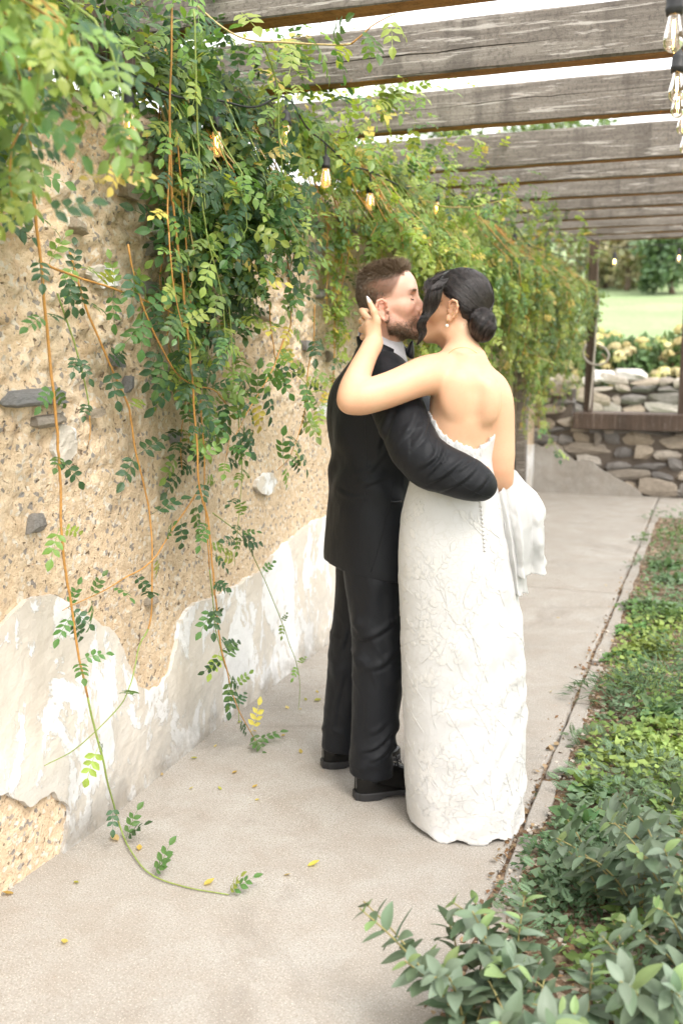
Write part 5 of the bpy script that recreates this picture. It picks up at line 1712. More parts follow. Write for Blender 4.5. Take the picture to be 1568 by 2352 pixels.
# ------------------------------------------------------------------ GROOM
PHI = R(18)
gf = np.array((math.cos(PHI), math.sin(PHI), 0)); gr = np.array((math.sin(PHI), -math.cos(PHI), 0))
G0 = (0.10, 3.40, 0.0)
groom = empty('person', (G0[0]*_CY-G0[1]*_SY, G0[0]*_SY+G0[1]*_CY, 0), YAW, 'man with short brown hair and beard in a black tuxedo kissing the bride', 'person')

ear = np.array(P3(879, 714, 3.20))
hy = R(-12); tilt = R(7)
hf = np.array((math.cos(hy)*math.cos(tilt), math.sin(hy)*math.cos(tilt), math.sin(tilt)))
GH = Frame((0, 0, 0), hf, (0, 0, 1), 1.01)
EZ = -.021
GH.o = ear+GH.R@np.array((0.0, 0.082*1.01, -EZ))
GRIP = {}

Fg = Field(rows_sp(-0.22, 0.75, (0.03, .006), (0.33, .0028), (0.62, .006)), rows_sp(2.88, 3.75, (3.15, .006), (3.40, .0032), (3.75, .007)),
           rows_sp(0.03, 1.86, (1.48, .016), (1.86, .0028)))
head_sdf(Fg, GH, True, EZ)
nb = np.array(P3(868, 815, 3.33)); nt = GH.p(-.018, 0, -.035)
Fg.add(Cap(nb, nt, .066, .060), .03)
Fg.add(Cap(GH.p(.035, 0, -.075), GH.p(-.005, 0, -.10), .024, .030), .03)
Fg.add(Loft([(.80, .105, 3.40, .10, .13), (1.0, .10, 3.40, .09, .125), (1.2, .10, 3.40, .095, .14), (1.40, .105, 3.40, .09, .15), (1.50, .115, 3.38, .055, .12)], PHI), .04)
sr, sl = np.array(P3(880, 868, 3.235)), np.array(G0)+np.array((0.02, .165, 1.44))
Fg.chain([(*sr, .05), P4(926, 960, 3.09, .042), P4(982, 1062, 2.985, .036), P4(1060, 1088, 2.935, .030), P4(1102, 1102, 2.95, .022)], .02, 16)
hand = [np.array(P3(1112, 1100, 2.985)), np.array(P3(1118, 1098, 3.04))]
Fg.add(Cap(*hand, .027, .024), .012)
for q, (dz, L) in enumerate(((.030, .070), (.010, .078), (-.010, .074), (-.028, .06))):
    a = hand[1]+(0, 0.0, dz); b = a+np.array((-.012, L*.55, -.004)); c = b+np.array((-.045, L*.35, -.004))
    Fg.add(Cap(a, b, .0095, .009), .004); Fg.add(Cap(b, c, .009, .0075), .004)
Fg.add(Cap(hand[0]+(0, .02, .02), hand[0]+(-.02, .06, .055), .011, .009), .006)
Fg.chain([(*sl, .05), (0.30, 3.68, 1.28, .042), (.40, 3.56, 1.20, .035), (.48, 3.44, 1.18, .026)], .02, 12)
Fg.add(Cap((.48, 3.44, 1.18), (.50, 3.37, 1.17), .025, .025), .01)
for q, dz in enumerate((.03, .01, -.01, -.03)):
    a = np.array((.495, 3.375, 1.17+dz)); Fg.add(Cap(a, a+(.005, -.045, 0), .009, .008), .004); Fg.add(Cap(a+(.005, -.045, 0), a+(-.02, -.07, 0), .008, .007), .004)
Fg.add(Cap((.48, 3.42, 1.20), (.475, 3.37, 1.235), .010, .009), .006)
legR = [P4(862, 1290, 3.30, .07), P4(872, 1400, 3.285, .066), P4(868, 1530, 3.265, .050), P4(864, 1680, 3.255, .045), P4(850, 1770, 3.255, .030)]
legL = [P4(842, 1290, 3.49, .07), P4(832, 1400, 3.50, .064), P4(815, 1500, 3.49, .05), P4(795, 1620, 3.485, .045), P4(782, 1705, 3.49, .030)]
Fg.chain(legR, .03, 12).chain(legL, .03, 12)
V, Q = Fg.mesh(); V = relax(V, Q, 1, .4)
# flesh tone zones: lips, ears and nose run redder
L = GH.inv(V)
col = np.ones((len(V), 3))
def blob(c, r): return np.exp(-(((L-np.array(c))/np.array(r))**2).sum(1))
rz = np.clip(blob((.105, 0, -.058), (.02, .022, .010))*1.2, 0, 1)[:, None]
col = col*(1-rz)+rz*np.array((.80, .52, .52))
rz = np.clip(blob((0, -.085, EZ), (.03, .02, .045))*.9+blob((.112, 0, -.02), (.016, .016, .016))*.7+blob((.07, -.05, -.02), (.03, .03, .025))*.35, 0, 1)[:, None]
col = col*(1-rz)+rz*np.array((1.06, .80, .74))
lx_, ly_, lz_ = L.T
_ln = np.interp(lx_, [-.12, -.09, -.055, -.03, -.012, .01, .03, .05, .062, .075, .1], [-.060, -.068, -.058, -.012, .016, .013, .016, .04, .066, .088, .10])
rz = (np.clip((lz_-_ln)/.02, 0, 1)*(np.abs(ly_) < .08)*(lx_ < .09))[:, None]
col = col*(1-rz)+rz*np.array((.30, .24, .20))
_bl = np.interp(lx_, [.0, .012, .03, .055, .075, .09, .115], [.01, -.008, -.036, -.056, -.05, -.038, -.038])
rz = .55*(np.clip((_bl-lz_)/.02, 0, 1)*np.clip((lz_+.12)/.02, 0, 1)*(lx_ > .004)*(1-.95*np.exp(-(((lx_-.106)/.012)**2+((lz_+.058)/.009)**2))))[:, None]
col = col*(1-rz)+rz*np.array((.42, .33, .27))
person_mesh('body', V, Q, G0, M_SKIN_G, groom, col)
G_TREE = BVHTree.FromPolygons([tuple(p) for p in V[:, :]], Q.tolist())
GN = vnormals(V, Q); GV = V; GL = L

# hair and beard: roots sampled over the scalp / jaw
fc = V[Q].mean(1); fn = vnormals(V, Q)[Q[:, 0]]; fl = GH.inv(fc)
ar = np.linalg.norm(np.cross(V[Q[:, 2]]-V[Q[:, 0]], V[Q[:, 3]]-V[Q[:, 1]]), axis=1)*.5


def sample(mask, n, seed):
    r = np.random.default_rng(seed); p = ar*mask; p = p/p.sum()
    i = r.choice(len(p), n, p=p)
    return fc[i], fn[i], fl[i], r


hx, hyy, hz = fl.T
# hairline: forehead line at the front, down behind the ear to the nape
line = np.interp(hx, [-.12, -.09, -.055, -.03, -.012, .01, .03, .05, .062, .075, .1], [-.060, -.068, -.058, -.012, .016, .013, .016, .04, .066, .088, .10])
scalp = np.clip((hz-line)/.012, 0, 1)*(np.abs(hyy) < .082)*(hx < .088)
rt_, nn, ll, r = sample(scalp, 30000, 1)
top = sstep(.065, .115, ll[:, 2]); side = 1-top
fade = sstep(.0, .05, ll[:, 2]-np.interp(ll[:, 0], [-.1, -.03, 0, .05], [-.07, -.02, .01, .04]))
ln = (.0035+.004*fade+.009*top+.008*top*sstep(.0, .07, ll[:, 0]))*r.uniform(.75, 1.2, len(ll))
back = GH.R@np.array((-1, 0, 0)); upv = GH.R@np.array((0, 0, 1)); fwd = GH.R@np.array((1, 0, 0))
front = sstep(.035, .08, ll[:, 0])[:, None]*top[:, None]
flow = (1-top)[:, None]*(-upv*.8+back*.5)+top[:, None]*((1-front)*(back*.25-GH.R@np.array((0, 1, 0))*.5+upv*.1)+front*(fwd*.35+upv*.9+GH.R@np.array((0, .6, 0))))
d = nn*(.12+.30*top[:, None]+.25*front)+flow*.9+r.normal(scale=.14, size=nn.shape); d /= np.linalg.norm(d, axis=1)[:, None]
cu = flow*.3-nn*.15+r.normal(scale=.2, size=nn.shape)
strands('hair', M_HAIR_G, groom, G0, rt_-nn*.001, d, cu, ln, .00085, 2, 2, .3, tone=np.clip(r.uniform(.0, .75, len(ll))+.25*top, 0, 1))
bl_ = (hx > .006)*(hz < -.014+.0*hx)*(np.abs(hyy) < .075)
up_l = np.interp(hx, [.0, .012, .03, .055, .075, .09, .115], [.01, -.008, -.036, -.056, -.05, -.038, -.038])
beard = np.clip((up_l-hz)/.014, 0, 1)*np.clip((hz+.128)/.02, 0, 1)*(hx > .004)*(1-.95*np.exp(-(((hx-.106)/.012)**2+((hz+.058)/.009)**2)))
beard = beard*np.clip((hz+.118)/.008, 0, 1)*np.where(hz < -.095, np.clip((hx-.02)/.03, 0, 1), 1)
rt_, nn, ll, r = sample(beard, 14000, 3)
d = nn*.25+(GH.R@np.array((.25, 0, -1)))*.9+r.normal(scale=.25, size=nn.shape); d /= np.linalg.norm(d, axis=1)[:, None]
strands('beard', M_HAIR_G, groom, G0, rt_-nn*.0008, d, r.normal(scale=.2, size=nn.shape), (.0028+.0035*sstep(-.03, -.09, ll[:, 2]))*r.uniform(.7, 1.2, len(ll)), .0005, 2, 4, .3, tone=r.uniform(.15, .95, len(ll)))
# eyebrows and closed lashes
for s in (-1, 1):
    br = np.exp(-(((hyy-s*.033)/.020)**2+((hz-.0335-.12*(np.abs(hyy)-.03)*0)/.0038)**2))*(hx > .05); br = br*(br > .22)
    rt_, nn, ll, r = sample(br, 170, 9+s)
    d = nn*.3+(GH.R@np.array((-.25, s*.9, -.12)))+r.normal(scale=.15, size=nn.shape); d /= np.linalg.norm(d, axis=1)[:, None]
    strands('eyebrow', M_HAIR_G, groom, G0, rt_, d, r.normal(scale=.1, size=nn.shape), r.uniform(.005, .008, len(ll)), .00045, 2, 5, .3, tone=r.uniform(.1, .6, len(ll)))
    la = np.exp(-(((hz-.0055-.10*(np.abs(hyy)-.031)**2/.01)/.0013)**2))*(np.abs(np.abs(hyy)-.031) < .0135)*(hx > .068)*(hyy*s > 0)
    rt_, nn, ll, r = sample(la, 90, 19+s)
    d = nn*.8+(GH.R@np.array((.3, s*.2, -.75)))+r.normal(scale=.1, size=nn.shape); d /= np.linalg.norm(d, axis=1)[:, None]
    strands('eyelashes', M_HAIR_G, groom, G0, rt_, d, r.normal(scale=.1, size=nn.shape), r.uniform(.003, .005, len(ll)), .0004, 2, 6, .3, tone=np.zeros(len(ll)))

# jacket
JR = [(.772, .106, 3.395, .150, .205), (.84, .104, 3.395, .150, .205), (.92, .103, 3.395, .145, .20), (1.02, .099, 3.395, .136, .190), (1.155, .098, 3.395, .128, .182), (1.25, .10, 3.395, .134, .19),
      (1.349, .103, 3.395, .136, .198), (1.415, .106, 3.39, .122, .195), (1.465, .117, 3.385, .100, .165), (1.51, .124, 3.375, .075, .105), (1.545, .128, 3.365, .066, .078)]


def jmod(th, w, f, r_):
    a = 0.006*np.sin(th*3+w*4)*np.clip((1.0-w)/.2, 0, 1)
    a = a + 0.004*np.sin(w*38+3*np.sin(th*2))*np.exp(-((w-1.13)/.10)**2)
    a = a + 0.004*np.cos(th*5+w*9)*np.exp(-((w-1.3)/.12)**2)
    return a


Fj = Field(np.arange(-.12, .72, .0055), np.arange(2.82, 3.80, .0055), np.arange(.745, 1.60, .0055))
Fj.add(Loft(JR, PHI, 2.35, jmod), .02)
SLV = [(*sr, .074), P4(900, 905, 3.155, .071), P4(926, 970, 3.07, .067), P4(952, 1030, 3.0, .064), P4(984, 1064, 2.96, .060), P4(1020, 1079, 2.94, .053), P4(1056, 1094, 2.925, .047), P4(1086, 1106, 2.92, .041), P4(1113, 1119, 2.93, .027)]
Fj.chain(SLV, .035, 26)
Fj.add(Cap(sr+(0.0, .01, .012), np.array((.125, 3.37, 1.49)), .062, .06), .05)
Fj.add(Cap(sl+(0, -.01, .012), np.array((.125, 3.40, 1.49)), .062, .06), .05)
Fj.chain([(*sl, .080), (0.30, 3.68, 1.28, .070), (.39, 3.57, 1.21, .06), (.46, 3.47, 1.18, .046)], .03, 14)
# folds on the sleeve and a pull across the back
for (a, b, ra, rb) in [((905, 870, 3.10), (935, 960, 3.02), .018, .012), ((880, 900, 3.10), (905, 985, 3.06), .014, .008)]:
    Fj.add(Cap(P3(*a), P3(*b), ra, rb), .022)
for a, b, ra in [((1004, 1002, 2.915), (1030, 1036, 2.89), .007)]:
    Fj.sub(Cap(P3(*a), P3(*b), ra, ra), .014)
# armhole seam, side vent
for pts in ([(985, 852, 3.10), (955, 842, 3.12), (925, 858, 3.13), (900, 885, 3.13)],):
    q = [P3(*p) for p in pts]
    for a, b in zip(q[:-1], q[1:]): Fj.sub(Cap(a, b, .003, .003), .006)
neck_ax = (nb+(0, 0, -.05), nb+(nt-nb)*1.5)
Fj.sub(Cap(neck_ax[0]+(0.004, 0, .075), neck_ax[1], .064, .066), .006)
X, Z = Fj.x[:, None, None], Fj.z[None, None, :]
Fj.F = np.maximum(Fj.F, (.806-.13*np.clip(X+.05, 0, .3)-Z+0*Fj.y[None, :, None]).astype(np.float32))
V, Q = Fj.mesh(); V = relax(V, Q, 1, .4)
N = vnormals(V, Q)
V = V+N*(0.0022*fbm(V[:, 0]*16, V[:, 1]*16, V[:, 2]*9, s=3)+.001*fbm(V[:, 0]*45, V[:, 1]*45, V[:, 2]*30, s=4))[:, None]
# wrinkles: rings of cloth pushed up along the bent sleeve, pulls on the back
SP = spline(SLV, 60)[:, :3]; seg_ = np.r_[0, np.cumsum(np.linalg.norm(np.diff(SP, axis=0), axis=1))]
near = (V[:, 0] > .16) | (V[:, 1] < 3.16)
idx = np.nonzero(near)[0]
dd = np.linalg.norm(V[idx][:, None, :]-SP[None], axis=2); kk = dd.argmin(1); dm = dd.min(1)
tt = seg_[kk]; rel = V[idx]-SP[kk]; an = np.arctan2(rel[:, 2], rel[:, 0])
wr_ = fbm(V[idx][:, 0]*9, V[idx][:, 1]*9, V[idx][:, 2]*9, s=71)
ph_ = tt*62+1.6*np.sin(an+.8)+5*wr_
env = np.exp(-((tt-.30)/.10)**2)+.75*np.exp(-((tt-.43)/.07)**2)+.3
amp_ = .0018*env*(dm < .10)*np.clip(.5+1.1*fbm(V[idx][:, 0]*6+4, V[idx][:, 1]*6, V[idx][:, 2]*6, s=75), .1, 1)
V[idx] += vnormals(V, Q)[idx]*((1-np.abs(np.sin(ph_*.5)))**1.4*amp_*1.6-amp_*.4)[:, None]
bk = .0035*np.sin(V[:, 2]*26+V[:, 0]*30+4*fbm(V[:, 0]*5, V[:, 1]*5, V[:, 2]*5, s=79))*np.exp(-((V[:, 2]-1.18)/.14)**2)*(V[:, 0] < .2)
V += vnormals(V, Q)*bk[:, None]
V = crease(V, Q, [([(1008, 1020), (1003, 1048), (985, 1066), (962, 1080)], 6, .009), ([(1026, 1040), (1008, 1068), (984, 1094)], 5, .007), ([(1068, 1056), (1042, 1078), (1015, 1098), (984, 1112)], 6, .008), ([(1102, 1066), (1078, 1094), (1050, 1114), (1012, 1130)], 5, .006),
                  ([(1024, 1026), (1021, 1042), (1016, 1058)], 4, .007), ([(1090, 1060), (1066, 1076), (1046, 1088)], 4, .005), ([(985, 960), (975, 1000), (950, 1030)], 7, .006), ([(968, 930), (945, 985), (925, 1010)], 8, .005), ([(1125, 1088), (1110, 1112), (1090, 1132)], 5, .005),
                  ([(905, 930), (885, 985), (868, 1040)], 9, .006), ([(900, 1090), (860, 1110), (820, 1120)], 7, .004), ([(880, 1050), (850, 1085), (810, 1095)], 8, .004), ([(800, 860), (835, 880), (870, 885)], 8, .004), ([(775, 1120), (800, 1135), (840, 1140)], 7, .004)])
jt = BVHTree.FromPolygons([tuple(p) for p in V], Q.tolist())
# side vent: lower back panel overlaps by a fold
def surf(x, y, v0=2.6, tree=None, off=.001):
    a, b = Vector(P3(x, y, v0)), Vector(P3(x, y, v0+.1))
    h = (tree or jt).ray_cast(a, (b-a).normalized())
    return None if h[0] is None else np.array(h[0])+np.array(h[1])*off
jacket = person_mesh('jacket', V, Q, G0, M_SUIT, groom)


def strip_on(name, pts, rad, mat, parent, o0, tree, off=.0005, n=20, up=None):
    c = [surf(*p, tree=tree, off=off) for p in spline(pts, n)]
    c = [p for p in c if p is not None]
    if len(c) < 3: return
    mb = MB(); mb.tube(np.array(c)-np.array(o0), rad, 6); return mb.build(name, mat, parent, smooth=True)


strip_on('side_vent', [(906, 1090), (897, 1150), (884, 1200), (868, 1260), (852, 1312)], .0020, M_SUIT, jacket, G0, jt, -.0006, 40)
strip_on('back_seam', [(842, 880), (838, 960), (842, 1060), (838, 1150)], .0016, M_SUIT, jacket, G0, jt, -.0008, 30)
strip_on('pocket_flap', [(898, 1152), (905, 1154), (913, 1153), (920, 1152)], .0035, M_SATIN, jacket, G0, jt, .0005, 12)
strip_on('sleeve_seam', [(955, 905), (975, 975), (1000, 1040), (1040, 1098), (1090, 1130), (1130, 1142)], .0014, M_SUIT, jacket, G0, jt, -.0006, 40)


# shirt collar and jacket collar as bands round the neck
def band(name, rows, mat, parent, o0, n=40, a0=0, a1=2*math.pi, thick=.003):
    """rows: (centre, radius f, radius r, forward drop) tilted rings"""
    V = []
    for c, rf, rr, drop in rows:
        a = np.linspace(a0, a1, n)
        p = np.array(c)[None, :]+np.cos(a)[:, None]*rf*gf[None, :]+np.sin(a)[:, None]*rr*gr[None, :]
        p[:, 2] -= drop*(0.5+0.5*np.cos(a)); V.append(p)
    m_ = len(rows)
    F = [(i*n+j, i*n+j+1, (i+1)*n+j+1, (i+1)*n+j) for i in range(m_-1) for j in range(n-1)]
    o = make(name, np.vstack(V)-np.array(o0), F, mat, parent, smooth=True)
    s = o.modifiers.new('thickness', 'SOLIDIFY'); s.thickness = thick; s.offset = 0
    return o


nc = nb+(nt-nb)*.42
cz = P3(882, 755, 3.28)[2]
C = np.array((nc[0]+.002, nc[1], 0))
band('shirt_collar', [((C[0], C[1], cz+.006), .071, .066, .050), ((C[0]+.002, C[1], cz+.002), .0735, .0685, .055), ((C[0]+.006, C[1], cz-.022), .0785, .074, .070), ((C[0]+.010, C[1], cz-.040), .083, .080, .080)], M_SHIRT, groom, G0, a0=-2.9, a1=2.9)
band('jacket_collar', [((C[0], C[1], cz-.028), .0745, .0735, .060), ((C[0], C[1], cz-.026), .078, .078, .068), ((C[0]+.004, C[1], cz-.050), .076, .088, .095), ((C[0]+.012, C[1]-.004, cz-.085), .070, .100, .110)], M_SUIT, jacket, G0, a0=.6, a1=2*math.pi-.6, thick=.005)
# bow tie
bt = np.array(P3(937, 806, 3.30)); bt = np.array((bt[0], 3.36, bt[2]))
mb = MB()
mb.tube([bt+gf*.004+gr*q for q in (-.010, -.004, .004, .010)], [.008, .012, .012, .008], 10)
for s in (-1, 1):
    pr = []
    for t, hh, th in ((.006, .008, .006), (.022, .017, .011), (.042, .026, .013), (.060, .030, .008), (.062, .026, .003)):
        a = np.arange(14)*2*math.pi/14
        fold = 1+.16*np.cos(3*a)
        pr.append(bt+gr*s*t+np.cos(a)[:, None]*np.array((0, 0, 1))*hh*fold[:, None]+np.sin(a)[:, None]*gf*th*fold[:, None]+gf*(-.006*t/.06))
    F = [(i*14+j, i*14+(j+1) % 14, (i+1)*14+(j+1) % 14, (i+1)*14+j) for i in range(4) for j in range(14)]+[tuple(4*14+j for j in range(14))]
    mb.put(np.vstack(pr), F)
mb.v = [q-np.array(G0) for q in mb.v]
mb.build('bow_tie', M_SATIN, groom, smooth=True)

# trousers
Ft = Field(np.arange(-.13, .36, .0055), np.arange(3.05, 3.72, .0055), np.arange(.03, 1.02, .0055))
TR = [P4(862, 1270, 3.31, .105), P4(866, 1340, 3.30, .098), P4(869, 1430, 3.285, .086), P4(868, 1530, 3.27, .077), P4(863, 1620, 3.262, .071), P4(852, 1700, 3.258, .060), P4(851, 1760, 3.262, .060), P4(852, 1802, 3.265, .062)]
TL = [P4(846, 1270, 3.49, .105), P4(838, 1340, 3.495, .094), P4(825, 1430, 3.495, .084), P4(812, 1500, 3.49, .077), P4(800, 1590, 3.487, .071), P4(788, 1660, 3.487, .062), P4(782, 1735, 3.49, .062)]
Ft.chain(TR, .03, 28).chain(TL, .03, 28)
for (a, b, ra) in [((822, 1430, 3.222), (905, 1490, 3.222), .012), ((828, 1515, 3.218), (905, 1552, 3.215), .012), ((898, 1668, 3.225), (838, 1722, 3.212), .014), ((896, 1712, 3.222), (836, 1756, 3.212), .012), ((862, 1340, 3.21), (850, 1440, 3.218), .014), ((780, 1540, 3.43), (805, 1600, 3.43), .01)]:
    Ft.add(Cap(P3(*a), P3(*b), ra, ra*.6), .045)
for c in (TR[-1], TL[-1]):
    lo = c[2]-.012
    Ft.F[:, :, Ft.z < 0] = .1
# flat, slightly slanting hems
X, Y, Z = Ft.x[:, None, None], Ft.y[None, :, None], Ft.z[None, None, :]
hem = np.where(Y < 3.385, TR[-1][2]+.044-.10*(X-TR[-1][0]), TL[-1][2]+.030-.10*(X-TL[-1][0]))-Z
Ft.F = np.maximum(Ft.F, hem.astype(np.float32))
V, Q = Ft.mesh(); V = relax(V, Q, 1, .4); N = vnormals(V, Q)
V = V+N*(0.008*fbm(V[:, 0]*9, V[:, 1]*9, V[:, 2]*4.5, s=13)+.004*(1-np.abs(np.sin(V[:, 2]*30+V[:, 0]*22+5*fbm(V[:, 0]*6, V[:, 1]*6, V[:, 2]*6, s=15))))**2*(np.exp(-((V[:, 2]-.50)/.10)**2)+1.3*np.exp(-((V[:, 2]-.17)/.07)**2))+.0012*fbm(V[:, 0]*45, V[:, 1]*45, V[:, 2]*25, s=14))[:, None]
V = crease(V, Q, [([(905, 1432), (875, 1455), (838, 1470), (822, 1468)], 8, .007), ([(910, 1500), (880, 1530), (845, 1540)], 9, .006), ([(898, 1686), (880, 1706), (858, 1722), (835, 1728)], 6, .009), ([(900, 1712), (878, 1738), (850, 1752)], 6, .007), ([(892, 1660), (870, 1680), (850, 1690)], 7, .005),
                  ([(868, 1340), (874, 1450), (880, 1560), (876, 1680), (872, 1780)], 12, .0018), ([(830, 1560), (826, 1640), (822, 1720)], 10, .002), ([(802, 1440), (795, 1470), (785, 1500)], 7, .006), ([(790, 1560), (776, 1620), (770, 1680)], 6, .004)])
tro = person_mesh('trousers', V, Q, G0, M_SUIT, groom)


# shoes: loft of cross sections heel to toe
def shoe(heel, ang, L=.30):
    prof = [(0.0, .014, .060), (.012, .027, .076), (.035, .034, .088), (.07, .036, .094), (.11, .037, .096), (.145, .039, .090), (.18, .045, .074), (.215, .049, .058), (.25, .046, .045), (.28, .034, .034), (.298, .016, .024)]
    c, s = math.cos(ang), math.sin(ang)
    d, n = np.array((c, s, 0)), np.array((-s, c, 0))
    root = empty('shoe'); root.parent = groom
    rows = []
    for x, hw, hh in spline(prof, 24):
        a = np.linspace(0, math.pi, 15)
        ca, sa = np.cos(a), np.sin(a)
        rows.append(np.array(heel)+d*x+n*(hw*np.sign(ca)*np.abs(ca)**.75)[:, None]+np.c_[0*a, 0*a, .026+(hh-.0)*np.abs(sa)**.8])
    m_ = 15
    F = [(i*m_+j, i*m_+j+1, (i+1)*m_+j+1, (i+1)*m_+j) for i in range(23) for j in range(m_-1)]+[tuple(range(m_)), tuple(23*m_+j for j in range(m_))[::-1]]
    up = make('shoe_upper', np.vstack(rows)-np.array(G0), F, M_PATENT, root, smooth=True)
    sub = up.modifiers.new('round', 'SUBSURF'); sub.levels = sub.render_levels = 1
    mb = MB()
    n_ = 26
    prs = spline(prof, n_)
    outl = np.vstack([np.c_[prs[:, 0], prs[:, 1]+.005], np.c_[prs[::-1, 0], -(prs[::-1, 1]+.005)]])
    outl[0, 0] -= .006; outl[-1, 0] -= .006
    base = np.array(heel)+outl[:, :1]*d+outl[:, 1:]*n
    def lev(z, top=None):
        q = base.copy(); q[:, 2] = z if np.isscalar(z) else z; return q
    arch = np.where((outl[:, 0] > .088) & (outl[:, 0] < .17), .012, .001)+np.clip(outl[:, 0]-.22, 0, 1)*.10
    b0, b1 = lev(arch), lev(.029)
    k = len(base)
    mb.put(np.vstack([b0, b1])-np.array(G0), [(i, (i+1) % k, (i+1) % k+k, i+k) for i in range(k)]+[tuple(range(k))[::-1], tuple(range(k, 2*k))])
    so = mb.build('shoe_sole', M_SOLE, root)
    bv = so.modifiers.new('edge', 'BEVEL'); bv.width = .003; bv.segments = 2; bv.limit_method = 'ANGLE'
    mb = MB()
    for q in range(3):
        x = .155+.018*q
        mb.tube([np.array(heel)-np.array(G0)+d*(x+.004*t)+n*(.018*t)+np.array((0, 0, .114-.012*q-.004*t*t)) for t in (-1, -.5, 0, .5, 1)], .0026, 6)
    p0 = np.array(heel)-np.array(G0)+d*.150+np.array((0, 0, .122))
    for sgn in (-1, 1): mb.tube(spline([p0, p0+n*sgn*.012+np.array((.004, 0, .012)), p0+n*sgn*.028+d*.006+np.array((0, 0, .004)), p0+n*sgn*.016+d*.008-np.array((0, 0, .002)), p0], 12), .0022, 6)
    mb.build('laces', M_SOLE, root, smooth=True)
    mb = MB(); q0 = np.array(heel)-np.array(G0)+d*.062; mb.tube([q0+(0, 0, .04), q0+(0, 0, .12), q0+(0, 0, .22)], [.033, .040, .046], 14); mb.build('sock', M_SUIT, root, smooth=True)
    return root


gR = on_z(812, 1830); 
def uvw(p): return np.array((p.x*_CY+p.y*_SY, -p.x*_SY+p.y*_CY, p.z))
hR = uvw(on_z(811, 1841)); hL = uvw(on_z(736, 1767))
shoe((hR[0]+.008, hR[1]+.022, 0.0), R(17)); shoe((hL[0]+.008, hL[1]+.022, 0.0), R(15))
# ------------------------------------------------------------------ BRIDE
B0 = (0.36, 3.10, 0.0)
bride = empty('person', (B0[0]*_CY-B0[1]*_SY, B0[0]*_SY+B0[1]*_CY, 0), YAW, 'woman with a low dark bun in a strapless white lace gown, back to the viewer', 'person')
BF = R(90+16)                                   # facing: away and a little left
bf = np.array((math.cos(BF), math.sin(BF), 0)); br = np.array((math.sin(BF), -math.cos(BF), 0))
earb = np.array(P3(1038, 714, 3.125))
al = R(180-18); tb = R(9)
bhf = np.array((math.cos(al)*math.cos(tb), math.sin(al)*math.cos(tb), math.sin(tb)))
BH = Frame((0, 0, 0), bhf, (0.03, -0.02, 1), .95)
BH.o = earb-BH.R@np.array((0.0, .080*.95, 0))

Fb = Field(rows_sp(-.03, .75, (.05, .0035), (.12, .0028), (.22, .0045), (.42, .003), (.62, .0045)), rows_sp(2.86, 3.52, (3.02, .0042), (3.32, .0030), (3.52, .006)),
           rows_sp(.03, 1.80, (1.30, .0065), (1.55, .0036), (1.80, .0026)))
head_sdf(Fb, BH, False)
# neck
c7 = np.array(P3(1082, 806, 3.085))
Fb.add(Cap(np.array(P3(1062, 812, 3.13)), BH.p(-.022, 0, -.035), .050, .046), .035)
Fb.add(Cap(BH.p(.035, 0, -.085), BH.p(.000, 0, -.11), .026, .030), .03)
# torso rows: (w, cu, cv, half depth, half width)
def row(y, xl, xr, v, hd):
    ul, w = LU(xl, y, v); ur, _ = LU(xr, y, v); h = (ur-ul)/2
    c = math.cos(BF-R(90)); s_ = math.sin(BF-R(90))
    hw = math.sqrt(max(h*h-(hd*s_)**2, 1e-4))/c
    return (w, (ul+ur)/2, v, hd, hw)
TB = [row(1300, 945, 1150, 3.12, .100), row(1220, 945, 1145, 3.12, .100), row(1150, 958, 1136, 3.11, .090), row(1100, 966, 1128, 3.105, .082), row(1050, 974, 1120, 3.10, .080), row(1000, 980, 1134, 3.10, .087), row(950, 986, 1149, 3.10, .095), row(905, 990, 1150, 3.10, .098), row(870, 1000, 1136, 3.095, .088), row(840, 1022, 1116, 3.10, .070), row(815, 1040, 1105, 3.105, .058)]
torso = Loft(TB, BF, 2.25)
Fb.add(torso, .03)
shl, shr = np.array(P3(1004, 856, 3.075)), np.array(P3(1126, 892, 3.10))
Fb.add(Cap(np.array(P3(1058, 822, 3.11)), shl+(0.006, .01, .012), .045, .040), .045)      # trapezius
Fb.add(Cap(np.array(P3(1086, 843, 3.11)), shr+(-.01, .0, .008), .040, .040), .04)
# shoulder blades, spine furrow
Fb.add(Ell(P3(1042, 900, 3.017), (.040, .022, .062)), .036)
Fb.add(Ell(P3(1122, 922, 3.026), (.030, .024, .060)), .036)
for a, b in zip([(1094, 835, 2.992), (1097, 900, 2.980), (1093, 960, 2.982), (1084, 1020, 2.992)], [(1097, 900, 2.980), (1093, 960, 2.982), (1084, 1020, 2.992), (1078, 1060, 3.0)]):
    Fb.sub(Cap(P3(*a), P3(*b), .0125, .0125), .026)
# left arm over his shoulder
Fb.chain([(*shl, .050), P4(965, 866, 3.03, .047), P4(900, 893, 2.985, .043), P4(845, 910, 2.955, .040), P4(808, 918, 2.95, .036)], .028, 14)
Fb.add(Cap(P3(800, 924, 2.945), P3(815, 922, 2.945), .026, .026), .02)
Fb.chain([P4(806, 916, 2.95, .036), P4(813, 886, 2.975, .035), P4(829, 846, 3.03, .031), P4(848, 806, 3.085, .0255), P4(859, 786, 3.115, .0245)], .018, 12)
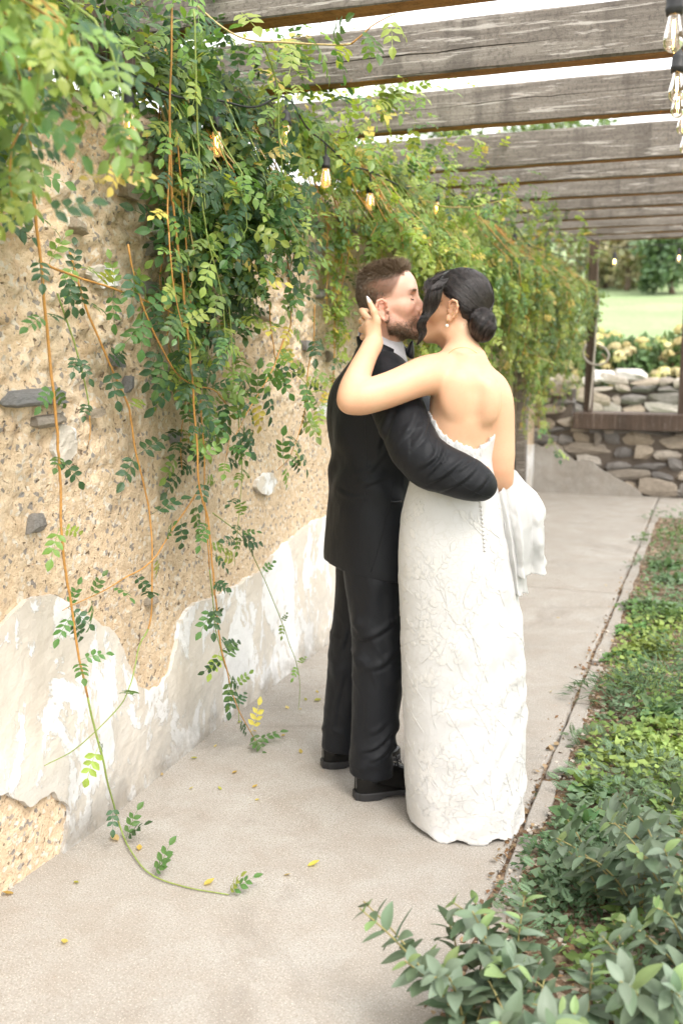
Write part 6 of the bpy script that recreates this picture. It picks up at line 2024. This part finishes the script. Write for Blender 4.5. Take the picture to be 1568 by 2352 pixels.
# left hand: palm, five fingers
def fing(pts, rads, k=.004):
    for a, b, ra, rb in zip(pts[:-1], pts[1:], rads[:-1], rads[1:]): Fb.add(Cap(a, b, ra, rb), k)
wr = np.array(P3(859, 786, 3.115))
Fb.add(Cap(wr, np.array(P3(853, 748, 3.128)), .0225, .023), .012)
Fb.add(Cap(np.array(P3(856, 770, 3.12)), np.array(P3(843, 752, 3.15)), .020, .019), .012)
Fb.add(Cap(np.array(P3(862, 764, 3.115)), np.array(P3(864, 735, 3.11)), .016, .0135), .012)
fing([np.array(P3(865, 740, 3.11)), np.array(P3(858, 716, 3.108)), np.array(P3(848, 693, 3.112))], [.0128, .0108, .0082])          # thumb
for (x1, y1, v1), (x2, y2, v2), (x3, y3, v3), r_ in (((850, 738, 3.135), (834, 718, 3.175), (831, 714, 3.225), .0100), ((845, 748, 3.145), (830, 737, 3.195), (832, 734, 3.25), .0102), ((844, 760, 3.15), (830, 757, 3.20), (833, 754, 3.25), .0098), ((848, 772, 3.145), (833, 775, 3.19), (835, 774, 3.235), .0090)):
    e = np.array(P3(x3, y3, v3)); fing([np.array(P3(x1, y1, v1)), np.array(P3(x2, y2, v2)), e, e+np.array((.035, .035, .0))], [r_*1.12, r_, r_*.95, r_*.78])
# right arm hanging, forearm bent away to the gathered train
Fb.chain([(*shr, .045), P4(1138, 935, 3.10, .042), P4(1145, 1000, 3.10, .037), P4(1150, 1075, 3.09, .033)], .03, 12)
Fb.chain([P4(1150, 1075, 3.09, .034), P4(1150, 1105, 3.11, .033), P4(1148, 1130, 3.17, .028), P4(1152, 1142, 3.23, .022)], .015, 10)
hb = np.array(P3(1152, 1142, 3.23))
Fb.add(Cap(hb, hb+(.012, .055, -.012), .024, .023), .01)
for q in range(4):
    a = hb+np.array((.03, .045+.018*q-.03, -.02)); Fb.add(Cap(a, a+(.02, .006, -.030), .0088, .008), .004); Fb.add(Cap(a+(.02, .006, -.03), a+(-.008, .006, -.048), .008, .0068), .004)
Fb.add(Cap(hb+(-.012, .02, -.012), hb+(-.004, .03, -.055), .010, .008), .006)
# legs inside the gown, feet on the ground
for s_ in (-1, 1):
    hp = np.array((.36+s_*.075, 3.11, .80)); kn = np.array((.365+s_*.055, 3.13, .46)); ak = np.array((.365+s_*.05, 3.11, .12))
    Fb.add(Cap(hp, kn, .075, .05), .03); Fb.add(Cap(kn, ak, .05, .032), .02); Fb.add(Cap(ak, ak+(-.03, .12, -.08), .03, .022), .02)
V, Q = Fb.mesh(); V = relax(V, Q, 1, .4)
L = BH.inv(V); col = np.ones((len(V), 3))
rz = np.clip(np.exp(-(((L-np.array((.105, 0, -.058)))/np.array((.02, .022, .009)))**2).sum(1))*1.3, 0, 1)[:, None]
col = col*(1-rz)+rz*np.array((.85, .42, .45))
person_mesh('body', V, Q, B0, M_SKIN_B, bride, col)
b_tree = BVHTree.FromPolygons([tuple(p) for p in V], Q.tolist())
# thumb nail (long almond)
mb = MB()
tip = np.array(P3(848, 693, 3.112)); td = tip-np.array(P3(858, 716, 3.108)); td /= np.linalg.norm(td)
nd = np.array((-.25, -1, .12)); nd -= td*nd.dot(td); nd /= np.linalg.norm(nd); sd = np.cross(td, nd)
rows = []
for t, wd in ((-.006, .0052), (0, .0060), (.006, .0058), (.012, .0045), (.017, .0022), (.019, .0006)):
    rows.append([tip+td*t+nd*(.0088*math.cos(q*.9)-.0004*(t/.01)**2*2)+sd*wd*q for q in (-1, -.5, 0, .5, 1)])
mb.put(np.array(rows).reshape(-1, 3)-np.array(B0), [(i*5+j, i*5+j+1, i*5+6+j, i*5+5+j) for i in range(5) for j in range(4)])
o = mb.build('thumb_nail', M_NAIL, bride, smooth=True); s = o.modifiers.new('t', 'SOLIDIFY'); s.thickness = .001

# ------------------------------------------------------------------ gown: fitted bodice flowing into the skirt
def srow(y, xl, xr, v, vb):
    """row from the two outline sights at distance v; vb = distance of the back-most surface"""
    ul, w = LU(xl, y, v); ur, _ = LU(xr, y, v)
    return (w, (ul+ur)/2, v, v-vb, (ur-ul)/2)
SK = [srow(1960, 930, 1202, 3.12, 2.902), srow(1900, 931, 1201, 3.12, 2.906), srow(1850, 932, 1200, 3.12, 2.912), srow(1780, 930, 1203, 3.12, 2.925), srow(1700, 929, 1205, 3.12, 2.94), srow(1600, 925, 1206, 3.12, 2.952), srow(1500, 921, 1205, 3.12, 2.958),
      srow(1420, 919, 1200, 3.115, 2.962), srow(1330, 915, 1186, 3.11, 2.966), srow(1250, 915, 1170, 3.105, 2.970), srow(1180, 922, 1156, 3.10, 2.978), srow(1130, 934, 1144, 3.10, 2.990), srow(1090, 945, 1137, 3.10, 3.004), srow(1050, 955, 1132, 3.10, 3.006), srow(1000, 968, 1142, 3.10, 3.004), srow(940, 978, 1153, 3.10, 3.0)]
SK = [(max(q[0], .004) if i == 0 else q[0],)+q[1:] for i, q in enumerate(SK)]


def dmod(th, w, f, r_):
    # f = away, r = right: x across the back, h height
    x = r_; h = w
    wp = fbm(x*5+3, h*3.0, 0*x, o=3, s=17)
    q = (h*.9-x*.85-1.2*x*np.abs(x))*7.0+1.5*wp
    rg = (.5+.5*np.sin(2*np.pi*q))**1.6-.4
    m_ = np.clip((x+.16)/.2, .15, 1)*np.clip((.92-h)/.25, 0, 1)*np.clip(.55+.9*fbm(x*4, h*4+7, 0*x, o=2, s=19), .1, 1)
    a = .010*rg*m_
    a = a+.004*np.sin(x*30+h*5+3*wp)*np.clip((.40-h)/.4, 0, 1)
    g = np.clip((x-.07)/.05, 0, 1)*np.clip((h-.25)/.3, 0, 1)*np.clip((.98-h)/.12, 0, 1)
    return a+.006*g*np.sin(x*75+h*3)


Fd = Field(np.arange(.12, .66, .0052), np.arange(2.84, 3.40, .0052), np.arange(-.02, 1.44, .0052))
skirt = Loft(SK, R(90), 2.15, dmod)
Fd.add(skirt, .0)
X, Y, Z = Fd.x[:, None, None], Fd.y[None, :, None], Fd.z[None, None, :]
# neckline: plunging low in the back, scalloped by the lace edge
def lace_top(u):
    pts = [(970, 925), (985, 938), (1000, 968), (1020, 998), (1040, 1012), (1060, 1020), (1080, 1028), (1092, 1034), (1100, 1030), (1112, 1022), (1128, 1012), (1140, 1000), (1160, 985)]
    q = np.array([P3(x, y, 3.005) for x, y in pts]); return np.interp(u, q[:, 0], q[:, 2])
top = lace_top(X)+.004*np.sin(X*420)+.003*np.sin(X*180+1)
top = np.where(Y > 3.08, np.maximum(top, 1.30), top)
top = np.where(Y > 3.08, 1.345+0*X, top)
Fd.F = np.maximum(Fd.F, (Z-top).astype(np.float32)*.8)
bx = 0.014*fbm(X*7, Y*7, 0*X, s=7)+.010*np.sin(X*55)
Fd.F = np.maximum(Fd.F, (.006+np.clip(bx, -.006, .02)-Z).astype(np.float32))
V, Q = Fd.mesh(); V = relax(V, Q, 1, .5); N = vnormals(V, Q)
V = V+N*(.0012*fbm(V[:, 0]*18, V[:, 1]*18, V[:, 2]*12, s=33)+.0006*fbm(V[:, 0]*60, V[:, 1]*60, V[:, 2]*60, s=34))[:, None]
gown = person_mesh('gown', V, Q, B0, M_DRESS, bride)
d_tree = BVHTree.FromPolygons([tuple(p) for p in V], Q.tolist())


# raised embroidery: branching stems with leaves and flowers wrapped on the gown
def wrap(th, w, off=.0012):
    """point on the gown at angle th (0 = straight at the camera, + to the right) and height w"""
    cu = np.interp(w, skirt.tab[0], skirt.tab[1]); cv = np.interp(w, skirt.tab[0], skirt.tab[2])
    d = np.array((math.sin(th), -math.cos(th), 0.0))
    o = np.array((cu, cv, w))+d*.6
    h = d_tree.ray_cast(Vector(o), Vector(-d))
    if h[0] is None: return None
    return np.array(h[0])+np.array(h[1])*off, np.array(h[1])


er = np.random.default_rng(5)
lace = MB()
LACE_N = 0


def lace_tube(pp, r_):
    q = [wrap(a, b) for a, b in pp]
    q = [x[0] for x in q if x is not None]
    if len(q) > 3: lace.tube(np.array(q)-np.array(B0), np.linspace(r_, r_*.55, len(q)), 5, cap=False)


def lace_leaf(a, b, ang, L, W):
    """petal lying on the cloth: outline ring with a raised rib"""
    R_ = .17
    out = []
    for t, s_ in ((0, 0), (.25, .75), (.5, 1), (.78, .7), (1, 0), (.78, -.7), (.5, -1), (.25, -.75)):
        x, y = t*L, s_*W
        out.append((a+(x*math.cos(ang)-y*math.sin(ang))/R_, b+x*math.sin(ang)+y*math.cos(ang)))
    w0 = [wrap(*q, .0005) for q in out]; wc = wrap(a+.5*L*math.cos(ang)/R_, b+.5*L*math.sin(ang), .0018)
    if wc is None or any(x is None for x in w0): return
    P = np.array([x[0] for x in w0]+[wc[0]])-np.array(B0)
    if np.linalg.norm(P-P.mean(0), axis=1).max() > 2.2*max(L, W): return
    lace.put(P, [(i, (i+1) % 8, 8) for i in range(8)])
    ring = np.vstack([P[:8], P[:1]]); lace.tube(ring+np.array([x[1] for x in w0]+[w0[0][1]])*.0002, .00065, 4, cap=False)


def flower(a, b, s_):
    k0 = er.uniform(0, 1)
    for q in range(6): lace_leaf(a, b, k0+q*math.pi/3, s_*.95, s_*.34)


for i in range(90):
    a0 = er.uniform(-1.75, 1.75); b0 = er.uniform(.04, 1.02) if i > 14 else er.uniform(.03, .14)
    ang = er.uniform(.3, 2.6) if b0 > .15 else er.uniform(-.2, 3.3)
    L = er.uniform(.10, .24); cv_ = er.uniform(-5, 5)
    pp, a, b = [], a0, b0
    for t in range(16):
        pp.append((a, b))
        a += math.cos(ang)*L/16/.17; b += math.sin(ang)*L/16; ang += cv_*L/16
        b = max(b, .02)
        if t > 2 and t % 3 == 0:
            for sg in (-1, 1):
                if er.random() < .78: lace_leaf(a, b, ang+sg*er.uniform(.5, 1.0), er.uniform(.018, .034), er.uniform(.0045, .008))
    lace_tube(pp, .0008)
    if er.random() < .55: flower(a, b, er.uniform(.018, .03))
    else: lace_leaf(a, b, ang, .04, .011)
for i in range(26): flower(er.uniform(-1.6, 1.6), er.uniform(.02, .075), er.uniform(.022, .034))
# denser motif on the bodice below the lace edge
for i in range(130):
    u_ = er.uniform(-.9, .75); b = float(lace_top(np.array([.36+.12*math.sin(u_)]))[0])-er.uniform(.006, .10)
    lace_leaf(u_, b, er.uniform(.8, 2.3), er.uniform(.016, .034), er.uniform(.004, .007))
lace.build('lace_embroidery', M_LACE, gown, smooth=True)

# covered buttons down the back
for i in range(24):
    t = i/23
    y = 1052+t*212; x = 1088+24*t+2*math.sin(t*3)
    q = surf(x, y, 2.5, d_tree, .001)
    if q is None: continue
    mb = MB(); mb.lathe([(.0005, .0045), (.0035, .0035), (.0048, 0), (.0035, -.003)], 8)
    o = mb.build('button', M_LACE, gown, smooth=True); o.location = q-np.array(B0); o.rotation_euler = (R(90), 0, 0)
# thin grey thread line down the placket
strip_on('placket', [(1090, 1058), (1099, 1120), (1106, 1190), (1111, 1264)], .0012, simple('grey_loop_thread', (.42, .42, .42), .7), gown, B0, d_tree, -.0002, 50)


# bunched train held at the right hip and sheer hem layer
def sheet(name, top, bot, mat, parent, nu=40, nv=26, folds=5, amp=.03, seed=0, sag=.0, scallop=0.0, thick=.0012, bulge=0.0, crumple=.006):
    """cloth between two sight polylines (x, y, v): gathered folds open downwards"""
    T = spline([P3(*p) for p in top], nu); Bm = spline([P3(*p) for p in bot], nu)
    s = np.linspace(0, 1, nu); t = np.linspace(0, 1, nv)
    P = T[None]*(1-t)[:, None, None]+Bm[None]*t[:, None, None]
    ph = np.cumsum(np.r_[0, np.abs(vnoise(np.arange(nu-1)*.35, seed+0*np.arange(nu-1), s=seed))+.5]); ph = ph/ph[-1]*folds*2*math.pi
    f = amp*(.25+.75*t)[:, None]*np.sin(ph[None, :]+1.2*t[:, None]*math.sin(seed))
    P[..., 1] += f; P[..., 0] += .35*f*np.cos(ph)[None, :]
    P[..., 2] -= sag*np.sin(t*math.pi)[:, None]*np.sin(s*math.pi)[None, :]
    P[..., 0] += bulge*np.sin(np.clip(t*1.1, 0, 1)*math.pi)[:, None]*s[None, :]; P[..., 1] -= bulge*np.sin(np.clip(t*1.1, 0, 1)*math.pi)[:, None]
    cr = 1-2*np.abs(fbm(P[..., 0]*16, P[..., 2]*13, P[..., 1]*6, o=3, s=seed)); P[..., 1] += crumple*(cr-.6)*np.minimum(1, t*4)[:, None]; P[..., 0] += .5*crumple*fbm(P[..., 0]*20, P[..., 2]*20, P[..., 1]*9, s=seed+3)
    P[-1, :, 2] += scallop*np.abs(np.sin(s*31+seed))
    n = nu
    F = [(i*n+j, i*n+j+1, (i+1)*n+j+1, (i+1)*n+j) for i in range(nv-1) for j in range(nu-1)]
    o = make(name, P.reshape(-1, 3)-np.array(B0), F, mat, parent, smooth=True)
    m_ = o.modifiers.new('thickness', 'SOLIDIFY'); m_.thickness = thick; m_.offset = 0
    return o


sheet('gathered_train', [(1146, 1134, 3.09), (1156, 1106, 3.10), (1174, 1078, 3.14), (1186, 1084, 3.20), (1194, 1100, 3.26)], [(1168, 1306, 3.04), (1188, 1326, 3.03), (1216, 1324, 3.07), (1244, 1318, 3.14), (1256, 1286, 3.20)], M_TULLE, gown, 64, 44, 2.3, .030, 3, .0, .004, bulge=.030, crumple=.012)
sheet('gathered_train', [(1140, 1140, 3.05), (1148, 1128, 3.06), (1158, 1116, 3.08), (1170, 1098, 3.11)], [(1164, 1400, 3.03), (1182, 1372, 3.02), (1198, 1370, 3.04), (1212, 1364, 3.08)], M_TULLE, gown, 44, 44, 1.8, .016, 5, 0, .006, bulge=.012, crumple=.008)
sheet('gathered_train', [(1150, 1138, 3.14), (1165, 1106, 3.16), (1180, 1080, 3.20), (1192, 1096, 3.25)], [(1176, 1290, 3.13), (1208, 1302, 3.15), (1236, 1272, 3.2), (1246, 1215, 3.26)], M_DRESS, gown, 44, 36, 2.0, .022, 8, 0, .006, bulge=.035, crumple=.012)


# ------------------------------------------------------------------ hair: sleek sides swept into a low bun
Fh = Field(np.arange(.20, .54, .003), np.arange(2.98, 3.34, .003), np.arange(1.50, 1.80, .003))
Fh.add(BH.ell((-.008, 0, .046), (.103, .086, .096)), .0)
Fh.add(BH.ell((.040, 0, .062), (.062, .072, .052)), .02)
bunc = np.array(P3(1108, 748, 3.115))
# keep the face, ears and neck free: cut below a swept hairline
X, Y, Z = Fh.x[:, None, None], Fh.y[None, :, None], Fh.z[None, None, :]
P = np.stack(np.broadcast_arrays(X, Y, Z), -1)
Lh = (P-BH.o)@BH.R/BH.s
hl = np.interp(Lh[..., 0], [-.13, -.10, -.07, -.045, -.02, .0, .015, .03, .045, .06, .08, .12], [-.085, -.085, -.078, -.052, .012, .034, .040, .046, .060, .085, .11, .13])
Fh.F = np.maximum(Fh.F, ((hl-Lh[..., 2])*BH.s*.75).astype(np.float32))
nk = BH.p(-.085, 0, -.03)
Fh.add(Cap(nk, bunc, .036, .034), .03)
bax = np.array((.75, -.45, -.05)); bax /= np.linalg.norm(bax)
bR = np.c_[np.cross(bax, (0, 0, 1.))/np.linalg.norm(np.cross(bax, (0, 0, 1.))), bax, np.cross(np.cross(bax, (0, 0, 1.))/np.linalg.norm(np.cross(bax, (0, 0, 1.))), bax)]
Fh.add(Ell(bunc, (.052, .040, .050), bR), .012)
# swept fringe hanging over the cheek
FR = [BH.p(.045, .045, .105), BH.p(.085, .055, .078), BH.p(.105, .066, .040), BH.p(.104, .074, .005), BH.p(.108, .070, -.030)]
V, Q = Fh.mesh(); V = relax(V, Q, 2, .5)
hair = person_mesh('hair', V, Q, B0, M_HAIR_B, bride, np.full((len(V), 3), .03))
h_tree = BVHTree.FromPolygons([tuple(p) for p in V], Q.tolist())
er = np.random.default_rng(21)
curves, tones = [], []


def onhair(p, off):
    h = h_tree.find_nearest(Vector(p))
    return np.array(h[0])+np.array(h[1])*off


# swept strands: from the parting / hairline over the skull to the bun
for i in range(1500):
    s_ = er.choice((-1, 1), p=(.35, .65))
    t0 = er.uniform(0, 1.45)
    st = np.array((np.interp(t0, [0, .35, .7, 1, 1.45], [.030, .050, .02, -.03, -.075]), s_*np.interp(t0, [0, .35, .7, 1, 1.45], [.074, .045, .02, .012, .0]), np.interp(t0, [0, .35, .7, 1, 1.45], [.052, .095, .130, .140, .115])))
    st += er.normal(scale=.006, size=3)
    mid = np.array((np.interp(t0, [0, 1, 1.45], [-.045, -.06, -.105]), s_*np.interp(t0, [0, 1, 1.45], [.075, .06, .02]), np.interp(t0, [0, 1, 1.45], [.018, .11, .08])))+er.normal(scale=.006, size=3)
    m2 = np.array((np.interp(t0, [0, 1.45], [-.095, -.125]), s_*np.interp(t0, [0, 1.45], [.04, .012]), np.interp(t0, [0, 1.45], [-.02, .04])))
    a, b, c = BH.p(*st), BH.p(*mid), BH.p(*m2)
    e = bunc+er.normal(scale=.012, size=3)+np.array((-.02, .01, .022))
    cc = spline([a, b, c, e], 16)
    ofs = er.uniform(.0006, .003)
    cc = np.array([onhair(p, ofs) for p in cc])
    curves.append(cc); tones.append(er.uniform(.0, 1)**1.5)
# bun coils
for i in range(420):
    th0 = er.uniform(0, 2*math.pi); ph = er.uniform(-1.35, 1.35); tw = er.uniform(.9, 2.0); tilt_ = er.normal(scale=.22)
    q = []
    for t in np.linspace(0, 1, 14):
        th = th0+t*tw; p_ = ph+.45*math.sin(t*2+th0)+tilt_*t
        loc = np.array((.0525*math.cos(p_)*math.cos(th), .041*math.sin(p_)+.004*math.cos(th), .0505*math.cos(p_)*math.sin(th)))
        q.append(bunc+bR@loc*(1.025+er.normal(scale=.002)+.022*math.sin(6*p_+2.2*th)))
    curves.append(np.array(q)); tones.append(er.uniform(0, 1)**1.6)
tubes('hair_strands', curves, .0011, M_HAIR_B, hair, B0, tones)
# fringe lock: sweeps from the parting across the temple, ends in a loose curl by his mouth
FP = [np.array(P3(1018, 642, 3.10)), np.array(P3(1000, 662, 3.085)), np.array(P3(992, 690, 3.085)), np.array(P3(986, 714, 3.09)), np.array(P3(974, 732, 3.085)), np.array(P3(967, 748, 3.085)), np.array(P3(971, 764, 3.09)), np.array(P3(966, 780, 3.09)), np.array(P3(957, 792, 3.095))]
wd = [.016, .024, .027, .022, .017, .014, .012, .008, .003]
curves, tones = [], []
for i in range(900):
    a, r_ = er.uniform(0, 2*math.pi), math.sqrt(er.uniform(0, 1))
    tw = er.uniform(.6, 1.5)
    q = []
    for k_, (p, w_) in enumerate(zip(FP, wd)):
        a2 = a+tw*k_*.22
        q.append(p+w_*r_*np.array((math.cos(a2), .55*math.sin(a2), .25*math.cos(a2)))+er.normal(scale=.0006, size=3))
    n = er.integers(5, 10)
    curves.append(spline(q[:max(n, 5)], 20)); tones.append(er.uniform(0, 1)**1.5)
# crown hair from the parting forward over the forehead to the fringe
for i in range(700):
    t = er.uniform(0, 1)
    a = BH.p(np.interp(t, [0, 1], [.03, -.03]), .02+er.normal(scale=.004), np.interp(t, [0, 1], [.128, .142]))
    b = BH.p(.072+er.normal(scale=.006), np.interp(t, [0, 1], [.052, -.02]), .112+er.normal(scale=.004)-.02*(1-t))
    c = BH.p(.100+er.normal(scale=.006), np.interp(t, [0, 1], [.064, .01]), .070+er.normal(scale=.006))
    d = FP[2]+er.normal(scale=.010, size=3)
    curves.append(spline([a, b, c, d], 16)); tones.append(er.uniform(0, 1)**1.5)
# wispy baby hairs
for i in range(46):
    if i < 26: a = BH.p(er.uniform(-.075, -.03), .062+er.uniform(-.012, .004), er.uniform(-.075, -.02)); d = BH.R@np.array((.5, .2, -.8))
    else: a = BH.p(er.uniform(.01, .045), .068, er.uniform(.035, .055)); d = BH.R@np.array((.35, .12, -1))
    L = er.uniform(.01, .026)
    curves.append(np.array([a+d*L*t+er.normal(scale=.0008, size=3) for t in np.linspace(0, 1, 7)])); tones.append(.1)
tubes('fringe', curves, .0008, M_HAIR_B, hair, B0, tones)

# jewellery: hoop, drop pearl, necklace, ring
mb = MB(); hc = BH.p(-.010, .088, -.010); a = np.linspace(0, 2*math.pi, 18)
mb.tube(hc-np.array(B0)+np.c_[.0055*np.cos(a), .001*np.sin(a), .0062*np.sin(a)], .0011, 6); mb.build('hoop_earring', M_GOLD, bride, smooth=True)
mb = MB(); lb = BH.p(.008, .085, -.033)-np.array(B0)
mb.tube(spline([lb+(0, -.002, .006), lb+(-.002, -.004, 0), lb+(-.003, -.003, -.010)], 8), .0009, 6); e = mb.build('pearl_earring', M_GOLD, bride, smooth=True)
mb = MB(); mb.lathe([(.0003, .0052), (.003, .0044), (.005, .0015), (.0052, -.001), (.004, -.004), (.0003, -.0056)], 12, 0, lb+(-.003, -.003, -.015)); mb.build('pearl', M_PEARL, e, smooth=True)
mb = MB()
npts = [surf(x, y, 2.6, b_tree, .0012) for x, y in spline([(1030, 812), (1042, 803), (1058, 799), (1075, 800), (1086, 806), (1094, 812)], 24)]
npts = [p for p in npts if p is not None]
if len(npts) > 3: mb.tube(np.array(npts)-np.array(B0), .0007, 6); mb.build('necklace', M_GOLD, bride, smooth=True)
mb = MB(); rc = np.array(P3(833, 738, 3.185))-np.array(B0); a = np.linspace(0, 2*math.pi, 18)
mb.tube(rc+np.c_[.004*np.cos(a), .006*np.cos(a), .0115*np.sin(a)], .0012, 6); mb.lathe([(.0003, .004), (.003, .002), (.0003, -.003)], 6, 0, rc+(-.010, -.006, 0)); mb.build('ring', M_GOLD, bride, smooth=True)
